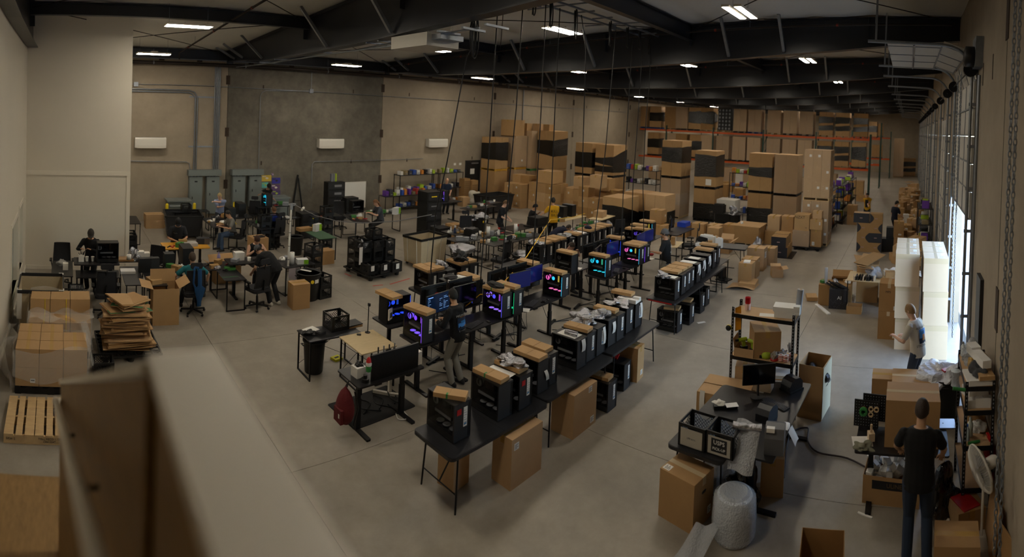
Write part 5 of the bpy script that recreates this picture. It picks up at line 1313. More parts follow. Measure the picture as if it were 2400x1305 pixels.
# build station: desks by the white partition
frame_desk('small black desk beside the partition, white tub on it', -.08, 13.05, .74, PI / 2, 1.25, .52, False)
standing_desk('raised black desk in front of the woman in the grey cap', .75, 12.97, .95, 0, 1.1, .62)
frame_desk('low black desk pushed in front of the raised desk', .77, 12.62, .74, 0, 1.05, .56, False)
frame_desk('long black desk running away beside the low desk', 1.58, 12.5, .74, PI / 2, 1.4, .46, False)
frame_desk('black desk strewn with graphics-card boxes by the open carton', 2.08, 12.3, .74, PI / 2, 1.2, .44, False)
frame_desk('black desk under white tubs behind the long desk', 1.75, 13.7, .78, 0, 1.1, .5, False)
pc('glass tower with white fans in front of the woman in the grey cap', 1.02, 12.95, .95, PI / 2, 'none', ('paper_tag',))
for k, (x, y) in enumerate(((.0, 12.95), (.38, 12.95))): tag(MB().cb(0, 0, 0, .13, .13, .16).build('white_tub', m_acw, None, (x, y, .74 + .21 * k)), ('white pen tub on the small desk by the partition', 'white tub full of black pens on the raised desk')[k], 'tub')
b = MB()
for k in range(9): b.tube([(R3.uniform(-.04, .04), R3.uniform(-.04, .04), .02), (R3.uniform(-.09, .09), R3.uniform(-.09, .09), R3.uniform(.2, .27))], .008, 5)
tag(b.build('pens', m_blk, None, (.38, 12.95, .95)), 'bunch of black pens standing in the white tub', 'pens', None, 'stuff')
for k, x in enumerate((.52, .66)): cup(('left', 'right')[k] + ' white paper cup on the raised desk by the partition', x, 12.95, .95, '#dcd8cc')
bag_blob('clear_bag', 'crumpled clear bag on the small desk by the partition', 'bag', (-.1, 13.3, .74), .22, .2, .14, mat('clear_bag', '#c9c8c4', .2, alpha=.5, bump=1, bscale=20), 61, .3)
office_chair('black mesh chair in front of the low desk by the partition', .92, 12.0, 0)
office_chair('dark round-backed chair behind the small desk by the partition', -.1, 14.0, PI, ('headrest',)); office_chair('dark chair tucked beside the black component box', 2.3, 13.7, 2.5, ('headrest',))
small_box('open white-lined component tray on the long desk', 1.5, 12.72, .74, .36, .26, .06, 0, '#c9c8c4'); small_box('black printed computer-part box standing on the box-strewn desk', 2.02, 12.75, .74, .5, .16, .34, .05, '#1b1d1f', '#2c3034')
small_box('brown padded box lying on the box-strewn desk', 2.02, 11.95, .74, .26, .34, .1, .3, '#b08e5e'); small_box('grey and green graphics-card box on the box-strewn desk', 2.3, 12.05, .74, .34, .22, .12, .4, '#8a8a90', '#6fb02c')
small_box('brown carton under white tubs behind the long desk', 1.5, 13.62, .78, .5, .3, .05, 0, '#9a7649'); bag_blob('clear_bag', 'shiny white bag beside the tubs behind the long desk', 'bag', (1.78, 13.66, .78), .3, .28, .26, m_foil, 65, .3)
for k, x in enumerate((1.95, 2.1)): tag(MB().cb(0, 0, 0, .17, .17, .2 - .04 * k).build('white_tub', m_acw, None, (x, 13.72, .78)), ('taller', 'shorter')[k] + ' white tub behind the long desk', 'tub')
paper_towel('shrink-wrapped roll behind the long desk', 1.62, 13.5, .83, .12, .06)
tub_crates('in the stack against the partition edge', 2.12, 17.2, 2); tub_crates('in the rear stack against the partition edge', 2.12, 17.6, 2)
frame_desk('black desk behind the crates at the partition edge', 2.25, 18.6, .74, PI / 2, 1.3, .6, False)
# teal person's station
frame_desk('black desk in front of the teal-shirted person', 3.12, 12.95, .74, 0, 1.3, .62, False); frame_desk('black desk with a green-striped mat on a narrow frame', 3.95, 12.55, .74, PI / 2, 1.55, .5, False)
tag(MB().cb(0, 0, 0, .4, .5, .004).box(-.2, -.02, .004, .2, -.005, .006, 1).build('work_mat', [m_blk2, m_green], None, (3.86, 12.05, .74)), 'dark mat with a green stripe on the narrow desk', 'mat')
pc('black tower with a printed emblem before the teal-shirted person', 3.05, 13.2, .74, PI, 'none', ('paper_tag',)); small_box('small meshed black case beside the teal-shirted person', 2.6, 13.2, .74, .26, .24, .32, 0, '#1d1f20')
R4 = random.Random(12)
def clutter(prefix, where, n, x0, y0, x1, y1, z, seed=0):
    """small bench clutter, every item its own thing"""
    rr = random.Random(seed)
    kinds = [('white cable bag', 'clear_bag'), ('grey part box', 'component_box'), ('green part box', 'component_box'), ('black tool', 'hand_tool'), ('small white tub', 'white_tub'), ('foil packet', 'foil_packet'), ('brown part box', 'component_box'), ('red-handled tool', 'hand_tool'), ('black part', 'hardware_part'), ('tape roll', 'tape_roll')]
    cnt = {}
    for k in range(n):
        kd, nm = kinds[rr.randrange(len(kinds))]; cnt[kd] = cnt.get(kd, 0) + 1
        x, y = x0 + (x1 - x0) * (k + rr.uniform(.2, .8)) / n, rr.uniform(y0, y1); rz = rr.uniform(-1, 1)
        lab = '%s %s %s' % (ORD[cnt[kd] - 1], kd, where)
        if nm == 'clear_bag': bag_blob(nm, lab, 'bag', (x, y, z), rr.uniform(.12, .2), rr.uniform(.12, .2), rr.uniform(.06, .12), R4.choice((m_foil, m_paper)), k + seed, .35, None, 8)
        elif nm == 'component_box': small_box(lab, x, y, z, rr.uniform(.14, .26), rr.uniform(.1, .18), rr.uniform(.05, .14), rz, {'g': '#8d9094', 'b': '#a3804e'}[kd[0]] if kd != 'green part box' else '#3f7a3a', None)
        elif nm == 'hand_tool': tag(MB().cyl(0, 0, -.08, .08, .013, .016, 8).cyl(0, 0, .08, .16, .005, .004, 6, 1).build(nm, [m_red if 'red' in kd else m_blk, m_chrome], None, (x, y, z + .017)), lab, 'tool').rotation_euler = (PI / 2, 0, rz * 3)
        elif nm == 'white_tub': tag(MB().lathe([(.04, 0), (.05, .1), (.046, .1), (.036, .01), (.0001, .008)], 12).build(nm, m_acw, None, (x, y, z)), lab, 'tub')
        elif nm == 'foil_packet': tag(MB().prism(poly_round(.14, .1, .02, 2), 0, .02).build(nm, m_foil, None, (x, y, z), rz), lab, 'packet')
        elif nm == 'tape_roll': tag(MB().lathe([(.03, 0), (.05, 0), (.05, .05), (.03, .05), (.03, 0)], 16).build(nm, m_tape, None, (x, y, z)), lab, 'tape')
        else: tag(MB().cb(0, 0, 0, .12, .08, .03).cb(.02, 0, .03, .05, .05, .02).build(nm, m_blk2, None, (x, y, z), rz), lab, 'part')
clutter('', 'on the teal person\'s desk', 12, 2.55, 12.75, 3.75, 13.1, .74, 1); clutter('', 'at the back of the narrow desk', 9, 3.75, 12.5, 4.15, 13.2, .74, 2)
bottle('lilac drink bottle on the narrow desk', 3.95, 13.3, .74, '#9a8fc0', .26, .045, '#8a80b0')
standing_desk('desk topped with yellow boards at the black-capped person', 3.22, 14.1, 1.0, 0, 1.25, .68, None, 'yellow')
small_box('opened computer board box on the yellow desk', 3.35, 14.05, 1.0, .36, .28, .09, .1, '#a7a39c'); small_box('black printed graphics-card box on the yellow desk', 3.75, 14.2, 1.0, .36, .2, .16, -.2, '#26272a', '#5a5148')
clutter('', 'on the yellow desk', 7, 2.7, 13.9, 3.2, 14.2, 1.0, 3)
obox('wide open carton behind the teal person\'s desk', (4.35, 14.0), .75, .5, .45, 0, .1, (60, 50, 40, 60))
# bending person's station
standing_desk('black desk between the bending person and the tattooed one', 4.65, 12.75, .9, 0, 1.3, .55); clutter('', 'on the bending person\'s desk', 10, 4.1, 12.6, 5.1, 12.95, .9, 4)
tag(MB().cb(0, 0, 0, .24, .2, .2).build('tissue_box', m_paper, None, (4.35, 12.85, .9)), 'white tissue box on the bending person\'s desk', 'box')
frame_desk('black table with a paper towel by the white post', 5.85, 12.75, .74, .1, .9, .75, False); paper_towel('tall white paper towel roll beside the white post', 5.75, 12.65, .74, .3, .065)
small_box('white and green component box beside the paper towel', 6.02, 12.6, .74, .3, .2, .12, -.2, '#c9cac8', '#7ab21e'); clutter('', 'behind the paper towel', 6, 5.3, 13.0, 6.0, 13.2, .74, 5)
cbox('plain tan carton standing in front of the black trash bin', (5.49, 11.62), .44, .36, .6, 0, -.02, 'x'); bin_round('black trash bin with yellow sticker behind the tan carton', 5.95, 12.05, 0, .31, .68, None, None, True)
paper('curled white label strip hanging in the stickered trash bin', 5.85, 12.0, .74, .09, .3, .6)
tub_crates('in the short stack right of the stickered bin', 6.33, 12.05, 2, .2); tub_crates('in the four-high stack behind the stickered bin', 6.5, 12.9, 4, .25); tub_crates('in the five-high stack beside the green-mat table', 8.72, 16.4, 5, .03)
tag(MB().cb(0, 0, 0, .12, .34, .36).build('component_box', mat('box_mauve', '#a9a2ab', .5), None, (6.25, 13.6, 0), .2), 'mauve component box standing behind the four-high crates', 'box')
t = thing('white_post', 'white taped post standing free among the build desks', 'post', (5.56, 12.5, 0)); MB().tube([(0, 0, .02), (.03, 0, 1.2), (.06, 0, 2.33)], .028, 8).build('pole', m_acw, t); MB().lathe([(.045, 2.2), (.045, 2.34), (.02, 2.36)], 8, (.06, 0, 0)).build('top_clamp', m_galv, t); MB().cb(0, 0, 0, .2, .2, .02).build('base', m_blk, t)
for z in (.6, .9, 1.25, 1.6, 1.9): MB().lathe([(.031, z), (.031, z + .012)], 8, (.028 * z / 1.2, 0, 0)).build('tape_band', m_blk, t)
# station by the cabinets
def tub_truck(label, x, y, w, d, h, rz=0):
    t = thing('tilt_truck', label, 'cart', (x, y, 0), rz); b = MB(); o = [(-w / 2, -d / 2), (w / 2, -d / 2), (w / 2, d / 2), (-w / 2, d / 2)]; k = .86
    for (xa, ya), (xb, yb) in zip(o, o[1:] + o[:1]):
        for s in (1, .97): b.add([(xa * k * s, ya * k * s, .1), (xb * k * s, yb * k * s, .1), (xb * s, yb * s, h), (xa * s, ya * s, h)], [(0, 1, 2, 3)])
    b.add([(px * k, py * k, .11) for px, py in o], [(0, 1, 2, 3)]); b.build('tub', m_blk2, t); r = MB()
    for (xa, ya), (xb, yb) in zip(o, o[1:] + o[:1]): r.bar((xa, ya, h), (xb, yb, h), .06, .05)
    r.build('rim', m_blk, t)
    for f in (-.3, .0): MB().bar((-w / 2 * k - .02, f * d, .12), (-w / 2 - .01, f * d, h - .03), .02, .03).build('side_rib', m_galv, t)
    for px, py in o: MB().lathe([(.06, -.02), (.06, .02)], 12, (0, 0, 0), 0, True, Matrix.Translation((px * .7, py * .7, .06)) @ Matrix.Rotation(PI / 2, 4, 'X')).build('caster', m_blk, t)
tub_truck('big black tub truck behind the black-capped person', 4.28, 19.2, 1.35, 1.3, .82, -.12)
def flatbox(label, px, w, d, h, **k): return cbox(label, px, w, d, h, **k)
cbox('low brown carton on the floor by the back wall', (3.45, 20.6), .75, .5, .3, 0, 0, 'x'); cbox('second low brown carton on top by the back wall', (3.42, 20.6), .72, .48, .24, .3, 0.05, 'x')
frame_desk('black desk left of the grey-shirted person', 5.15, 17.9, .74, PI / 2, 1.6, .6, False); frame_desk('black desk before the person in the pale blue top', 6.0, 18.6, .76, 0, 1.5, .6, False); frame_desk('cluttered desk behind the grey-shirted person', 6.6, 17.3, .74, PI / 2, 1.4, .6, False)
pc('large black tower hiding the person in the pale blue top', 6.35, 18.75, .76, PI, 'none', ('paper_tag',)); pc('black tower below it on the grey-shirted person\'s desk', 5.75, 18.1, .74, PI, 'none', ('paper_tag',))
clutter('', 'on the desk left of the grey-shirted person', 9, 4.9, 17.4, 5.4, 18.5, .74, 6); clutter('', 'on the desk behind the grey-shirted person', 10, 6.35, 16.9, 6.85, 17.9, .74, 7); clutter('', 'on the pale-blue person\'s desk', 8, 5.3, 18.5, 6.2, 18.8, .76, 8)
crate('milk crate on the desk by the left bollard', 4.55, 19.9, .75, 0); frame_desk('black desk under the crate by the left bollard', 4.75, 19.95, .75, 0, 1.4, .5, False)
office_chair('black mesh chair of the grey-shirted person', 5.62, 16.85, .9); office_chair('black mesh chair of the person in blue', 7.05, 16.9, .3); office_chair('big headrest chair left of the person at the cabinets', 7.5, 20.2, -.5)
cbox('tall brown carton topped by a white notice pad', (5.9, 15.6), .5, .5, .75, 0, .1, None); small_box('white-screened black pad lying on the tall brown carton', 5.92, 15.55, .75, .3, .22, .03, .2, '#18181a')
tub_crates('in the dark stack left of the person in blue', 6.6, 16.9, 4, .05); tub_crates('in the dark rear stack left of the person in blue', 6.98, 17.0, 4, .0)
frame_desk('desk of the person at the cabinets', 8.2, 20.0, .85, 0, 1.6, .7, False); pc('blue-lit tower before the person at the cabinets', 7.9, 20.0, .85, 0, 'cyan', ('paper_tag',)); clutter('', 'on the cabinet-side desk', 8, 8.2, 19.8, 9.0, 20.2, .85, 9)
tag(MB().lathe([(.0001, 0), (.04, .01), (.05, .18), (.035, .22), (.0001, .23)], 12).build('white_spray_gun', m_acw, None, (8.6, 18.2, .95), 0), 'white rounded lamp head beside the person in blue', 'lamp'); bpy.context.scene.objects['white_spray_gun'].rotation_euler = (0, 1.1, .6)
frame_desk('desk of the person in blue', 7.6, 17.9, .78, .2, 1.5, .6, False); clutter('', 'on the desk of the person in blue', 9, 7.1, 17.8, 8.2, 18.1, .78, 10)
for k in range(3): tag(MB().box(-.35, -.3, 0, .35, .3, .30).box(-.3, -.305, .03, .3, -.3, .27, 1).box(.08, -.31, .1, .18, -.305, .2, 2).build('storage_bin', [m_blk, m_blk2, m_yel], None, (8.75, 18.0, .3 * k + .02)), ('bottom', 'middle', 'top')[k] + ' black storage bin with a yellow dot behind the white post', 'bin')
frame_desk('green-edged table right of the white post', 8.0, 15.6, .72, PI / 2, 1.5, .62, False, 'green'); small_box('white and lime graphics-card box on the green-edged table', 8.12, 15.9, .72, .3, .14, .24, .4, '#cfd0ce', '#8cc21e'); cbox('open brown tray on the green-edged table', (7.75, 16.1), .5, .3, .1, .72, .1, None)
cbox('brown carton under the green-edged table, black lid on top', (7.75, 14.7), .58, .4, .42, 0, .05, None); frame_desk('desk with orange tools behind the green-edged table', 9.3, 17.6, .85, 0, 1.2, .6, False)
for k in range(2): tag(MB().cyl(0, 0, 0, .16, .05, .04, 10).box(-.1, -.02, .1, .08, .02, .17).build('power_drill', mat('tool_orange', '#c85a22', .5), None, (9.1 + .35 * k, 17.5, .85), .6), ('left', 'right')[k] + ' orange power tool behind the green-edged table', 'tool')
bin_round('dark round bin by the person in blue', 7.35, 15.9, 0, .24, .6)
for k in range(5): tag(MB().box(-.42, -.2, 0, .42, .2, .33).box(-.38, -.204, .04, .38, -.2, .29, 1).box(-.1, -.206, .12, .25, -.204, .22, 2).build('stacked_case', [m_blk, m_blk2, m_inkgrey], None, (11.2, 20.4, .335 * k)), ('bottom', 'second', 'third', 'fourth', 'top')[k] + ' black stacked case against the dark concrete panel', 'case')
tag(MB().box(-.3, -.25, 0, .3, .25, .7).box(.05, -.255, .3, .2, -.25, .5, 1).build('black_cabinet', [m_blk, m_blk2], None, (11.7, 19.9, .35)), 'black cabinet in front of the stacked cases', 'cabinet')
for k in range(3): tag(MB().box(-.05 + .1 * k, -.06, 0, .03 + .1 * k, .06, .34).build('grey_tool_case', mat('tool_lime' if k == 2 else 'tool_grey%d' % k, '#9ab02a' if k == 2 else '#77797f', .5), None, (11.05, 20.4, 1.68), .1), ('left grey', 'middle grey', 'lime')[k] + ' power-tool case on top of the stacked cases', 'case')
tag(MB().bar((9.7, 21.55, 0), (10.0, 21.62, 1.85), .05, .05).bar((10.25, 21.5, 0), (10.02, 21.62, 1.7), .05, .05).tube([(9.8, 21.55, .7), (10.2, 21.55, .7)], .01, 5).build('easel_legs', m_legs, None), 'folded dark easel leaning on the dark concrete panel', 'easel')
# centre: crate pallet and canvas cart
plastic_pallet('black wheeled platform under the crate pile', 8.62, 13.2, .12, 1.2, 1.25)
CL = ['far left', 'far middle', 'far right', 'middle left', 'middle', 'middle right']
for i in range(3):
    for j in range(3):
        for k in range(3 if j > 0 else 1): crate('milk crate on the wheeled pile, %s %s column, %s layer' % (('left', 'middle', 'right')[i], ('front', 'middle', 'rear')[j], ('bottom', 'second', 'third')[k]), 8.24 + .385 * i + .03, 12.78 + .385 * j - .045 * i + .04, .152 + .287 * k, .12)
crate('single milk crate on the very top of the wheeled pile', 8.72, 13.35, .152 + .287 * 3, .15)
for k, (x, y, z) in enumerate(((8.25, 12.62, .3), (8.65, 12.56, .3), (9.03, 12.5, .3), (8.06, 12.98, .62))):
    tag(MB().box(-.06, -.004, 0, .06, -.002, .15 if k < 3 else .5).build('crate_tag', m_paper, None, (x, y - .005, z - .04 - (.2 if k == 3 else 0)), .12), ('left', 'middle', 'right', 'long')[k] + ' white paper tag hanging on the crate pile', 'tag')
for k in range(9): tag(bag_blob('clear_bag', 'x', 'bag', (8.27 + .385 * (k % 3), 12.8 + .385 * (k // 3) - .045 * (k % 3), .2 if k < 3 else .77), .28, .28, .2, m_foil if k % 2 else m_blk2, 80 + k, .4, None, 8), 'crumpled parts bag inside a crate of the wheeled pile, %s' % ('left front', 'middle front', 'right front', 'left middle', 'centre', 'right middle', 'left rear', 'middle rear', 'right rear')[k], 'bag')
for k, (p, q) in enumerate((((8.0, 12.2), (8.3, 12.15)), ((8.5, 12.1), (9.3, 12.25)), ((7.85, 13.5), (7.9, 13.2)))): tag(MB().bar((*p, .001), (*q, .001), .05, .002).build('floor_tape', mat('red_tape', '#b5483c', .6)), 'red floor tape line beside the wheeled crate pile, %s piece' % ('corner', 'front', 'left')[k], 'tape')
canvas_cart('cream canvas cart with black rim right of the crate pile', 10.62, 13.25, .1, 1.15, .85, .92, m_blk)
# ---------------------------------------------------------------- pallet racking across the far end, and the loads on it
m_rackg = mat('rack_green', '#1f4038', .5); m_racko = mat('rack_orange', '#c4521c', .5)
RY = [2.85, 6.9, 11.0, 15.1, 19.2, 23.0]
def rack(label, X, ys, tall):
    t = thing('pallet_rack', label, 'rack', (X, 0, 0))
    for y in ys:
        b = MB()
        for dx in (0, 1.05): b.box(dx - .05, y - .045, 0, dx + .05, y + .045, tall)
        for k in range(int(tall / .8)): b.bar((0, y, .2 + .8 * k), (1.05, y, .75 + .8 * k), .03, .03)
        b.build('upright_frame', m_rackg, t)
        MB().box(-.1, y - .08, 0, .1, y + .08, .012).build('foot_plate', m_rackg, t)
    for ya, yb in zip(ys, ys[1:]):
        for z in (2.02, 4.25):
            for dx in (0, 1.05): MB().box(dx - .03, ya + .045, z - .13, dx + .03, yb - .045, z).box(dx - .055, ya + .045, z - .17, dx + .055, ya + .06, z + .03).box(dx - .055, yb - .06, z - .17, dx + .055, yb - .045, z + .03).build('load_beam', m_racko, t)
        for z in (2.02, 4.25):
            for k in range(3): yy = ya + (yb - ya) * (k + .5) / 3; MB().box(-.02, yy - .04, z, 1.07, yy + .04, z + .02).build('deck_bar', m_galv, t)
    return t
rack('long green and orange pallet racking spanning the hall behind the carton stacks', 39.5, RY, 4.6)
rack('second pallet rack row behind the long one, only its aisle end showing', 45.9, [2.4, 6.5], 5.6)
rack('third pallet rack row deep in the hall, only its aisle end showing', 56.5, [1.9, 6.0], 4.9)
wst = {'p': None, 'b': [('b', (.3, .3, .3, .3), (.72, .76, .7, .7))], 'B': [('b', (.25, .4, .3, .3), (.85, .7, .8, .8))], 'c': [('c', (0, 0, 0, 0), (1, 1, 1, 1))], 'bb': [('b', (.55, .5, .5, .5), (.8, .78, .8, .8)), ('b', (.22, .3, .2, .2), (.45, .4, .4, .4))]}
UP = [(21.6, 'p', 'blue', 'loosely stacked'), (20.3, 'b', 'blue', 'black-banded'), (19.0 - .1, 'p', 'wood', 'plain'), (17.9, 'c', 'black', 'plain tall'), (16.75, 'B', 'black', 'black-banded'), (15.7, 'B', 'wood', 'diagonally black-banded'), (14.2, 'k', 'wood', 'black bottle-crate'), (12.95, 'c', 'black', 'shiny clear-filmed'), (11.75, 'c', 'blue', 'clear-filmed on blue pallet'), (10.2, 'c', 'wood', 'clear-filmed'), (8.95, 'c', 'black', 'bright clear-filmed'), (7.7, 'c', 'black', 'dull clear-filmed'), (6.2, 'bb', 'wood', 'double black-banded'), (4.95, 'bb', 'wood', 'torn black-banded'), (3.6, 'bb', 'black', 'criss-cross black-banded')]
LO = [(20.4, 'b', 'black', 'black-banded'), (18.9, 'c', 'black', 'plain'), (17.9, 'b', 'black', 'black-capped'), (16.6, 'b', 'black', 'black-filmed'), (15.6, 'c', 'black', 'clear-filmed'), (14.3, 'c', 'black', 'dull clear-filmed'), (12.95, 'c', 'black', 'bright clear-filmed'), (11.75, 'c', 'black', 'creased clear-filmed'), (10.2, 'c', 'black', 'pale clear-filmed'), (8.95, 'c', 'black', 'glinting clear-filmed'), (7.75, 'c', 'black', 'filmed'), (6.25, 'bb', 'wood', 'half black-banded'), (4.95, 'bb', 'wood', 'black-striped'), (3.65, 'B', 'black', 'black-middled')]
for lev, (L, z, h) in {'top beams': (UP, 4.27, 1.85), 'lower beams': (LO, 2.04, 1.92)}.items():
    for k, (y, wr, pal, d) in enumerate(L):
        lab = '%s pallet load on the racking %s, %s from the aisle end' % (d, lev, ORD[len(L) - 1 - k])
        if wr == 'k':
            t = load(lab, (40.05, y), z, 1.0, 1.1, h, 1, 4, 6, None, pal, mat('bottle_black', '#1c1c1e', .4)); 
            b = MB()
            for j in range(4):
                for q in range(6): b.lathe([(.05, 0), (.07, .05), (.07, .13), (.03, .17)], 8, (-.52, -.41 + .273 * j, .2 + q * .285))
            o = b.build('white_print', m_fan, t); o['kind'] = 'stuff'
        else: load(lab, (40.05, y), z, 1.0, 1.06, h, 1, 2, 3 if k % 3 else 2, wst[wr], pal, m_card[k % 3])
for k in range(3): load('dim pallet load on the %s pallet rack row' % ('second', 'third', 'third')[k] + (', upper shelf' if k < 2 else ', lower shelf'), (46.4 if k == 0 else 57, 3.3), (4.27, 4.27, 2.04)[k], 1, 1.1, 1.4, 1, 2, 2, wst['b'] if k == 0 else None, 'black')
load('tall pale filmed stack glimpsed beside the third rack row', (58.5, 1.0), 0, 1.1, 1.1, 4.2, 2, 2, 6, wst['c'], 'wood'); load('low dark-banded stack glimpsed at the end of the aisle', (60.5, -.2), 0, 1.2, 1.4, 2.0, 2, 2, 3, wst['bb'], 'wood')
# ---- double-stacked loads in the row before the racking
DS = [(24.95, 16.82, 'M1', 'b', 'b'), (25.0, 15.48, 'M2', 'B', 'c')]
def pair(xy, w, d, h1, h2, lo, hi, lab, n1=(2, 2, 3), n2=(2, 2, 3), p1='wood', p2='black', lb=0, m1=None, m2=None):
    load('lower of two stacked loads, ' + lab, xy, 0, w, d, h1, *n1, lo, p1, m1 or m_card[0], 0, lb); load('upper of two stacked loads, ' + lab, xy, h1, w, d, h2, *n2, hi, p2, m2 or m_card[1], 0, lb)
W = wst
pair((24.95, 16.82), 1.25, 1.12, 1.7, 1.8, None, [('b', (.2, .2, .2, .2), (.7, .7, .7, .7))], 'narrow black-banded pair left of the pair with a sloping black band')
pair((25.05, 15.48), 1.4, 1.16, 1.72, 1.75, None, [('b', (.3, .25, .3, .4), (.62, .85, .8, .55)), ('b', (.1, .08, .1, .1), (.3, .3, .3, .3))], 'pair with a sloping black band and torn flap')
pair((25.1, 11.55), 1.2, 1.1, 2.0, 1.92, [('c', (0, 0, 0, 0), (1, 1, 1, 1)), ('c', (.3, .3, .3, .3), (.6, .6, .6, .6))], [('b', (.38, .36, .4, .4), (.82, .84, .8, .8))], 'black-banded over crinkled clear film', (2, 2, 3), (2, 2, 3))
pair((25.35, 9.8), 1.2, 1.12, 1.6, 1.9, [('b', (.0, .0, 0, 0), (.52, .52, .52, .52))], [('b', (.28, .24, .3, .26), (.86, .9, .9, .9))], 'almost wholly black-wrapped with a white notice', (2, 2, 2), (2, 2, 3), 'black')
MB().box(-.61, -.35, .2, -.607, -.05, .5).build('white_notice', m_paper, [o for o in COL.objects if o.get('label', '').startswith('upper of two stacked loads, almost')][0])
pair((25.85, 7.1), 1.2, 1.18, 1.55, 1.95, [('b', (0, 0, 0, 0), (.5, .5, .5, .5))], [('b', (.36, .36, .4, .4), (.64, .72, .7, .62))], 'two tall columns bound by one black band', (1, 2, 2), (1, 2, 3), 'black')
pair((25.95, 5.83), 1.25, 1.16, 1.5, 2.0, W['c'], W['c'], 'clear-filmed pair left of the white-labelled pair', (2, 2, 2), (2, 2, 3), 'black', 'black')
pair((22.45, 3.72), 1.12, 1.1, 1.85, 2.1, W['c'], W['c'], 'clear-filmed with many small white labels at the aisle', (2, 3, 3), (2, 3, 3), 'wood', 'wood', .6)
# ---- stacks by the black door and the back wall
pair((21.45, 20.85), 1.0, 1.1, 1.75, 1.85, None, [('b', (.3, .25, .3, .3), (.85, .85, .8, .8))], 'nearest the black door with a plain black band', (1, 2, 2), (2, 2, 3), 'wood', 'yellow')
pair((22.85, 20.7), 1.0, 1.15, 1.8, 1.9, W['c'], W['c'], 'on a yellow pallet, second from the black door', (1, 1, 2), (1, 2, 3), 'wood', 'yellow', .4)
pair((23.95, 20.4), 1.0, 1.05, 1.7, 2.3, W['c'], W['c'], 'on a green pallet, third from the black door', (1, 1, 2), (1, 1, 3), 'wood', 'green', .4)
pair((24.55, 19.2), 1.3, 1.2, 1.75, 2.3, None, [('b', (.33, .36, .4, .4), (.75, .82, .8, .75))], 'broad black-banded pair at the wall end of the carton stacks', (2, 2, 2), (2, 2, 3), 'wood', 'wood')
for k, (x, y, z, w_, d_, h_, l) in enumerate(((22.7, 20.7, 3.7, .9, 1.0, .9, 'tall carton crowning the yellow-pallet stack, highest of all'), (23.75, 20.55, 4.0, .5, .45, .42, 'left small carton on the green-pallet stack'), (24.3, 20.1, 4.0, .5, .5, .42, 'middle small carton on top near the wall'), (24.3, 19.35, 4.05, .45, .45, .36, 'right small filmed carton on top of the broad black-banded pair'))): cbox(l, (x, y), w_, d_, h_, z, 0, 'x')
# ---- looser cartons in front of them
HL = 'plain brown carton in the low mixed heap before the wrapped stacks'; HG = 'cartons in the low mixed heap'
def blk(x, y, w, d, h, nx, ny, nz, lab=None, m=None, skip=()):
    for i in range(nx):
        for j in range(ny):
            for k in range(nz):
                if (i, j, k) in skip: continue
                cbox(HL, (x + (i + .5) * w, y + (j + .5) * d), w - .012, d - .012, h - .004, k * h + .0, R.uniform(-.02, .02), 'y' if (i + j) % 2 else 'x', [('l', R.uniform(-.2, .2) * d, h * .6, .08, .09)] if R.random() < .4 else None, m, HG)
blk(20.9, 18.3, .62, .6, .42, 2, 2, 4, skip=((0, 0, 3), (0, 1, 3)))
blk(21.35, 16.5, .6, .56, .47, 2, 3, 3)
blk(22.2, 15.2, .75, .7, .62, 2, 2, 2); blk(21.6, 14.0, .6, .58, .5, 1, 2, 3, skip=((0, 0, 2),)); blk(22.8, 13.6, .7, .7, .66, 1, 2, 2)
cbox('big plain carton on the heap below the broad black-banded pair', (22.0, 17.3), .95, 1.0, .62, 1.42, .05, 'x'); 
for k, (x, y) in enumerate(((21.9, 14.2), (22.5, 15.6), (23.0, 14.4))): cbox(('left', 'middle', 'right')[k] + ' single carton standing up on the mixed heap before the sloping-band pair', (x, y), .62, .6, .62, 1.5 if k == 0 else 1.25, .03, 'x')
for k in range(3): text_mesh(('FRAGILE', 'FRAGILE', 'FRAGILE')[k], .09, m_ink, [o for o in COL.objects if o.get('label') == HL][k * 7], (-.31, 0, .12), (PI / 2, 0, -PI / 2), 'print')
t = load('carton load sagging in a V of black film amid the floor stacks', (20.75, 12.2), 0, 1.35, 1.1, 1.42, 2, 2, 2, [('b', (0, 0, 0, 0), (.72, .42, .74, .72))], 'wood', m_card[1])
load('carton load tucked behind the black-film V load', (22.3, 12.0), 0, 1.2, 1.2, 1.5, 2, 2, 2, [('b', (0, 0, 0, 0), (.4, .4, .4, .4))], 'wood', m_card[0]); load('pair of tall cartons over a black-wrapped base beside the clear-film stack', (21.9, 10.8), 0, 1.1, 1.0, 1.55, 1, 2, 2, [('b', (0, 0, 0, 0), (.48, .48, .48, .48))], 'black', m_card[3])
for l, x, y, w_, d_, h_, z in (('left floor carton of the three before the clear-film stack', 20.3, 10.45, .62, .5, .52, 0), ('right floor carton of the three before the clear-film stack', 20.35, 9.9, .6, .5, .5, 0), ('carton perched on the other two before the clear-film stack', 20.55, 10.2, .55, .55, .56, .525), ('first carton in the low row behind the swivel chair', 21.0, 9.2, .6, .55, .56, 0), ('second carton in the low row behind the swivel chair', 21.4, 8.6, .6, .55, .56, 0), ('third carton in the low row behind the swivel chair', 21.7, 8.0, .6, .55, .52, 0), ('fourth carton in the low row, beside the grey side table', 22.0, 7.4, .6, .5, .56, 0)): cbox(l, (x, y), w_, d_, h_, z, R.uniform(-.06, .06), 'x', [('f', .12, .3, .08, .08)])
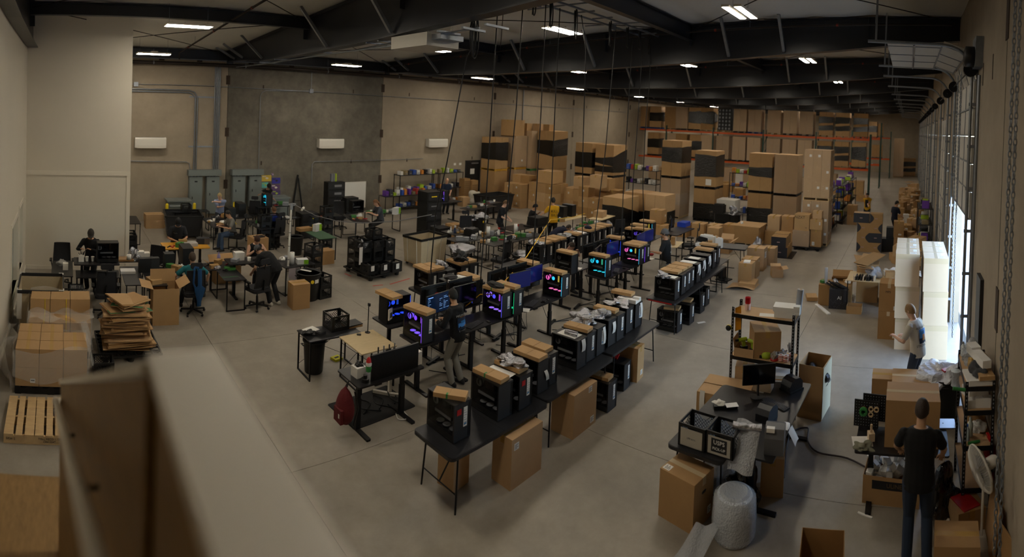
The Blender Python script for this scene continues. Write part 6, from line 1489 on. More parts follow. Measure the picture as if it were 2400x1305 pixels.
# ---- cartons and bulk boxes near the aisle
t = load('bulk carton with a flat plank lid on a pallet behind the black folding table', (21.1, 6.25), 0, 1.15, 1.05, .78, 1, 1, 1, None, 'wood', m_card[2])
for k in range(4): MB().box(-.575 + .29 * k, -.56, .78, -.575 + .29 * k + .283, .56, .80).build('lid_plank', m_card[1], t)
bag_blob('paper_ball', 'small white crumpled ball on the bulk carton lid', 'paper', (21.0, 6.6, .80), .12, .12, .12, m_paper, 5, .2, None, 8)
blk2 = [('tall carton left of its twin before the clear-filmed pair', 21.6, 5.35, .5, .5, .62, .55), ('tall carton right of its twin before the clear-filmed pair', 21.75, 4.8, .5, .5, .62, .55), ('broad carton under the tall twin cartons', 21.75, 5.1, .8, 1.2, .55, 0)]
for l, x, y, w_, d_, h_, z in blk2: cbox(l, (x, y), w_, d_, h_, z, 0, 'x')
c = cbox('carton printed NZXT beside the aisle stack', (21.2, 4.08), .6, .6, .62, .78, 0, 'y'); text_mesh('NZXT', .15, m_ink, c, (-.303, .08, .5), (PI / 2, 0, -PI / 2), 'print'); text_mesh('H5', .06, m_ink, c, (-.303, -.18, .1), (PI / 2, 0, -PI / 2), 'print')
c = cbox('filmed carton under the NZXT carton', (21.15, 4.08), .62, .66, .66, .12, 0, 'y'); film(c, .64, .68, [0, 0, 0, 0], [.66, .66, .66, .66], m_wrapc, .02); plastic_pallet('black pallet under the NZXT carton and its neighbour', 21.25, 3.85, 0, .9, 1.1)
cbox('narrow filmed carton with corner label right of the NZXT column', (21.2, 3.5), .45, .44, .68, .15, 0, 'x', [('l', .1, .12, .1, .14)]); cbox('square carton on the narrow filmed carton', (21.2, 3.52), .5, .5, .4, .83, .04, 'x', [('l', -.15, .25, .05, .12)]); cbox('small filmed carton topping the column at the aisle', (21.3, 3.5), .36, .36, .3, 1.235, 0, 'x')
m_hyte = mat('printed_dark', '#26262b', .6)
def hyte(label, x, y, z, w=.5, d=.46, h=.38, face='r', rz=0):
    o = cbox(label, (x, y), d, w, h, z, rz, 'y', None, m_card[2]); s = 1 if face == 'r' else -1
    if face == 'solid': P = [(-w / 2, 0), (w / 2, 0), (w / 2, h), (-w / 2, h)]
    else:
        P = [(s * w / 2, 0), (s * w / 2, h)] + [(s * (w * .12 - w * .42 * math.cos(a) * 1), h / 2 + h / 2 * math.sin(a)) for a in [PI / 2 - PI * k / 8 for k in range(9)]] if False else [(s * w / 2, 0)] + [(s * w / 2, h)] + [(s * (.5 * w - .2 * w + .3 * w * (1 - math.sin(PI * k / 8)) - .12 * w), h * (1 - k / 8)) for k in range(9)]
    vs = [(-d / 2 - .0015, p[0], p[1]) for p in P]; b = MB().add(vs, [tuple(range(len(P)))[::-1]] if s > 0 else [tuple(range(len(P)))]); b.box(-d / 2 - .0025, -.05, h * .46, -d / 2 - .0015, .06, h * .54, 1)
    b.build('dark_print', [m_hyte, mat('pink_print', '#9a7b78', .6)], o); return o
for k in range(4):
    for j in range(2): hyte('dark-printed PC-case carton, %s row, %s column of the tall stack by the dock aisle' % (('bottom', 'second', 'third', 'top')[k], ('right', 'left')[j]), 21.6, 1.16 + .5 * j + (.1 if k == 3 and j else 0), .385 * k, .5 if not (k == 3 and j) else .62, .46, .38, 'solid' if (k == 3 and j == 1) or (k == 1 and j == 0) else ('r' if (j + k) % 2 else 'l'))
for k, (x, y, z, l) in enumerate(((19.55, 4.55, .02, 'lower near'), (20.15, 4.6, .02, 'lower far'), (19.5, 4.6, .40, 'upper near'), (20.1, 4.65, .40, 'upper far'))): hyte('dark-printed PC-case carton on the flat black pallet, ' + l, x, y, z, .56, .56, .375, 'solid', .04)
tag(MB().box(-.6, -.4, 0, .6, .4, .018).build('slip_sheet', m_blk, None, (19.85, 4.5, 0), .05), 'flat black slip sheet under the dark-printed cartons', 'sheet')
for l, x, y, w_, d_, h_, z, lab in (('front carton of the aisle group with white foam on top', 15.85, 4.75, .42, .42, .62, 0, None), ('second carton of the aisle group', 16.5, 4.82, .5, .48, .6, 0, [('f', .1, .5, .05, .05)]), ('tall labelled carton at the back of the aisle group', 17.5, 4.9, .5, .58, .74, 0, [('f', .0, .5, .2, .2)]), ('last carton of the aisle group, open at a corner', 18.3, 4.65, .5, .42, .6, 0, None)): cbox(l, (x, y), w_, d_, h_, z, .03, 'x', lab)
tag(MB().box(-.15, -.1, 0, .15, .1, .03).build('foam_block', m_foam, None, (15.85, 4.75, .622), .2), 'thin white foam lying on the front aisle carton', 'foam'); bag_blob('clear_bag', 'clear bag lying behind the tall labelled aisle carton', 'bag', (18.0, 5.05, .6), .4, .3, .3, m_foil, 88, .3, None, 10)
cbox('flat carton under the front of the aisle group', (15.6, 4.6), .62, .5, .12, 0, .1, None); tag(MB().grid(lambda u, v: (15.1 + .7 * u - .2 * v, 4.3 + .8 * v, .01 + .08 * (1 - u) ** 2 * math.sin(PI * v)), 6, 6).build('torn_cardboard', m_card[3]), 'torn cardboard sheet curling on the floor by the aisle group', 'cardboard'); 
o = obox('small open-flapped carton lying at the aisle corner of the group', (16.9, 4.05), .42, .36, .26, 0, .4, (80, 70, None, None))
obox('open carton behind the white foam blocks', (19.3, 6.7), .7, .5, .4, 0, .1, (60, 40, 60, 50)); cbox('carton with black lid left of the bulk carton', (20.6, 7.6), .5, .5, .62, 0, 0, None)
folding_table('black folding table carrying white foam in front of the bulk carton', 17.1, 6.08, .745, -1.45)
for k, (x, y, w_, d_, h_) in enumerate(((16.95, 6.5, .12, .55, .3), (16.72, 6.0, .1, .22, .3), (16.6, 6.65, .25, .2, .1))): tag(MB().cb(0, 0, 0, w_, d_, h_).cb(.02, 0, h_, w_ * .6, d_ * .6, .03).build('foam_block', m_foam, None, (x, y, .749), -.1), ('tall', 'square', 'low')[k] + ' white foam block on the far folding table', 'foam')
tag(MB().cb(0, 0, 0, .2, .2, .22).build('brown_bag', m_card[2], None, (16.55, 6.3, .749), .3), 'brown paper bag between the foam blocks', 'bag')
for k, (x, y, r) in enumerate(((16.2, 5.75, .4), (15.75, 5.45, -.2))): tag(MB().cb(0, 0, 0, .36, .4, .03).cb(.06, .1, .03, .2, .16, .34).ob(Matrix.Translation((-.02, 0, .42)) @ Matrix.Rotation(.25, 4, 'Y'), .42, .5, .02).build('case_display_stand', m_blk, None, (x, y, 0), r), ('rear', 'front')[k] + ' black folded case part on the floor by the right tower group', 'case part')
# ---- shelf clutter glimpsed between the stacks
def wire_shelf(label, x, y, rz, L=1.8, D=.5, H=1.9, n=4):
    t = thing('shelving_unit', label, 'shelf', (x, y, 0), rz)
    for sx in (-1, 1):
        for sy in (-1, 1): MB().cb(sx * L / 2, sy * D / 2, 0, .03, .03, H).build('post', m_legs, t)
    for k in range(n): MB().cb(0, 0, .15 + (H - .2) * k / (n - 1), L, D, .03).build('shelf', m_blk2, t)
    return t
CC = ['#3a3a40', '#5c2f8f', '#c8c6c0', '#9ab52a', '#2f4fa0', '#a03028', '#8a7a5a', '#d8d6d0', '#1c1c20', '#c07a30']
def shelf_stuff(where, x, y, z, L, ax, n, seed, hm=.3):
    rr = random.Random(seed); cn = {}
    for k in range(n):
        p = (k + .5) / n * L - L / 2; c = rr.choice(CC); w_ = L / n * rr.uniform(.5, .9); nm = {'#3a3a40': 'charcoal', '#5c2f8f': 'purple', '#c8c6c0': 'off-white', '#9ab52a': 'lime', '#2f4fa0': 'blue', '#a03028': 'red', '#8a7a5a': 'tan', '#d8d6d0': 'white', '#1c1c20': 'black', '#c07a30': 'orange'}[c]; cn[nm] = cn.get(nm, 0) + 1
        o = MB().cb(0, 0, 0, w_, rr.uniform(.2, .35), rr.uniform(.12, hm)).build('component_box', mat('box_' + c, c, .6), None, (x + (p if ax == 'x' else 0), y + (p if ax == 'y' else 0), z), rr.uniform(-.2, .2) + (PI / 2 if ax == 'y' else 0))
        MB().cb(0, -.0, .05, w_ * .5, .36, .03).build('printed_band', m_inkgrey, o) if w_ > .15 else None
        tag(o, '%s %s box %s' % (ORD[cn[nm] - 1], nm, where), 'box')
for q, (x, y) in enumerate(((24.9, 13.4), (27.5, 8.4))):
    wire_shelf(('cluttered wire shelf between the sloping-band pair and the clear-film stack', 'wire shelf of dark cases behind the wrapped stacks')[q], x, y, PI / 2, 1.9, .5, 2.3)
    for k in range(4): shelf_stuff('on the %s tier of the %s wire shelf' % (('bottom', 'second', 'third', 'top')[k], ('cluttered', 'dark-case')[q]), x - .05, y, .18 + 2.1 * k / 3, 1.8, 'y', 8, 100 + k + 10 * q)
t = load('white carton block held by black strapping between the wrapped stacks', (24.6, 8.45), .62, .8, .95, .62, 2, 2, 3, None, None, mat('white_carton', '#bdb9b0', .6)); tag(MB().cb(0, 0, 0, .9, 1.0, .62).cb(-.02, .1, 0, .9, .7, .55).build('dark_crate', [m_blk], None, (24.6, 8.45, 0)), 'dark crate under the white carton block', 'crate')
frame_desk('grey side table with a machine before the black-wrapped stacks', 23.3, 8.1, .78, PI / 2, 1.5, .6, False); bag_blob('foil_bag', 'heap of silver bags on the grey side table', 'bag', (23.2, 7.7, .78), .5, .4, .3, m_foil, 91, .4, None, 10); tag(MB().cb(0, 0, 0, .4, .5, .36).cb(0, 0, .36, .3, .4, .05).build('label_machine', m_blk, None, (23.2, 8.4, .78)), 'black machine on the grey side table', 'machine')
# ---- heap along the dock wall and clutter beyond the aisle stack
R5 = random.Random(77); HB = 'brown carton in the long heap along the dock wall'
for k in range(42):
    x = 18.2 + 26 * (k / 42) ** 1.1; n = R5.choice((1, 1, 2))
    y = R5.uniform(-.75, .35) if x > 22.6 else R5.uniform(-.8, .3); z = 0
    for j in range(n + (1 if R5.random() < .4 else 0)):
        w_, d_, h_ = R5.uniform(.35, .7), R5.uniform(.35, .6), R5.uniform(.25, .5); cbox(HB, (x + R5.uniform(-.1, .1), y + R5.uniform(-.08, .08)), w_, d_, h_, z, R5.uniform(-.5, .5), 'x', [('l', 0, h_ * .5, .12, .12)] if R5.random() < .4 else None, None, 'cartons heaped along the dock wall'); z += h_ + .002
for k in range(6): tag(MB().cb(0, 0, 0, .62, .5, .012).cb(.2, .1, .012, .3, .4, .01).build('flattened_carton', m_card[k % 4], None, (30 + 1.6 * k, R5.uniform(-.5, .2), 1.15 + .04 * k), R5.uniform(-1, 1)), 'flattened carton thrown on the dock-wall heap, %s from the near end' % ORD[k], 'cardboard')
for k in range(9): tag(MB().cb(0, 0, 0, .3, .26, .11).cb(0, 0, .11, .25, .2, .01).build('foam_tray', m_foam, None, (24.6, -.02, .123 * k), R5.uniform(-.06, .06)), 'white foam tray in the stack behind the person in navy, %s from the bottom' % ORD[k], 'tray')
cbox('upright carton with a curled open top by the foam trays', (21.9, .25), .4, .42, .62, .6, 0, 'x', [('l', -.05, .1, .12, .06)]); cbox('labelled carton under the upright one', (21.8, .2), .5, .5, .3, .3, .1, 'x', [('l', 0, .15, .16, .18)]); cbox('lowest carton under the upright one', (21.75, .15), .55, .55, .3, 0, -.05, 'x', [('l', 0, .12, .14, .16)])
wire_shelf('dark loaded shelf against the dock doors', 21.2, -.75, 0, 1.9, .55, 2.0)
for k in range(4): shelf_stuff('on the %s tier of the dark dock shelf' % ('bottom', 'second', 'third', 'top')[k], 21.2, -.75, .18 + 1.8 * k / 3, 1.8, 'x', 7, 200 + k)
tag(MB().cb(0, 0, 0, .5, 1.0, .5).cb(.05, -.1, .5, .4, .6, .45).build('black_equipment', m_blk, None, (21.9, .55, 0)), 'heap of black equipment beside the dark-printed cartons', 'equipment')
for q, (x, y) in enumerate(((25.4, 3.7), (28.3, 3.5), (31.5, 3.4))):
    wire_shelf('loaded shelf lining the aisle, %s beyond the labelled stack' % ORD[q], x, y, 0, 2.2, .6, 2.0)
    for k in range(4): shelf_stuff('on the %s tier of the %s aisle shelf' % (('bottom', 'second', 'third', 'top')[k], ORD[q]), x, y, .18 + 1.8 * k / 3, 2.1, 'x', 8, 300 + k + 20 * q, .38)
for k in range(2): cbox(('lower', 'upper') [k] + ' dark-brown carton standing behind the person in the yellow jacket', (27.6, 2.75), .5, .5, .5, .5 * k, .03, 'x')
for k in range(14): cbox('brown carton on the floor before the racking', (33.5 + R5.uniform(-1.5, 4), 3.2 + 1.2 * k * .8 + R5.uniform(-.3, .3)), R5.uniform(.5, .8), R5.uniform(.5, .8), R5.uniform(.4, .9), 0, R5.uniform(-.3, .3), 'x', None, None, 'cartons on the floor before the racking')
for k in range(9): load('clear-filmed carton load standing on the floor under the racking, %s from the aisle' % ORD[k], (40.05, 3.75 + 2.05 * k), 0, 1, 1.1, 1.5 if k % 2 else 1.1, 1, 2, 2, W['c'] if k % 3 else None, 'wood', m_card[(k + 1) % 3])
# ---- shelving of the repair corner beside the black door
t = wire_shelf('long dark shelf unit of the repair corner beside the black door', 16.3, 21.2, 0, 2.4, .5, 1.75, 3); wire_shelf('second dark shelf unit of the repair corner', 18.4, 21.2, 0, 1.6, .5, 1.75, 3)
for k in range(3): shelf_stuff('on the %s tier of the long repair shelf' % ('bottom', 'middle', 'top')[k], 16.3, 21.2, .18 + 1.55 * k / 2, 2.3, 'x', 9, 400 + k, .26); shelf_stuff('on the %s tier of the second repair shelf' % ('bottom', 'middle', 'top')[k], 18.4, 21.2, .18 + 1.55 * k / 2, 1.5, 'x', 6, 420 + k, .26)
for q, (x, y) in enumerate(((19.3, 20.9), (19.75, 20.75))):
    t = thing('drawer_cabinet', ('taller', 'shorter')[q] + ' wooden small-parts cabinet beside the black door', 'cabinet', (x, y, .5 - .2 * q))
    MB().cb(0, 0, -.5 + .2 * q, .42, .4, 1.4 - .1 * q).build('carcass', m_card[2], t)
    for k in range(8):
        MB().box(-.2, -.206, .0 + .1 * k, .2, -.2, .085 + .1 * k).build('drawer', m_carddark, t)
frame_desk('long black desk in front of the repair shelves', 15.0, 20.4, .9, 0, 2.6, .6, False); shelf_stuff('on the long repair desk', 15.0, 20.4, .9, 2.4, 'x', 11, 450, .3); paper_towel('white paper towel roll on the long repair desk', 14.9, 20.5, .9, .3, .06)
bag_blob('white_bag', 'bulging pale bag of scraps beside the black door', 'bag', (18.9, 19.6, .3), .9, .7, .6, mat('pale_bag', '#a9a394', .6), 95, .3); cbox('brown carton beside the pale scrap bag', (17.8, 19.3), .45, .4, .45, .3, 0, 'x')
standing_desk('black bench with rgb-lit towers near the repair corner', 15.4, 18.0, .9, 0, 1.6, .7); pc('violet-lit open tower near the repair corner', 14.9, 18.1, .9, 0, 'purple', ('paper_tag',)); pc('second lit tower near the repair corner', 15.5, 18.2, .9, 0, 'violet', ('paper_tag',))
for k in range(5): tag(MB().box(-.36, -.3, 0, .36, .3, .36).box(-.3, -.306, .04, .3, -.3, .3, 1).box(-.16, -.308, .16, .1, -.306, .2, 2).build('stacked_case', [m_blk, m_blk2, m_yel if k == 4 else m_inkgrey], None, (12.9, 15.9, .365 * k)), ('bottom', 'second', 'third', 'fourth', 'top')[k] + ' black equipment case in the tall stack behind the canvas cart', 'case')
cbox('tan carton beside the tall stack of black cases', (13.3, 14.9), .5, .42, .7, 0, 0, 'x'); tag(MB().cb(0, 0, 0, .6, .5, .62).cb(0, -.01, .06, .5, .49, .2).build('dark_case', m_blk, None, (12.75, 15.0, 0)), 'dark case between the canvas cart and the tan carton', 'case')
for q, (x, y) in enumerate(((16.2, 16.6), (17.2, 17.2))): standing_desk(('near', 'far')[q] + ' black bench in front of the person in dark blue', x, y, .8, .1, 1.7, .7)
clutter('', 'on the near bench of the person in dark blue', 8, 15.6, 16.4, 16.9, 16.8, .8, 31); clutter('', 'on the far bench of the person in dark blue', 8, 16.6, 17.0, 17.9, 17.4, .8, 32)
bin_round('tall black bin with a yellow sticker stuffed with film, mid hall', 14.6, 14.9, 0, .3, .85, None, m_foil, True); bin_round('bin of clear film by the canvas cart', 11.0, 12.0, 0, .3, .7, None, m_foil); bin_round('film-stuffed bin behind the long rear row', 12.0, 10.35, 0, .3, .72, None, m_foil)
tub_truck('long black tub truck beside the wall cartons', 19.2, 18.6, 1.8, 1.1, .85, 0); cbox('small open carton heap by the black door', (20.6, 19.2), .6, .5, .5, .3, .1, 'x'); cbox('low carton heap base by the black door', (20.5, 19.2), .9, .7, .3, 0, 0, 'x')
# ---- build tables in the centre
CTB = [(12.1, 14.0, 0), (13.6, 13.1, 0), (11.9, 12.6, 0), (13.9, 12.2, 0), (12.4, 11.6, 0), (13.9, 11.2, 0)]
for k, (x, y, r) in enumerate(((12.5, 13.6, .0), (11.9, 12.7, 0), (13.2, 12.7, 0), (12.5, 11.8, 0), (13.8, 11.8, 0), (14.6, 12.9, 0))): frame_desk('black build table in the centre block, %s counted from the canvas cart' % ORD[k], x, y, .76, r, 1.25, .75, k % 2 == 0)
clutter('', 'on the front centre build tables', 16, 11.9, 11.6, 14.3, 12.0, .76, 41); clutter('', 'on the middle centre build tables', 16, 11.5, 12.5, 13.7, 12.95, .76, 42); clutter('', 'on the rear centre build tables', 9, 12.0, 13.4, 13.0, 13.8, .76, 43)
paper_towel('left paper towel roll on the centre build tables', 12.75, 12.55, .76, .32); paper_towel('right paper towel roll on the centre build tables', 13.9, 12.35, .76, .3)
bottle('dark blue spray bottle with white head on the centre tables', 12.1, 13.5, .76, '#22304a', .22, .04, '#d8d6d0', 'spray_bottle', True); bottle('white spray bottle with red head on the centre tables', 13.15, 12.45, .76, '#d8d6d0', .22, .04, '#b03020', 'spray_bottle', True); bottle('clear spray bottle with red head on the centre tables', 14.15, 12.5, .76, '#b8c0c0', .2, .035, '#c03028', 'spray_bottle', True); bottle('white spray can at the back of the centre tables', 12.05, 13.65, .76, '#cfcdc6', .2, .03, '#d8d6d0')
cup('brown paper cup on the rear centre table', 12.35, 13.55, .76, '#8a7c6a', .14); tag(MB().cb(0, 0, 0, .4, .34, .2).cb(0, -.01, .2, .36, .3, .04).build('black_component_box', [m_blk], None, (12.35, 12.95, .76), .2), 'black box with a red corner on the centre tables', 'box')
office_chair('black mesh chair pushed out before the centre tables', 11.7, 10.95, .2); office_chair('black chair by the film-stuffed bin, mid hall', 13.3, 14.2, 2.6)
bag_blob('clear_bag', 'clear bag of parts on the floor under the centre tables', 'bag', (12.4, 11.0, 0), .7, .5, .25, m_foil, 97, .4); crate('milk crate on a stand beside the canvas cart', 11.55, 12.4, .35, .1); tag(MB().cb(0, 0, 0, .36, .36, .34).cb(0, 0, .3, .37, .37, .03).build('plinth', m_blk, None, (11.55, 12.4, 0), .1), 'black plinth under the milk crate by the canvas cart', 'plinth')
frame_desk('desk of the standing person in the printed black shirt', 15.6, 12.6, .8, 0, 1.3, .6, False); tag(MB().box(-.3, -.25, 0, .3, .25, .3).box(-.26, -.21, .3, .26, .21, .31, 1).build('open_case', [m_blk, m_pcb], None, (15.4, 12.6, .8)), 'open black case before the printed-shirt person', 'case')
frame_desk('bench of the seated person in black by the yellow shirt', 17.4, 12.8, .78, 0, 2.0, .7, False, 'wood'); pc('black tower between the seated person and the yellow shirt', 17.3, 13.0, .78, PI, 'none', ('paper_tag',)); pc('second black tower before the yellow-shirted person', 17.9, 13.0, .78, PI, 'none', ('paper_tag',)); clutter('', 'on the seated person\'s bench', 9, 16.3, 12.4, 17.0, 12.7, .78, 51)
frame_desk('low desk right of the yellow-shirted person', 18.9, 12.0, .74, .1, 1.3, .6, False, 'wood'); cbox('open-lidded pale carton right of the yellow-shirted person', (18.9, 12.1), .5, .4, .26, .74, .2, None); office_chair('mesh-backed chair behind the long rear row', 17.6, 10.5, -.4, ('headrest',))
bag_blob('clear_bag', 'white film bag near the yellow-shirted person', 'bag', (18.2, 11.2, .3), .5, .4, .4, m_foil, 99, .3, None, 10)
for q, (x, y) in enumerate(((16.0, 11.2), (17.2, 11.4))): frame_desk(('near', 'far')[q] + ' black cluttered bench behind the bent-over person', x, y, .78, 0, 1.2, .6, False); clutter('', ('on the near bench behind the bent person', 'on the far bench behind the bent person')[q], 8, x - .5, y - .2, x + .5, y + .2, .78, 61 + q)
# desks beyond the grey-cap person
standing_desk('black desk with a lit spreadsheet screen beyond the benches', 18.2, 8.2, .8, 0, 1.6, .7); monitor('lit blue tile-screen monitor beyond the grey-cap person', 18.0, 8.4, .8, .5, 'app', False, .6, .36); office_chair('large headrest mesh chair beyond the grey-cap person', 17.6, 7.4, .4); office_chair('grey-blue chair seat beyond the grey-cap person', 16.3, 6.6, 1.2, ('headrest',)); frame_desk('pale-topped desk with papers beyond the grey-cap person', 16.2, 7.5, .78, .2, .9, .6, False, 'wood')
small_box('brown labelled carton on the pale-topped desk', 16.1, 7.4, .78, .16, .14, .26, .2, '#9a7649', '#cfcdc6'); cup('red round bowl at the end of the rainbow bench', 13.95, 7.1, .9, '#a01c1c', .05, .08)
for k, (x, y) in enumerate(((15.0, 8.3), (15.7, 8.5), (16.5, 8.6))): pc('tower beyond the sixth rear bench, %s along' % ORD[k], x, y, .85, 0, ('none', 'purple', 'rainbow')[k], ('paper_tag',)); carton_flat('brown carton on the %s tower beyond the sixth rear bench' % ORD[k], x, y, .85 + ZT + .012, 0, .26, .5)
frame_desk('black table under the towers beyond the sixth rear bench', 15.75, 8.4, .85, .1, 2.2, .7, False)
tag(MB().cb(0, 0, 0, .5, .35, .16).cb(0, 0, .16, .46, .31, .01).build('blue_tote', m_blue, None, (19.2, 8.4, .8)), 'blue tote beside the lit tile-screen', 'tote')
# ---------------------------------------------------------------- packing corner at the lower right
def rivet_unit(label, x0, x1, y0, y1, H, zs, board=None):
    t = thing('shelving_unit', label, 'shelf', ((x0 + x1) / 2, (y0 + y1) / 2, 0)); hx, hy = (x1 - x0) / 2, (y1 - y0) / 2
    for sx in (-1, 1):
        for sy in (-1, 1):
            a, c = sx * hx, sy * hy; b = MB(); b.box(*sorted((a, a - sx * .038))[:1], c - .002, 0, sorted((a, a - sx * .038))[1], c + .002, H).box(a - .002, *sorted((c, c - sy * .038))[:1], 0, a + .002, sorted((c, c - sy * .038))[1], H)
            n = int(H / .05)
            for k in range(n): z = .03 + k * .05; b.box(a - sx * .019 - .006, c - .0035, z, a - sx * .019 + .006, c + .0035, z + .022, 1).box(a - .0035, c - sy * .019 - .006, z, a + .0035, c - sy * .019 + .006, z + .022, 1)
            b.build('slotted_post', [m_legs, m_fan], t)
    for z in zs:
        for sy in (-1, 1): MB().box(-hx, sy * hy - .004, z - .06, hx, sy * hy + .004, z).build('shelf_beam', m_legs, t)
        for sx in (-1, 1): MB().box(sx * hx - .004, -hy, z - .06, sx * hx + .004, hy, z).build('shelf_beam', m_legs, t)
        MB().box(-hx + .005, -hy + .005, z - .012, hx - .005, hy - .005, z).build('shelf_board', board or m_card[3], t)
    return t
rivet_unit('black slotted shelving unit with red cups on top, mid right', 8.28, 8.72, 1.66, 2.70, 1.86, (1.76, 1.08, .5))
zs = 1.76
cup('stack of red plastic cups on the black slotted shelving', 8.55, 2.52, zs, '#b0121a', .12, .046, None, 'cup_stack', 6); tag(MB().lathe([(.047, 0), (.05, .1)], 16).build('cup_sleeve', mat('clear_pink', '#d8b8b4', .3), None, (8.55, 2.52, zs)), 'pale sleeve round the foot of the red cups', 'sleeve'); 
tag(MB().grid(lambda u, v: (8.3 + .06 * u, 2.66 - .1 * v, zs + .08 - .4 * u * u + .05 * v), 5, 4).build('orange_cloth', mat('orange_cloth', '#d89018', .7)), 'orange cloth strip dangling at the corner of the slotted shelving', 'cloth')
paper('white printed booklet on the top shelf of the slotted unit', 8.42, 2.15, zs, .15, .24, .2)
b = MB().box(-.13, -.17, .1, .13, .17, .17).box(-.12, -.15, 0, -.04, .15, .1).box(.03, -.17, 0, .12, -.06, .1).box(.02, .04, 0, .13, .16, .1).box(-.14, -.26, .07, -.02, -.16, .2).box(.0, -.25, .02, .12, -.17, .13)
tag(b.build('foam_block', m_foam, None, (8.5, 1.88, zs), .1), 'notched white foam blocks piled on the slotted shelving', 'foam')
t = thing('film_roll', 'upright grey plastic roll leaning at the shelving corner', 'roll', (8.66, 1.69, zs)); MB().tube([(0, 0, 0), (.02, -.03, .4)], .055, 14).build('roll', mat('film_grey', '#8d9097', .3), t); MB().tube([(.0195, -.0295, .38), (.0205, -.0305, .402)], .025, 10).build('core', m_card[0], t)
t = thing('tape_measure', 'yellow-edged tape measure clipped to the slotted post', 'tape measure', (8.26, 2.74, 1.52)); MB().lathe([(.0001, -.02), (.045, -.02), (.045, .02), (.0001, .02)], 14, (0, 0, 0), 0, True, Matrix.Rotation(PI / 2, 4, 'Y')).build('case_body', m_blk, t); MB().lathe([(.047, -.008), (.047, .008)], 14, (0, 0, 0), 0, True, Matrix.Rotation(PI / 2, 4, 'Y')).build('yellow_band', m_yel, t)
zs = 1.08
o = cbox('skewed big carton with torn tape on the middle shelf', (8.62, 2.22), .5, .44, .42, zs, .45, 'x'); o2 = obox('small open carton holding a lime drill on the middle shelf', (8.42, 2.48), .3, .32, .14, zs, .05, (None, None, 10, None))
def drill(label, x, y, z, rz, c=m_yel):
    t = thing('power_drill', label, 'tool', (x, y, z), rz); lime = mat('tool_lime', '#9ab02a', .45)
    MB().tube([(-.09, 0, .16), (.06, 0, .16)], .032, 10).bar((-.03, 0, .15), (-.05, 0, .04), .04, .05).build('body', lime, t); MB().tube([(.06, 0, .16), (.11, 0, .16)], .02, 8).cb(-.05, 0, 0, .11, .07, .05).build('chuck_and_battery', m_blk, t)
drill('lime cordless drill in the small open carton', 8.42, 2.56, zs + .06, 2.4); drill('second lime cordless drill in the small open carton', 8.44, 2.4, zs + .05, 1.2)
t = thing('sander', 'lime and black sander lying on the middle shelf', 'tool', (8.4, 2.13, zs)); MB().lathe([(.0001, 0), (.08, .01), (.085, .05), (.06, .09), (.0001, .1)], 12).build('body', mat('tool_lime', '#9ab02a', .45), t); MB().cb(.03, .05, .0, .18, .16, .05).build('sole', m_blk, t)
bag_blob('glove', 'dark glove bundle behind the sander', 'gloves', (8.5, 2.12, zs), .18, .24, .1, m_blackm, 3, .35); bag_blob('glove', 'grey work glove on the middle shelf', 'gloves', (8.38, 1.98, zs + .03), .14, .1, .1, mat('glove_grey', '#8f887c', .9), 14, .3); tag(MB().lathe([(.04, 0), (.065, 0), (.065, .035), (.04, .035), (.04, 0)], 16).build('tape_roll', m_red, None, (8.36, 1.98, zs)), 'flat red tape roll under the grey glove', 'tape')
m_frag = mat('fragile_tape', '#c9a49c', .5)
for k in range(3):
    for j in range(2):
        t = thing('tape_roll', '%s red-printed tape roll, %s pile on the middle shelf' % (('lower', 'upper')[j], ('left', 'middle', 'right')[k]), 'tape', (8.37 + (.1 if k == 2 else 0), 1.88 - .085 * k + (.02 if k == 2 else 0), zs + .052 * j)); MB().lathe([(.025, 0), (.042, 0), (.042, .05), (.025, .05), (.025, 0)], 16).build('roll', m_acw, t); MB().lathe([(.0425, .008), (.0425, .018)], 16).lathe([(.0425, .03), (.0425, .042)], 16).build('red_print', m_red, t)
b = MB()
for k in range(6): b.tube([(R3.uniform(-.02, .02), R3.uniform(-.02, .02), 0), (R3.uniform(-.05, .05), R3.uniform(-.05, .05), .2)], .006, 5)
tag(b.build('pens', m_blk, None, (8.55, 1.76, zs + .02)), 'pens and cutters standing at the right of the middle shelf', 'pens', None, 'stuff'); bag_blob('clear_bag', 'clear bag behind the red-printed tape', 'bag', (8.55, 1.9, zs), .18, .16, .12, m_foil, 21, .35)
zs = .5
for k, (x, y, w_, d_, h_, r) in enumerate(((8.5, 1.95, .4, .5, .09, .1), (8.55, 2.1, .4, .6, .09, -.15), (8.45, 2.05, .4, .5, .08, .05), (8.48, 1.85, .36, .3, .1, .2))):
    o = MB().cb(0, 0, 0, w_, d_, h_).build('foam_slab', m_foam, None, (x, y, zs + .092 * k), r); MB().cb(0, 0, h_ * .35, w_ + .002, d_ + .002, .012).build('orange_edge', mat('foam_orange', '#c98a2a', .7), o); tag(o, ('bottom', 'second', 'third', 'top')[k] + ' white foam slab on the lowest shelf of the slotted unit', 'foam')
cbox('brown carton half hidden on the lowest shelf of the slotted unit', (8.5, 2.5), .34, .3, .4, zs, .2, 'x'); bag_blob('paper_bag', 'cream paper bag on the lowest shelf', 'bag', (8.35, 2.3, zs), .24, .24, .3, mat('cream_paper', '#c9bfa4', .8), 26, .2); small_box('small orange-topped box on the lowest shelf', 8.33, 2.2, zs + .25, .14, .18, .14, .2, '#c98a2a')
o = obox('tall open carton with one pale side beside the slotted shelving', (9.05, 1.42), .52, .42, .88, 0, -.12, (None, None, None, None)); MB().box(-.258, -.22, .02, .258, -.214, .87).build('pale_side', mat('pale_side', '#b5b29c', .7), o); bag_blob('scrap_heap', 'heap of dark scraps inside the tall open carton', 'scraps', (9.05, 1.42, .5), .44, .36, .25, m_blk2, 33, .5)
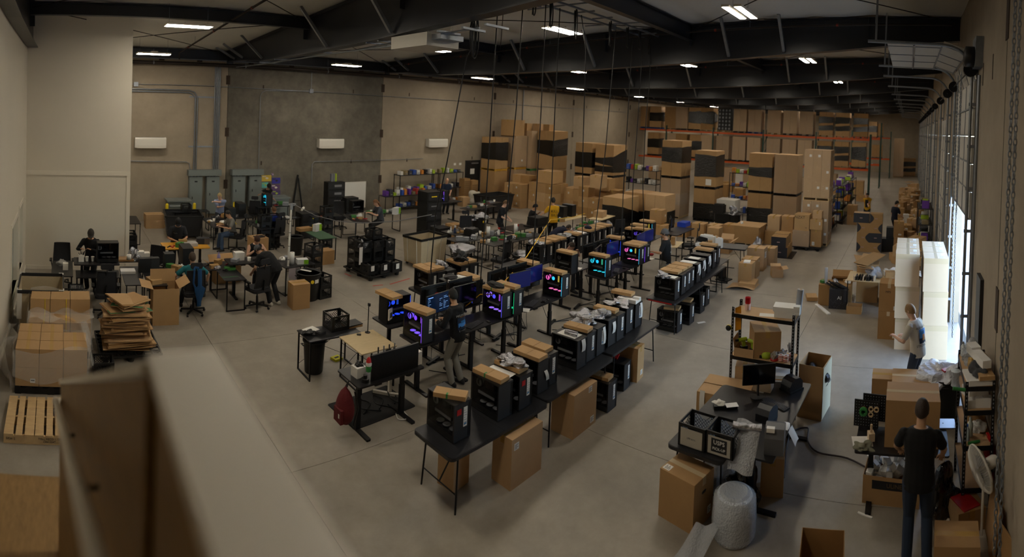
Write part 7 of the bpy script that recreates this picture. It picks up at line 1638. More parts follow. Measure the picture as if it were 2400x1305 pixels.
# packing tables
folding_table('black folding table holding the two milk crates and the carton', 7.03, 2.36, .745, -.06); standing_desk('black sit-stand desk with printers beside the folding table', 7.35, 1.72, .78, -.04, 2.1, .62)
for k, y in enumerate((2.47, 2.10)):
    c = crate(('milk crate with a faded blank sign on its front', 'milk crate with the USPS PICK-UP sign')[k], 6.38, y, .75, -.06)
    s = MB().box(-.19, -.15, .02, -.187, .15, .235).build('paper_sign', mat('sleeve_paper', '#a8a296', .25), c)
    if k: MB().box(-.1915, -.105, .05, -.19, .105, .215).build('sign_print', m_ink, s); text_mesh('USPS', .072, m_paper, s, (-.192, 0, .165), (PI / 2, 0, -PI / 2), 'lettering'); text_mesh('PICK-UP', .047, m_paper, s, (-.192, 0, .09), (PI / 2, 0, -PI / 2), 'lettering')
    else: text_mesh('UPS BOX', .03, m_inkgrey, s, (-.1905, 0, .12), (PI / 2, 0, -PI / 2), 'lettering')
tag(MB().cb(0, 0, 0, .1, .34, .05).build('pen_tray', m_blk, None, (7.3, 2.42, .75), .5), 'long black tray on the grey table behind the crates', 'tray'); bag_blob('scrap_heap', 'white scraps in the long black tray', 'scraps', (7.28, 2.5, .79), .1, .14, .05, m_paper, 44, .4, None, 8); paper('white labels draped over the long black tray', 7.32, 2.33, .80, .12, .18, .6)
o = obox('large flap-topped carton behind the packing tables', (7.95, 2.62), .62, .78, .72, 0, .05, (None, None, None, None)); MB().cb(-.155, 0, .715, .30, .76, .006).cb(.155, 0, .722, .30, .76, .006).build('folded_flap', m_card[3], o)
tag(MB().grid(lambda u, v: (7.62 - .02 * math.sin(3 * v), 2.86 + .08 * u, .75 - .32 * v + .03 * math.sin(PI * v)), 3, 8).build('label_strip', m_paper), 'long curled label strip hanging over the large carton edge', 'paper')
def printer(label, x, y, z, rz, s=1):
    t = thing('label_printer', label, 'printer', (x, y, z), rz); P = [(-.14, 0), (.14, 0), (.14, .1), (.1, .17), (.02, .2), (-.08, .19), (-.14, .13)]
    M = Matrix.Rotation(PI / 2, 4, 'X'); MB().prism(P, -.1, .1, 0, M).build('housing', mat('printer_navy', '#17181d', .4), t); MB().box(.141, -.07, .05, .144, .07, .09).build('label_slot', m_blk, t); MB().box(-.06, -.103, .06, -.02, -.1, .09).build('orange_badge', mat('orange_badge', '#d8821a', .5), t)
    return t
o = printer('rounded black label printer near the bubble machine', 7.2, 1.78, .78, 2.9); o = printer('black label printer with a yellow sticker beside the monitor', 8.12, 1.63, .78, 2.6); MB().box(-.08, -.1035, .12, .04, -.1005, .15).build('yellow_sticker', m_yel, o); MB().cb(0, 0, -.001, .3, .24, .03).build('base_tray', m_blk, o)
monitor('slim monitor seen edge-on between the label printers', 7.72, 2.05, .78, -1.05, 'off', False, .5, .3); keyboard('grey keyboard by the slim monitor', 7.6, 1.75, .78, 1.1, True)
tag(MB().grid(lambda u, v: (7.0 + .22 * u, 1.52 - .2 * v, .79 + .02 * math.sin(4 * u) - .34 * max(0, v - .35) ** 1.2), 5, 8).build('label_sheets', m_paper), 'white label sheets spilling over the desk edge', 'paper'); bottle('clear blue hand bottle behind the monitor', 8.12, 1.95, .78, '#8aa8c8', .16, .03, '#d8d6d0'); tag(MB().cb(0, 0, 0, .2, .28, .2).build('mailer_stack', m_pale, None, (8.0, 2.05, .78)), 'stack of cream mailers behind the monitor', 'mailers')
t = thing('air_cushion_machine', 'grey and green bubble-film machine at the end of the packing desk', 'machine', (6.56, 1.52, .78), .15)
P = [(-.15, 0), (.15, 0), (.15, .26), (.02, .32), (-.1, .3), (-.15, .2)]; MB().prism(P, -.1, .14, 0, Matrix.Rotation(PI / 2, 4, 'X')).build('housing', mat('machine_grey', '#55565a', .4), t); MB().prism([(x * .99, y * .99) for x, y in P], .1, .115, 0, Matrix.Translation((0, 0, 0)) @ Matrix.Rotation(PI / 2, 4, 'X') @ Matrix.Translation((0, 0, 0))).build('green_side', mat('machine_green', '#4f9a56', .4), t)
for i in range(2):
    for j in range(3): MB().box(-.07 + .09 * i, -.1165, .08 + .055 * j, -.01 + .09 * i, -.115, .115 + .055 * j).build('vent', mat('vent_green', '#2f5a34', .6), t)
MB().box(-.14, -.02, .27, -.08, .08, .32).build('instruction_label', m_paper, t); MB().tube([(-.12, .14, .3), (-.12, .5, .3)], .045, 14).build('film_spindle', m_foil, t)
m_bub = mat('bubble_film', '#cfd4da', .15, spec=.9, alpha=.55, bump=1.4, bscale=45)
tag(MB().grid(lambda u, v: (6.46 - .30 * v - .03 * math.sin(6 * u), 1.65 + .32 * u + .02 * v, 1.12 - .38 * v - .10 * v * v + .02 * math.sin(9 * v)), 14, 16).build('bubble_sheet', mat('bubble_film_dense', '#b9bcc0', .18, spec=.9, alpha=.85, bump=1.6, bscale=45)), 'crinkled bubble film running down from the machine over the table edge', 'bubble film')
t = thing('bubble_roll', 'big upright roll of bubble film on the floor at the lower right', 'bubble film', (6.03, 1.83, 0)); MB().lathe([(.23, 0), (.245, .05), (.25, .28), (.24, .44), (.2, .5), (.08, .5), (.06, .44)], 30).build('roll', mat('bubble_roll', '#c3c9d2', .2, spec=.9, bump=1.5, bscale=40), t); MB().grid(lambda u, v: (-.2 - .55 * v, .1 + .3 * u - .02 * v + .15 * v, .012 + .22 * (1 - v) ** 2 * (1 - .4 * u) + .02 * math.sin(8 * u + 5 * v)), 12, 14).build('loose_tail', m_bub, t); MB().lathe([(.26, .05), (.265, .25), (.25, .46), (.15, .52)], 24).build('outer_layer', m_bub, t)
bag_blob('bin_bag', 'shiny black bin bag under the packing table', 'bag', (6.55, 1.9, 0), .5, .46, .42, mat('bin_bag_black', '#0b0b0d', .15, spec=.8, bump=.6, bscale=12), 71, .3); bag_blob('clear_bag', 'clear bag of film under the folding table', 'bag', (6.75, 2.3, 0), .5, .4, .5, m_bub, 73, .3)
c = cbox('large brown carton with a hand hole at the lower right of centre', (6.08, 2.47), .43, .51, .58, 0, -.2, 'y', [('t', -.14, .19, .1, .1), ('f', .13, .12, .07, .09)], m_card[0], tm=m_cleartape); MB().prism(poly_round(.09, .035, .017), -.001, .001, 0, Matrix.Translation((0, -.2555, .40)) @ Matrix.Rotation(PI / 2, 4, 'X')).build('hand_hole', m_blk, c)
cbox('carton of labels under the sit-stand desk', (6.95, 1.6), .3, .3, .5, 0, .2, 'x', [('f', 0, .3, .14, .2)])
cable('thick dark air hose looping across the floor to the packing desk', [(7.2, 1.5, .02), (8.2, 1.65, .02), (8.5, 1.42, .02), (8.15, 1.35, .02), (7.9, 1.15, .02), (7.85, .7, .02), (7.6, .3, .02)], .013, mat('hose', '#2a1c1a', .5)); tag(MB().cb(0, 0, 0, .2, .03, .012).build('floor_paper', m_paper, None, (6.75, .35, 0), 1.2), 'white slip on the floor by the work-desk foot', 'paper')
# work desk of the person at the right edge
standing_desk('black sit-stand desk under the big carton at the right', 7.08, -.08, .77, PI / 2, 1.2, .62)
c = cbox('big brown carton with clear-taped lid on the desk at the right', (7.18, -.2), .52, .7, .60, .77, 0, 'y', [('l', -.02, .2, .1, .12)], m_card[0], tm=m_cleartape)
cbox('carton behind the big one, lid shining', (9.1, -.22), .5, .66, .72, 0, 0, 'y', None, m_card[0], tm=m_cleartape); cbox('plain carton left of the lid-shining one', (9.2, .28), .4, .34, .68, 0, .02, 'y', None, m_card[0])
for k, (x, y, w_) in enumerate(((7.36, .42, .34), (7.44, .3, .36))):
    b = MB().box(-.008, -w_ / 2, 0, .008, w_ / 2, .36)
    for i in range(9):
        for j in range(9): b.box(-.0095, -w_ / 2 + .02 + i * w_ / 9.5, .02 + j * .038, -.008, -w_ / 2 + .03 + i * w_ / 9.5, .03 + j * .038, 1)
    tag(b.build('pegboard', [m_blk, m_fan], None, (x, y, .77 + .05 * k), -.08), ('front', 'rear')[k] + ' small black pegboard on the right work desk', 'pegboard')
t = thing('tape_roll', 'green and red tape rolls hung on the small pegboard', 'tape', (7.33, .46, 1.0)); My = Matrix.Rotation(-PI / 2, 4, 'Y'); ring(b := MB(), My, .03, .055, .05, 18); b.build('green_roll', m_green, t); ring(b := MB(), My @ Matrix.Translation((0, 0, -.02)), .03, .05, .02, 18); b.build('red_roll', m_red, t)
for k in range(3): b = MB(); ring(b, My, .02, .036, .02, 14); tag(b.build('tape_roll', m_cleartape, None, (7.335, .36 - .075 * (k % 2), 1.03 - .07 * (k // 2))), ('left clear', 'right clear', 'lower clear')[k] + ' tape roll on the small pegboard', 'tape')
paper('printed manual sheets on the right work desk', 7.0, .44, .77, .24, .26, .2); tag(MB().box(-.05, -.04, 0, .05, .04, .1).box(-.012, -.012, .1, .012, .012, .2).build('tape_dispenser', m_pale, None, (7.05, .33, .775), .3), 'cream tape dispenser on the manual sheets', 'dispenser'); bag_blob('rag', 'grey-green rag on the corner of the right work desk', 'rag', (6.86, .42, .77), .16, .2, .06, mat('rag', '#6e6d5c', .9), 47, .45)
c = obox('foam-filled carton printed with a dark band under the right work desk', (7.2, .02), .5, .74, .36, 0, -.08, (None, None, None, None), m_card[0]); MB().box(-.252, -.32, .2, -.2505, .25, .31).build('dark_band', m_ink, c); text_mesh('ULINE', .075, mat('band_text', '#6a5238', .7), c, (-.2535, -.04, .255), (PI / 2, 0, -PI / 2), 'lettering')
R6 = random.Random(9); b = MB()
for k in range(60): b.ob(Matrix.Translation((R6.uniform(-.2, .2), R6.uniform(-.32, .32), R6.uniform(.28, .42))) @ Matrix.Rotation(R6.uniform(0, 3), 4, (R6.random(), R6.random(), R6.random() + .01)), .08, .08, .08)
tag(b.build('foam_cubes', m_foam, None, (7.2, .02, 0), -.08), 'white foam cubes heaped in the foam-filled carton', 'foam', None, 'stuff')
tag(MB().prism(poly_round(.34, .24, .02), 0, .016).prism(poly_round(.02, .02, .01), .016, .017, 1).build('laptop', [mat('laptop_silver', '#aeb4bd', .3, .7), m_ink], None, (7.5, -.64, .775), PI / 2), 'closed silver laptop at the right end of the work desk', 'laptop')
t = bin_round('black barrel heaped with white film behind the work desk', 9.15, -.78, 0, .3, .72); bag_blob('film_heap', 'white and red film scraps heaped in the black barrel', 'scraps', (9.15, -.78, .6), .62, .6, .3, mat('white_film', '#cfd0d6', .3, bump=1, bscale=20), 53, .5); tag(MB().cb(0, 0, 0, .1, .16, .03).build('red_scrap', m_red, None, (9.0, -.8, .86), .5), 'red scrap on top of the film heap in the barrel', 'scraps')
# shelving by the dock wall
rivet_unit('black slotted shelving against the dock wall at the right edge', 6.72, 7.72, -1.22, -.84, 1.72, (1.66, 1.36, .92, .4))
def rs(k): return (1.66, 1.36, .92, .4)[k]
tag(MB().box(-.3, -.06, 0, .3, .06, .1).box(.1, -.075, .02, .3, .06, .12).build('foam_block', m_foam, None, (7.15, -1.05, rs(0) + .16), .25), 'long white foam bar on top of the dock-wall shelving', 'foam'); tag(MB().box(-.22, -.16, 0, .22, .16, .03).box(-.22, -.16, .03, -.18, .16, .07).box(-.22, -.16, .03, .22, -.12, .07).build('foam_tray', m_foam, None, (6.95, -1.02, rs(0)), .1), 'white foam tray under the grey cloth on the dock-wall shelving', 'foam')
bag_blob('grey_cloth', 'dark grey cloth on the dock-wall shelving top', 'cloth', (6.95, -1.05, rs(0) + .06), .3, .26, .1, mat('grey_cloth', '#3a3b3d', .9), 56, .35); bag_blob('gold_film', 'golden crinkled film on the dock-wall shelving top', 'film', (7.25, -1.1, rs(0)), .34, .24, .16, mat('gold_film', '#b08a3a', .25, .4, bump=1, bscale=25), 57, .4); bag_blob('clear_bag', 'clear bag at the back of the dock-wall shelving top', 'bag', (7.5, -1.0, rs(0)), .34, .3, .24, m_bub, 58, .3); bottle('clear bottle at the far end of the dock-wall shelving', 7.66, -.9, rs(0), '#c9d0d2', .2, .035, '#8a8a88'); cbox('flat tan carton under the grey cloth on the shelving', (6.85, -1.1), .26, .2, .05, rs(0) + .07, .1, None)
for k, (x, y, l) in enumerate(((6.9, -1.08, 'white foam frame'), (7.1, -.98, 'white foam piece'), (7.3, -1.1, 'white foam end piece'))): tag(MB().box(-.12, -.1, 0, .12, .1, .03).box(-.12, -.1, .03, -.09, .1, .12).box(.09, -.1, .03, .12, .1, .12).build('foam_tray', m_foam, None, (x, y, rs(1)), .3 * k), l + ' on the second shelf by the dock wall', 'foam')
for k in range(3): small_box('%s yellow-lidded white carton on the second dock-wall shelf' % ('left', 'middle', 'right')[k], 6.82 + .02 * k, -.93 - .11 * k, rs(1) + .0, .1, .1, .1, .1, '#cfcdc8', '#d8a018')
bottle('white drink flask on the third dock-wall shelf', 6.95, -.95, rs(2), '#c4cac0', .24, .038, '#c4cac0'); bottle('clear water bottle with blue base on the third dock-wall shelf', 6.86, -.9, rs(2), '#b8c4cc', .2, .034, '#2f5fc0'); bag_blob('paper_ball', 'crumpled paper on the third dock-wall shelf', 'paper', (7.1, -1.08, rs(2)), .2, .16, .1, m_paper, 61, .4); cbox('brown carton at the back of the third dock-wall shelf', (7.45, -1.08), .3, .24, .3, rs(2), 0, 'x'); tag(MB().tube([(0, -.08, .02), (0, .08, .03)], .018, 8).build('green_marker', m_green, None, (6.76, -.98, rs(2)), .4), 'green marker on the third dock-wall shelf', 'marker'); tag(MB().tube([(6.72, -.84, 1.62), (6.72, -.68, 1.64)], .022, 10).build('green_roller', m_green, None), 'green roller handle hooked on the dock-wall shelving', 'roller')
tag(MB().lathe([(.06, 0), (.05, .12), (.07, .2)], 12).build('glass_jar', m_bub, None, (7.4, -.78, 1.36)), 'clear jar of clips hung on the dock-wall shelving', 'jar'); bag_blob('bin_bag', 'black bin bag slumped at the foot of the dock-wall shelving', 'bag', (6.85, -.62, 0), .5, .42, .5, mat('bin_bag_black', '#0b0b0d', .15, spec=.8, bump=.6, bscale=12), 66, .3)
cbox('brown carton under a red folder beside the pedestal fan', (6.62, -.9), .34, .36, .3, 0, .3, 'x'); tag(MB().cb(0, 0, 0, .3, .24, .012).build('red_folder', m_red, None, (6.62, -.88, .302), .5), 'red folder lying beside the pedestal fan', 'folder'); tag(MB().cb(0, 0, 0, .06, .07, .1).tube([(0, 0, .05), (.1, .05, .2), (.0, .12, .1)], .008, 5).build('power_adapter', m_acw, None, (6.6, -.66, .0)), 'white power adapter on the floor by the fan', 'adapter')
t = thing('fire_extinguisher', 'red fire extinguisher standing behind the pedestal fan', 'extinguisher', (6.86, -1.2, .42)); MB().lathe([(.075, 0), (.08, .03), (.08, .36), (.05, .44), (.025, .46)], 18).build('cylinder', m_red, t); MB().tube([(0, 0, .45), (0, 0, .52)], .02, 8).bar((-.06, 0, .53), (.06, .03, .55), .03, .015).bar((-.06, 0, .5), (.06, .02, .5), .03, .015).build('valve_lever', m_red, t); MB().tube([(0, 0, .5), (-.1, -.02, .46), (-.11, -.02, .2), (-.09, -.02, .1)], .012, 6).build('hose', m_blk, t); MB().lathe([(.081, .12), (.081, .2)], 18).build('label_band', m_paper, t)
t = thing('pedestal_fan', 'white pedestal fan turned sideways at the right edge', 'fan', (6.4, -1.06, 0)); MB().lathe([(.2, 0), (.19, .03), (.03, .05)], 24).build('base', m_acw, t); MB().tube([(0, 0, .04), (0, 0, .8)], .016, 10).build('pole', m_acw, t)
MF = Matrix.Translation((0, 0, .86)) @ Matrix.Rotation(.35, 4, 'Z') @ Matrix.Rotation(-PI / 2 - .25, 4, 'X'); MB().lathe([(.05, -.18), (.07, -.14), (.07, -.02), (.03, 0)], 16, (0, 0, 0), 0, True, MF).build('motor_housing', m_acw, t)
b = MB()
for k in range(56):
    a = 2 * PI * k / 56; b.tube([MF @ Vector((r * math.cos(a + .5 * q), r * math.sin(a + .5 * q), z)) for r, z, q in ((.04, .13, 0), (.14, .125, .3), (.24, .09, .6), (.265, .05, .7))], .0028, 4, 0, False); b.tube([MF @ Vector((r * math.cos(a), r * math.sin(a), z)) for r, z in ((.265, .05), (.2, .0), (.07, -.02))], .0028, 4, 0, False)
ring(b, MF @ Matrix.Translation((0, 0, .04)), .26, .275, .02, 36); b.lathe([(.0001, .135), (.045, .132), (.045, .12)], 14, (0, 0, 0), 0, False, MF)
b.build('wire_guard', m_acw, t); b = MB()
for k in range(3): a = 2 * PI * k / 3; b.add([MF @ Vector(p) for p in ((.03 * math.cos(a), .03 * math.sin(a), .05), (.22 * math.cos(a - .35), .22 * math.sin(a - .35), .035), (.24 * math.cos(a + .1), .24 * math.sin(a + .1), .06), (.2 * math.cos(a + .5), .2 * math.sin(a + .5), .085), (.03 * math.cos(a + .8), .03 * math.sin(a + .8), .08))], [(0, 1, 2, 3, 4)])
b.build('blades', mat('fan_blade', '#a9aaac', .4), t)
cbox('brown carton at the bottom right corner beside the standing person', (6.02, -.72), .4, .5, .36, 0, -.06, 'y', None, m_card[0])
for k, (x, y, h_, r, w_) in enumerate(((6.2, -1.12, .62, .1, .6), (6.02, -1.18, .7, .2, .5), (5.85, -1.2, .5, .05, .5))): o = MB().box(-w_ / 2, -.008, 0, w_ / 2, .008, h_).box(-w_ / 2, -.008, h_, w_ / 2, .006, h_ * 1.02).build('flattened_carton', m_card[k], None, (x, y, 0), .15 * k); o.rotation_euler.x = r; tag(o, ('front', 'middle', 'rear')[k] + ' flattened carton leaning on the wall at the bottom right', 'cardboard')
obox('empty open carton cut by the bottom frame edge', (5.6, .72), .44, .46, .46, 0, .12, (None, None, None, None), m_card[2])
# cartons in the daylight of the dock door
for i in range(3):
    for k in range(3):
        for j in range(2): 
            c = cbox('pale carton in the sunlit stack at the dock door, %s column, %s row, %s layer' % (('left', 'right')[j], ('front', 'middle', 'rear')[i], ('bottom', 'middle', 'top')[k]), ((12.15, 11.78)[j] + .62 * i + (.1 - .08 * k if j == 0 else 0), (-.11, -.72)[j] + .02 * (k - 1)), .58, .53, .715, .717 * k, 0, None, [('t', -.16, -.12, .08, .14)] if k == 2 else None, m_pale); MB().box(-.291, -.03, .7145, .291, .03, .7165).box(-.2915, -.266, .60, -.29, .266, .715).box(-.0, -.2, .715, .2, -.12, .7164, 1).build('clear_tape', [m_cleartape, m_paper], c)
for k in range(2): c = cbox(('lower', 'upper')[k] + ' brown carton with taped lid left of the sunlit stack', (12.75, .3), .5, .46, .64, .645 * k, -.03, 'x', [('l', -.16, .08, .09, .09)], m_card[2], tm=m_cleartape); text_mesh('MPS', .07, m_ink, c, (-.253, .02, .45), (PI / 2, 0, -PI / 2), 'print') if k else None
t = frame_desk('plywood-topped bench with foam and scrap behind the sunlit stack', 14.75, .55, .82, PI / 2, 1.9, .95, False, 'wood')
for k, (x, y, z, w_, d_, h_, rx, rz) in enumerate(((14.6, -.05, .86, .16, .7, .1, .3, .7), (14.9, .1, 1.0, .2, .7, .1, -.25, .9), (15.0, .35, .84, .2, .4, .12, 0, .3), (15.1, -.3, .9, .2, .6, .08, .2, -.4))): o = MB().cb(0, 0, 0, w_, d_, h_).cb(0, d_ * .3, h_, w_, d_ * .2, .04).build('foam_block', m_foam, None, (x, y, z), rz); o.rotation_euler.x = rx; tag(o, ('lowest', 'tilted upper', 'square', 'rear')[k] + ' white foam piece heaped on the plywood bench', 'foam')
cbox('small filmed carton with white label on the plywood bench', (14.5, .35), .22, .26, .24, .82, .1, None, [('l', -.05, .05, .1, .08)]); bag_blob('clear_bag', 'clear film bundle on the plywood bench', 'bag', (14.75, .8, .82), .4, .4, .24, m_bub, 83, .35)
for k in range(9): tag(MB().cb(0, 0, 0, .3, .03, .1).build('black_bar', m_blk2 if k % 4 else m_pale, None, (14.45, 1.32 - .07 * k, .82), R6.uniform(-.15, .15)), 'short bar in the row on the plywood bench, %s from the left' % ORD[k], 'bar')
for k in range(3): o = MB().cb(0, 0, 0, 1.5, .4, .012).build('flattened_carton', m_card[k], None, (15.3, 1.15 - .1 * k, 1.08 + .05 * k), .2 - .25 * k); o.rotation_euler.x = .1; tag(o, ('lowest', 'middle', 'top')[k] + ' flattened carton laid across the back of the plywood bench', 'cardboard')
cbox('brown carton stack prop at the back of the plywood bench', (15.35, 1.0), .5, .6, 1.07, 0, 0, 'x'); cbox('carton on the floor under the plywood bench', (15.0, .3), .6, .6, .5, 0, 0, 'x')
cbox('big tool-topped carton beside the plywood bench', (14.85, 1.85), .6, .9, .56, 0, .05, 'x', [('l', -.32, .08, .09, .09)], m_card[2]); clutter('', 'on the big tool-topped carton', 6, 14.6, 1.5, 15.1, 2.2, .57, 71); obox('flap-open carton behind the tool-topped one', (15.5, 1.75), .55, .6, .5, 0, .1, (80, 60, None, 50)); tag(MB().tube([(0, 0, 0), (-.01, 0, .42)], .045, 10).build('film_roll', m_bub, None, (14.72, 2.12, .57)), 'upright translucent film roll on the tool-topped carton', 'roll')
c = cbox('black printed carton marked AI before the tool-topped carton', (14.52, 1.72), .36, .5, .52, 0, .06, None, None, m_hyte); text_mesh('AI', .13, m_paper, c, (-.184, -.03, .3), (PI / 2, 0, -PI / 2), 'print'); b = MB(); 
for k in range(60): b.cb(-.181, R6.uniform(-.23, .23), R6.uniform(.03, .24), .002, .012, .004)
o = b.build('speckle_print', m_inkgrey, c); o['kind'] = 'stuff'
for k in range(7): o = MB().prism(poly_round(.06, .34, .015, 2), 0, .03).build('black_bar', m_blk2, None, (14.45 + .03 * (k % 3), 1.6 + .055 * k, .56 + .04 * (k % 2)), .5 - .1 * k); o.rotation_euler.x = .5; tag(o, 'glossy black bar heaped on the AI carton, %s from the right' % ORD[k], 'bar')
tag(MB().cb(0, 0, 0, .82, .1, .03).build('foam_strip', m_foam, None, (14.2, 2.1, 0), .58), 'long white foam strip lying on the floor before the AI carton', 'foam'); obox('small red-lined open carton on the floor under the bench', (14.2, 1.25), .3, .4, .2, 0, 0, (None, None, None, None)); cbox('flat carton scrap behind the foam strip', (15.0, 2.55), .4, .3, .1, 0, .3, None)
# ---------------------------------------------------------------- near-left desks of the bench group
standing_desk('black sit-stand desk with the long pegboard, front of the benches', 4.62, 6.72, .83, .02, 1.22, .62)
b = MB().box(-.44, -.01, 0, .44, .01, .37); o_ = []
for i in range(36):
    for j in range(14): b.box(-.425 + i * .024, -.0115, .02 + j * .024, -.417 + i * .024, -.0095, .028 + j * .024, 1)
t = b.build('pegboard', [m_blk, m_desk], None, (4.72, 6.5, .83), .02); tag(t, 'long black pegboard standing on the near sit-stand desk', 'pegboard'); MB().box(-.44, -.016, -.01, .44, .016, .012).box(-.44, -.016, .36, .44, .016, .38).build('rail', m_blk, t)
tag(MB().box(-.08, -.08, 0, .08, .08, .15).build('foam_block', m_foam, None, (4.2, 6.72, .83), .1), 'white foam cube holding tools on the pegboard desk', 'foam'); bag_blob('scrap_heap', 'dark parts in the white foam cube', 'scraps', (4.2, 6.72, .96), .1, .1, .08, m_blk2, 3, .4, None, 8)
for k in range(4): tag(MB().tube([(0, 0, 0), (0, 0, .12)], .011, 7).build('marker_pen', (m_blk, m_galv, m_blk2, m_galv)[k], None, (4.42 + .1 * k, 6.53, 1.17)), 'pen standing along the top of the long pegboard, %s from the left' % ORD[k], 'pen')
t = thing('tower_figure', 'small red, white and green knitted ornament at the pegboard end', 'ornament', (4.24, 6.5, .98)); MB().lathe([(.035, 0), (.045, .05), (.03, .09)], 10).build('green_body', m_green, t); MB().lathe([(.04, .085), (.045, .12), (.02, .15)], 10).build('white_band', m_paper, t); MB().lathe([(.04, .14), (.03, .19), (.0001, .22)], 10).build('red_top', m_red, t)
tag(MB().box(-.06, -.05, 0, .06, .05, .2).build('white_tub', m_acw, None, (5.2, 6.58, .83)), 'white tub at the right end of the pegboard desk', 'tub'); tag(MB().cyl(0, 0, 0, .05, .06).cyl(0, 0, .05, .1, .03).build('solder_stand', m_blk, None, (4.2, 6.52, .83)), 'black knob stand beside the white foam cube', 'stand')
t = thing('backpack', 'dark red backpack hanging from the pegboard desk', 'backpack', (3.93, 6.62, .22)); o = MB().grid(lambda u, v: (.13 * math.cos(2 * PI * u) * (math.sin(PI * min(1, v * 1.05)) ** .5 + .05) * (1.1 - .35 * v), .17 * math.sin(2 * PI * u) * (math.sin(PI * min(1, v * 1.05)) ** .5 + .05) * (1.15 - .4 * v), .56 * v), 18, 14).build('bag_body', mat('backpack_red', '#5a1016', .8, bump=.5, bscale=14), t); MB().cb(-.12, -.03, .08, .05, .2, .2).build('front_pocket', mat('backpack_red', '#5a1016'), t); MB().tube([(.02, 0, .54), (.05, 0, .62), (.02, .03, .54)], .012, 6).tube([(.1, -.1, .5), (.15, -.12, .25), (.08, -.12, .02)], .014, 6).build('strap', m_blk, t); MB().cb(-.147, -.08, .16, .002, .03, .06).build('white_mark', m_paper, t)
frame_desk('small black steel desk with a milk crate near the benches', 4.68, 8.55, .72, 0, 1.05, .55, True); crate('empty milk crate standing on the small black steel desk', 4.88, 8.66, .72, .02); bin_round('black round bin under the small black steel desk', 4.42, 8.62, 0, .2, .6)
paper('white printed sheet on the small black steel desk', 4.4, 8.75, .72, .28, .2, .3); bag_blob('black_cable_heap', 'heap of black clips on the small steel desk', 'parts', (4.3, 8.6, .72), .2, .18, .06, m_blk, 4, .5, None, 10); tag(MB().cb(0, 0, 0, .16, .12, .05).cb(0, 0, .05, .12, .09, .01).build('power_supply', m_blk2, None, (4.48, 8.5, .72), .4), 'black power-supply block on the small steel desk', 'part'); carton_flat('flat carton under a dark tray on the small steel desk', 5.2, 8.62, .72, 1.5, .26, .34, .03); tag(MB().cb(0, 0, 0, .34, .26, .02).build('dark_tray', m_blk, None, (5.2, 8.62, .751), .05), 'dark tray on the flat carton of the steel desk', 'tray')
t = frame_desk('pale plywood-topped desk beside the small black desk', 5.1, 7.88, .72, 0, .72, .78, True, 'wood'); tag(MB().cyl(0, 0, .0, .01, .05).tube([(0, 0, 0), (.005, 0, .55)], .009, 6).cb(0, -.02, .5, .03, .05, .05).build('camera_pole', m_blk, None, (5.3, 8.2, .72)), 'slim black pole clamped to the plywood desk', 'pole'); tag(MB().prism(poly_round(.05, .08, .02), 0, .02).build('mouse', m_blk, None, (5.1, 8.18, .72), 1), 'black mouse on the plywood desk', 'mouse')
tag(MB().cb(0, 0, 0, .18, .16, .04).cb(0, 0, .04, .1, .05, .001, 1).build('yellow_box', [mat('box_lemon', '#d4cf1e', .5), m_ink], None, (5.03, 8.85, 0), .2), 'flat lemon-yellow box on the floor by the steel desk', 'box'); tag(MB().prism(poly_round(1.2, .8, .03), 0, .01).build('floor_mat', m_blackm, None, (4.75, 7.15, 0), .05), 'dark anti-fatigue mat under the pegboard desk', 'mat')
for k in range(3): cable('cable heap on the mat under the pegboard desk, %s loop' % ('left', 'middle', 'right')[k], [(4.5 + .3 * k, 7.0, .02), (4.75 + .25 * k, 7.2, .03), (4.6 + .3 * k, 7.35, .05), (4.5 + .3 * k, 7.1, .06), (4.8 + .2 * k, 6.95, .02)], .011)
cable('thin white cord under the pegboard desk', [(4.95, 6.75, .02), (4.9, 6.6, .02), (5.05, 6.55, .02), (5.1, 6.75, .02)], .008, m_paper); bag_blob('drawstring_bag', 'black drawstring bag hanging behind the pegboard desk', 'bag', (5.55, 7.25, .3), .2, .18, .36, m_blackm, 6, .15)
tag(MB().bar((5.0, 7.5, .03), (5.35, 7.1, .03), .05, .05).bar((5.2, 7.3, .0), (5.2, 7.3, .72), .05, .05).build('white_desk_leg', m_acw), 'white bare desk leg lying behind the pegboard desk', 'desk leg')
# ---------------------------------------------------------------- stair guard beside the camera
m_ply = mat('plywood', '#8a6a3a', .6, var=.28, scale=6, stretch=(1, 1, 5), bump=.1, bscale=30)
A, Bq = Vector((.17, 1.07, 4.24)), Vector((-.02, 3.25, 3.06))
g = thing('stair_guard', 'blurred plywood stair guard with a pale cap, lower left foreground', 'guard rail')
d = (Bq - A); n = Vector((d.y, -d.x, 0)).normalized()
def slab(p, q, t, z0a, z0b, m, name):
    v = [p, q, q + n * t, p + n * t]; b = MB(); b.add([(x.x, x.y, z) for x, z in zip(v, (z0a, z0b, z0b, z0a))] + [tuple(x) for x in v], [(0, 1, 2, 3), (7, 6, 5, 4), (0, 4, 5, 1), (1, 5, 6, 2), (2, 6, 7, 3), (3, 7, 4, 0)]); return b.build(name, m, g)
slab(A, Bq, .10, 1.6, 1.6, m_ply, 'sloping_panel')
b = MB(); up = Vector((0, 0, .03)); 
v = [A - n * .01, Bq - n * .01, Bq + n * .11, A + n * .11]; b.add([tuple(x + Vector((0, 0, .001))) for x in v] + [tuple(x + up) for x in v], [(0, 1, 2, 3), (7, 6, 5, 4), (0, 4, 5, 1), (1, 5, 6, 2), (2, 6, 7, 3), (3, 7, 4, 0)]); b.build('sloping_cap', m_trim, g)
MB().box(.19, -.6, 2.9, .31, 1.07, 4.24).build('landing_panel', m_ply, g); MB().box(.175, -.62, 4.24, .325, 1.1, 4.275).build('landing_cap', m_trim, g)
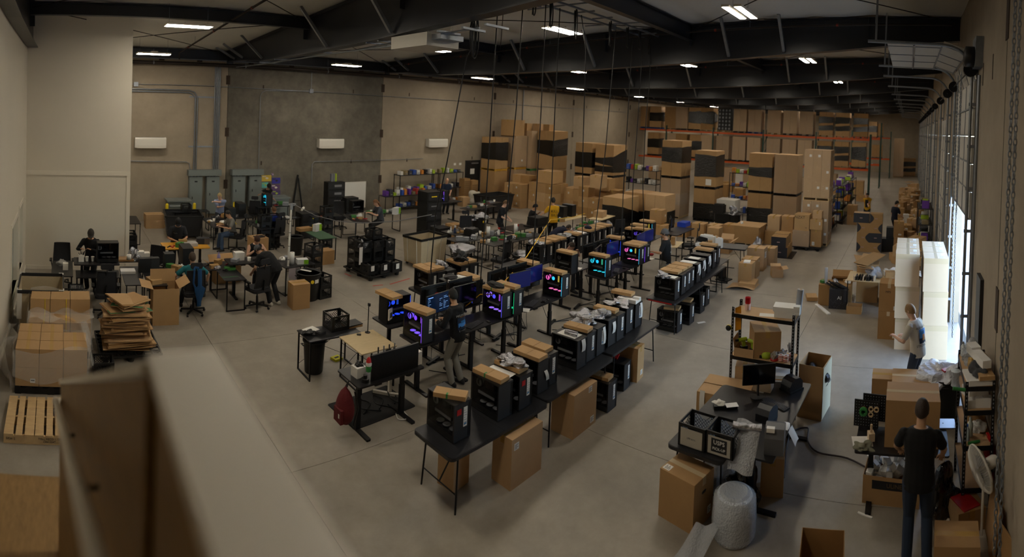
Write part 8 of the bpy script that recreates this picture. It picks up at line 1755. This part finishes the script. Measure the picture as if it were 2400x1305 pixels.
h = MB(); h.tube([Vector((.06, .72, 4.12)), Vector((-.05, 3.3, 2.93)), Vector((-.03, 3.34, 2.9))], .02, 12); h.build('handrail', m_trim, g)
for f in (.3, .65, .95): p = Vector((.06, .72, 4.1)).lerp(Vector((-.05, 3.3, 2.91)), f); MB().tube([p, p + Vector((.03, 0, -.05)), p + n * .08 + Vector((0, 0, -.05))], .008, 6).build('rail_bracket', m_blk, g)
l = thing('stair_landing', 'strand-board stair landing at the bottom left corner', 'landing'); 
for k, x in enumerate((XA + .02, XA + .62)): MB().box(x, 2.35, 1.96, x + .595, 3.92, 1.99).build('board', mat('strand_board', '#8f6f42', .7, var=.25, scale=40, stretch=(1, .25, 1)), l)
MB().box(XA + .02, 3.88, 1.7, .05, 3.93, 1.96).box(XA + .02, 2.35, 1.7, XA + .07, 3.9, 1.96).build('joist', m_ply, l)
for x in (XA + .06, .0): MB().box(x - .04, 3.8, 0, x + .04, 3.88, 1.7).build('support_post', m_ply, l)
for k in range(4): MB().box(XA + .02, 2.1 - .27 * k, 2.14 + .18 * k, .05, 2.38 - .27 * k, 2.17 + .18 * k).build('tread', m_ply, l)
MB().box(XA + .02, -1.2, 3.1, .19, 1.0, 3.14).build('platform', m_ply, l)
# ---------------------------------------------------------------- people
TP = [(-.1, .158, .115), (0, .165, .118), (.1, .15, .108), (.2, .145, .105), (.32, .168, .118), (.42, .178, .112), (.48, .165, .092), (.525, .10, .07)]
def wrap(me, f, sc, inf=.032, front=False):
    """lay a flat motif (x, y) onto the back or chest of the shirt"""
    for v in me.vertices:
        s = sc + v.co.y; k = next((i for i in range(len(TP) - 1) if TP[i][0] <= s <= TP[i + 1][0]), 4); a, b = TP[k], TP[k + 1]; t = (s - a[0]) / (b[0] - a[0]); rx, ry = a[1] + (b[1] - a[1]) * t + inf, a[2] + (b[2] - a[2]) * t + inf
        an = v.co.x / (rx * .85); fy = f['fr'](s)[0]; X = f['X'] if s > .3 else Vector((1, 0, 0))
        v.co = f['sp'](s) + X * (rx * math.sin(an)) * (-1 if front else 1) + fy * (ry * math.cos(an)) * (1 if front else -1)
def motif(t, f, sc, shapes, front=False, inf=.032, name='shirt_print'):
    """shapes: ('q', x0, y0, x1, y1, material) or ('t', text, size, x, y, material)"""
    for s in shapes:
        if s[0] == 'q':
            o = MB().grid(lambda u, v: (s[1] + (s[3] - s[1]) * u, s[2] + (s[4] - s[2]) * v, 0), 8, 6).build(name, s[5], t); wrap(o.data, f, sc, inf + (s[6] if len(s) > 6 else 0), front)
        else:
            o = text_mesh(s[1], s[2], s[5], t, (0, 0, 0), (0, 0, 0), 'shirt_lettering', .0006); 
            for v in o.data.vertices: v.co.x += s[3]; v.co.y += s[4]
            wrap(o.data, f, sc, inf + .004, front)
mw = mat('print_white', '#b9b7b0', .8); mbk = mat('print_black', '#141414', .8); mbl = mat('print_blue', '#1f5f8f', .8); mbl2 = mat('print_skyblue', '#3f7fc0', .8); mor = mat('print_orange', '#b0702a', .8); mdk = mat('print_navy', '#12233a', .8)
def hood_print(t, f): motif(t, f, .22, [('q', -.115, -.1, .115, .1, mdk), ('q', -.1, -.06, .1, .01, mbl2, .003), ('q', -.05, .0, .07, .045, mbl, .004), ('q', -.085, -.075, -.055, -.045, mbk, .005), ('q', .04, -.075, .07, -.045, mor, .005), ('t', 'MISUHOUSE', .05, 0, .135, mw), ('t', 'NIGHT RUN', .024, 0, .108, mor), ('t', '\u30df\u30fc\u306e\u51fa\u307e\u3059', .036, 0, -.125, mw)])
SH = dict(lean=10)
person('person in a black hoodie and grey joggers standing at the purple-lit bench', (6.36, 6.92) + (0,), .25, [(-.16, .34, 1.12), (.12, .36, 1.1)], ((-.1, .02), (.11, -.03)), (0, .93), 10, (22, 30), 0, '#b08868', '#0d0c0c', 'fringe', '#101011', 'hood', '#87857f', '#17171a', '#000000', .98, .012, hood_print)
person('person in a backwards grey cap and black shirt with a vertical white print', (13.55, 6.42, 0), .12, [(-.2, .3, 1.15), (.27, .12, .86)], ((-.11, .0), (.12, .05)), (0, .95), 4, (8, 0), 0, SKIN, '#2a2018', 'backcap', '#121213', 'short', '#8a867c', '#1c1a18', '#55565a', 1.04, .013, lambda t, f: motif(t, f, .25, [('q', -.012 - .02 * (k % 3 == 1), .13 - .05 * k, .012 + .02 * (k % 3 == 1), .165 - .05 * k, mw) for k in range(6)]))
person('person with a light fringe and printed pale shirt by the sunlit cartons', (9.62, -.32, 0), -.5, [(-.22, .36, 1.18), (.1, .34, 1.12)], ((-.1, .0), (.1, .03)), (0, .95), 12, (30, 12), 0, '#c9a088', '#8a6a42', 'fringe', '#b9b3a6', 'short', '#2c3648', '#d0cec8', '#000000', 1.0, .010, lambda t, f: motif(t, f, .24, [('q', -.09, -.02, .1, .13, mbl2), ('q', -.1, -.1, .09, -.01, mdk), ('q', -.03, -.06, .04, .04, mor, .003), ('q', -.05, .05, .02, .1, mbl, .003), ('t', 'ALOHA SURF', .05, 0, .16, mbk), ('t', 'STRONG ONE', .052, 0, -.135, mbk)]), curl=.9)
person('person in a black T-shirt and jeans seen from behind at the right edge', (6.02, -.27, 0), -PI / 2 - .05, [(-.24, .4, 1.02), (.26, .38, 1.0)], ((-.1, .0), (.12, -.02)), (0, .95), 7, (24, 4), 0, '#b08a6c', '#2e2015', 'short', '#0c0c0d', 'short', '#232f42', '#17171a', '#000000', 1.02, .009, None, pole=[(-.8, -.5, -.4), (.8, -.5, -.4)])
CK = ('cap', 'longcap')
person('person in a black cap and dark printed T-shirt at the yellow desk', (3.1, 14.66, 0), PI, [(-.1, .36, 1.09), (.12, .34, 1.08)], ((-.12, 0), (.12, .02)), (0, .93), 14, (38, 8), 0, SKIN, '#2a2018', 'cap', '#1d1f23', 'short', '#1c1c20', print_fn=lambda t, f: motif(t, f, .36, [('t', 'Hello', .045, -.07, 0, mw)], True))
person('person with long hair under a grey-brown cap beside the office partition', (.66, 13.62, 0), PI - .25, [(-.05, .36, 1.15), (.2, .34, 1.15)], ((-.1, 0), (.1, 0)), (0, .86), 12, (30, -12), 0, SKIN, '#4a3018', 'longcap', '#141518', 'long', '#15161a', capc='#3a342e')
def sit(z=.56): return dict(pelvis=(-.02, z), feet=((-.14, .42), (.14, .44)))
T_ = dict(pelvis=(-.04, .58), feet=((-.2, .38), (.2, .36)))
person('person in a teal polo seated with their back to the camera', (2.93, 11.98, 0), -.05, [(-.36, .1, .62), (.36, .12, .62)], lean=6, head=(10, 0), skin='#b98f74', hair='#3a2a1c', style='short', shirt='#17626a', pants='#22242a', vox=.012, pole=[(-1, -.3, .1), (1, -.3, .1)], **T_)
t = office_chair('office chair of the person in teal, blue sling bag on its back', 2.95, 11.9, -.05)
tag(MB().grid(lambda u, v: (2.98 + .1 * (u - .5) * (1 + 1.6 * math.sin(PI * min(1, v * 1.2)) * (v > .45)) + .02, 11.58 - .05 * math.sin(PI * v) - .02 * math.sin(PI * u), 1.12 - .85 * v), 8, 14).tube([(2.86, 11.58, 1.1), (2.9, 11.6, 1.16), (2.98, 11.58, 1.14)], .03, 6).tube([(2.88, 11.6, 1.1), (2.86, 11.58, .8), (2.97, 11.56, .55)], .025, 6).build('sling_bag', mat('sling_blue', '#12406a', .85)), 'blue sling bag hanging on the teal person\'s chair', 'bag')
person('person with bare tattooed shoulders seated behind the bending person', (5.1, 13.75, 0), PI, [(-.15, .35, .95), (.12, .36, .95)], lean=14, head=(34, 0), skin='#c49a80', hair='#3a2216', style='fringe', shirt='#111113', sleeve='none', pants='#17171a', **sit())
person('person in a grey backwards cap bending far over a swivel chair', (4.95, 11.95, 0), .42, [(-.22, .52, .72), (.05, .5, .78)], ((-.1, .0), (.12, -.06)), (-.06, .92), 62, (55, 0), 0, '#b98f74', '#2a2018', 'backcap', '#0f0f11', 'short', '#1b1c20', '#c9c4b8', '#4a4b4e', 1.0, .012)
office_chair('empty swivel chair in front of the bending person', 4.5, 11.85, .3)
person('person with fair hair in a pale blue top reaching over the large tower', (5.75, 19.35, 0), PI - .3, [(.2, .5, 1.28), (-.1, .45, 1.1)], lean=16, head=(30, 20), skin='#cfa58c', hair='#b8a070', style='short', shirt='#8a97b8', pants='#22242a', pelvis=(0, .8), feet=((-.1, .1), (.1, .12)))
person('person in a grey T-shirt and jeans seated sideways at the black desk', (5.5, 17.0, 0), PI / 2 + .1, [(-.15, .42, .82), (.15, .42, .82)], lean=12, head=(28, 0), hair='#1c1510', shirt='#6e6c66', pants='#34465f', **sit())
person('person in a bright blue shirt seated with their back to the camera', (7.1, 17.15, 0), -.1, [(-.2, .4, .9), (.25, .42, .9)], lean=10, head=(22, 0), hair='#5a3a20', shirt='#0f2f8a', pants='#1c1c20', **sit())
person('person in a black cap and printed black shirt standing by the cabinets', (8.15, 20.75, 0), PI, [(.5, .28, 1.2), (-.25, .38, 1.0)], ((-.1, 0), (.1, 0)), (0, .93), 20, (34, -10), 0, SKIN, '#2a2018', 'cap', '#111113', 'short', '#1c1c20', print_fn=lambda t, f: motif(t, f, .22, [('q', -.02, -.1, .02, .1, mor), ('q', -.07, -.05, -.03, .08, mw)], True))
person('person with long auburn hair working at the desk by the dark panel', (11.2, 16.7, 0), PI / 2 - .2, [(-.12, .45, 1.0), (.14, .45, .98)], lean=14, head=(30, 0), skin='#c49a80', hair='#6a4424', style='long', shirt='#3c3f46', pants='#17171a', pelvis=(0, .72), feet=((-.12, .3), (.12, .3)))
frame_desk('black desk before the auburn-haired person', 10.3, 17.0, .78, PI / 2 - .2, 1.5, .6, False); clutter('', "on the auburn-haired person's desk", 10, 9.95, 16.6, 10.6, 17.4, .78, 81); pc('black tower with three white fans on the auburn-haired person\'s desk', 10.9, 18.0, .78, PI / 2, 'none', ('paper_tag',)); office_chair('headrest chair behind the black tower with three white fans', 10.6, 18.8, 2.8)
frame_desk('second black desk behind the auburn-haired person', 11.9, 17.6, .78, 0, 1.4, .6, False); clutter('', 'on the second desk behind the auburn-haired person', 9, 11.3, 17.4, 12.4, 17.8, .78, 82); small_box('white and lime component box behind the auburn-haired person', 12.2, 17.1, .78, .34, .18, .26, .4, '#cfd0ce', '#8cc21e'); tag(MB().box(-.6, -.02, 0, .6, .02, 1.25).box(-.58, -.025, .03, .58, -.02, 1.22, 1).build('whiteboard', [m_acw, m_paper], None, (12.9, 21.5, .2)), 'white board leaning on the back wall near the wall joint', 'board')
person('person in a dark green shirt half hidden by the stacked cases', (13.75, 16.7, 0), .6, [(-.2, .4, .95), (.2, .4, .95)], lean=16, head=(30, 0), hair='#2a2018', shirt='#1f3a2c', pants='#17171a', **sit()); office_chair('chair of the person in dark green', 13.75, 16.65, .6)
person('bald person in a dark blue shirt standing near the black door', (16.75, 19.45, 0), PI - .35, [(-.1, .32, 1.0), (.12, .32, 1.0)], ((-.1, 0), (.1, 0)), (0, .93), 6, (24, 0), 0, '#c49a80', '#6a5040', 'bald', '#182238', 'short', '#15161a')
person('person in a black shirt with a small white print standing at an open case', (14.35, 13.55, 0), PI + .5, [(-.1, .36, 1.0), (.16, .36, 1.0)], ((-.1, 0), (.1, 0)), (0, .93), 12, (32, 0), 0, '#c9a08a', '#5a4024', 'short', '#14161c', 'short', '#17171a', print_fn=lambda t, f: motif(t, f, .24, [('q', -.012, -.04, .012, .08, mw), ('q', -.05, .0, -.035, .015, mw), ('q', .04, .03, .055, .045, mw)], True))
person('dark-haired person in black seated left of the yellow shirt', (16.35, 13.75, 0), -2.2, [(-.1, .4, .98), (.15, .42, .96)], lean=12, head=(30, 0), hair='#0d0b0a', shirt='#111214', pants='#17171a', **sit())
person('person in a yellow KILL BILL shirt with a dark cap', (15.95, 12.3, 0), -.55, [(-.22, .3, 1.2), (.1, .36, 1.05)], ((-.1, 0), (.1, 0)), (0, .95), 6, (14, 14), 0, SKIN, '#17110d', 'cap', '#c9940e', 'short', '#17171a', '#1c1a18', '#26221e', 1.02, print_fn=lambda t, f: motif(t, f, .24, [('t', 'KILL', .13, .0, .075, mbk), ('t', 'BILL', .13, .0, -.065, mbk)]))
person('person in a navy hoodie bent over behind the rear tower row', (14.0, 10.75, 0), -1.75, [(-.15, .75, .85), (.1, .75, .85)], ((-.1, 0), (.1, 0)), (0, .93), 78, (50, 0), 0, '#b98f74', '#2a1c12', 'short', '#10142a', 'hood', '#4a4b50')
person('person bowed behind the rear bench monitors, only arms showing', (12.2, 8.95, 0), PI, [(-.15, .36, 1.08), (.16, .38, 1.05)], lean=16, head=(40, 0), skin='#c9a08a', hair='#2a1c12', shirt='#2a2c30', pants='#17171a', **sit(.6))
person('person in a yellow jacket with one hand on their dark hair, far aisle', (27.1, 1.95, 0), PI / 2 - .2, [(.12, -.02, 1.72), (-.12, .3, 1.12)], ((-.1, 0), (.1, 0)), (0, .93), 6, (26, -10), 0, SKIN, '#14100d', 'short', '#b98a14', 'short', '#1c1c20', pole=[(1, .2, .6), (-.7, -.4, -.7)], print_fn=lambda t, f: motif(t, f, .26, [('q', -.07, -.2, .07, .2, mbk), ('q', .09, .0, .16, .12, mat('print_pink', '#b07a86', .8))], True))
person('dark-haired person in a navy T-shirt by the dock-wall heap', (24.3, .5, 0), -2.4, [(-.22, .2, .9), (.2, .3, 1.0)], ((-.1, 0), (.1, 0)), (0, .93), 6, (20, 0), 0, SKIN, '#0f0c0b', 'short', '#0d1222', 'short', '#15161a')
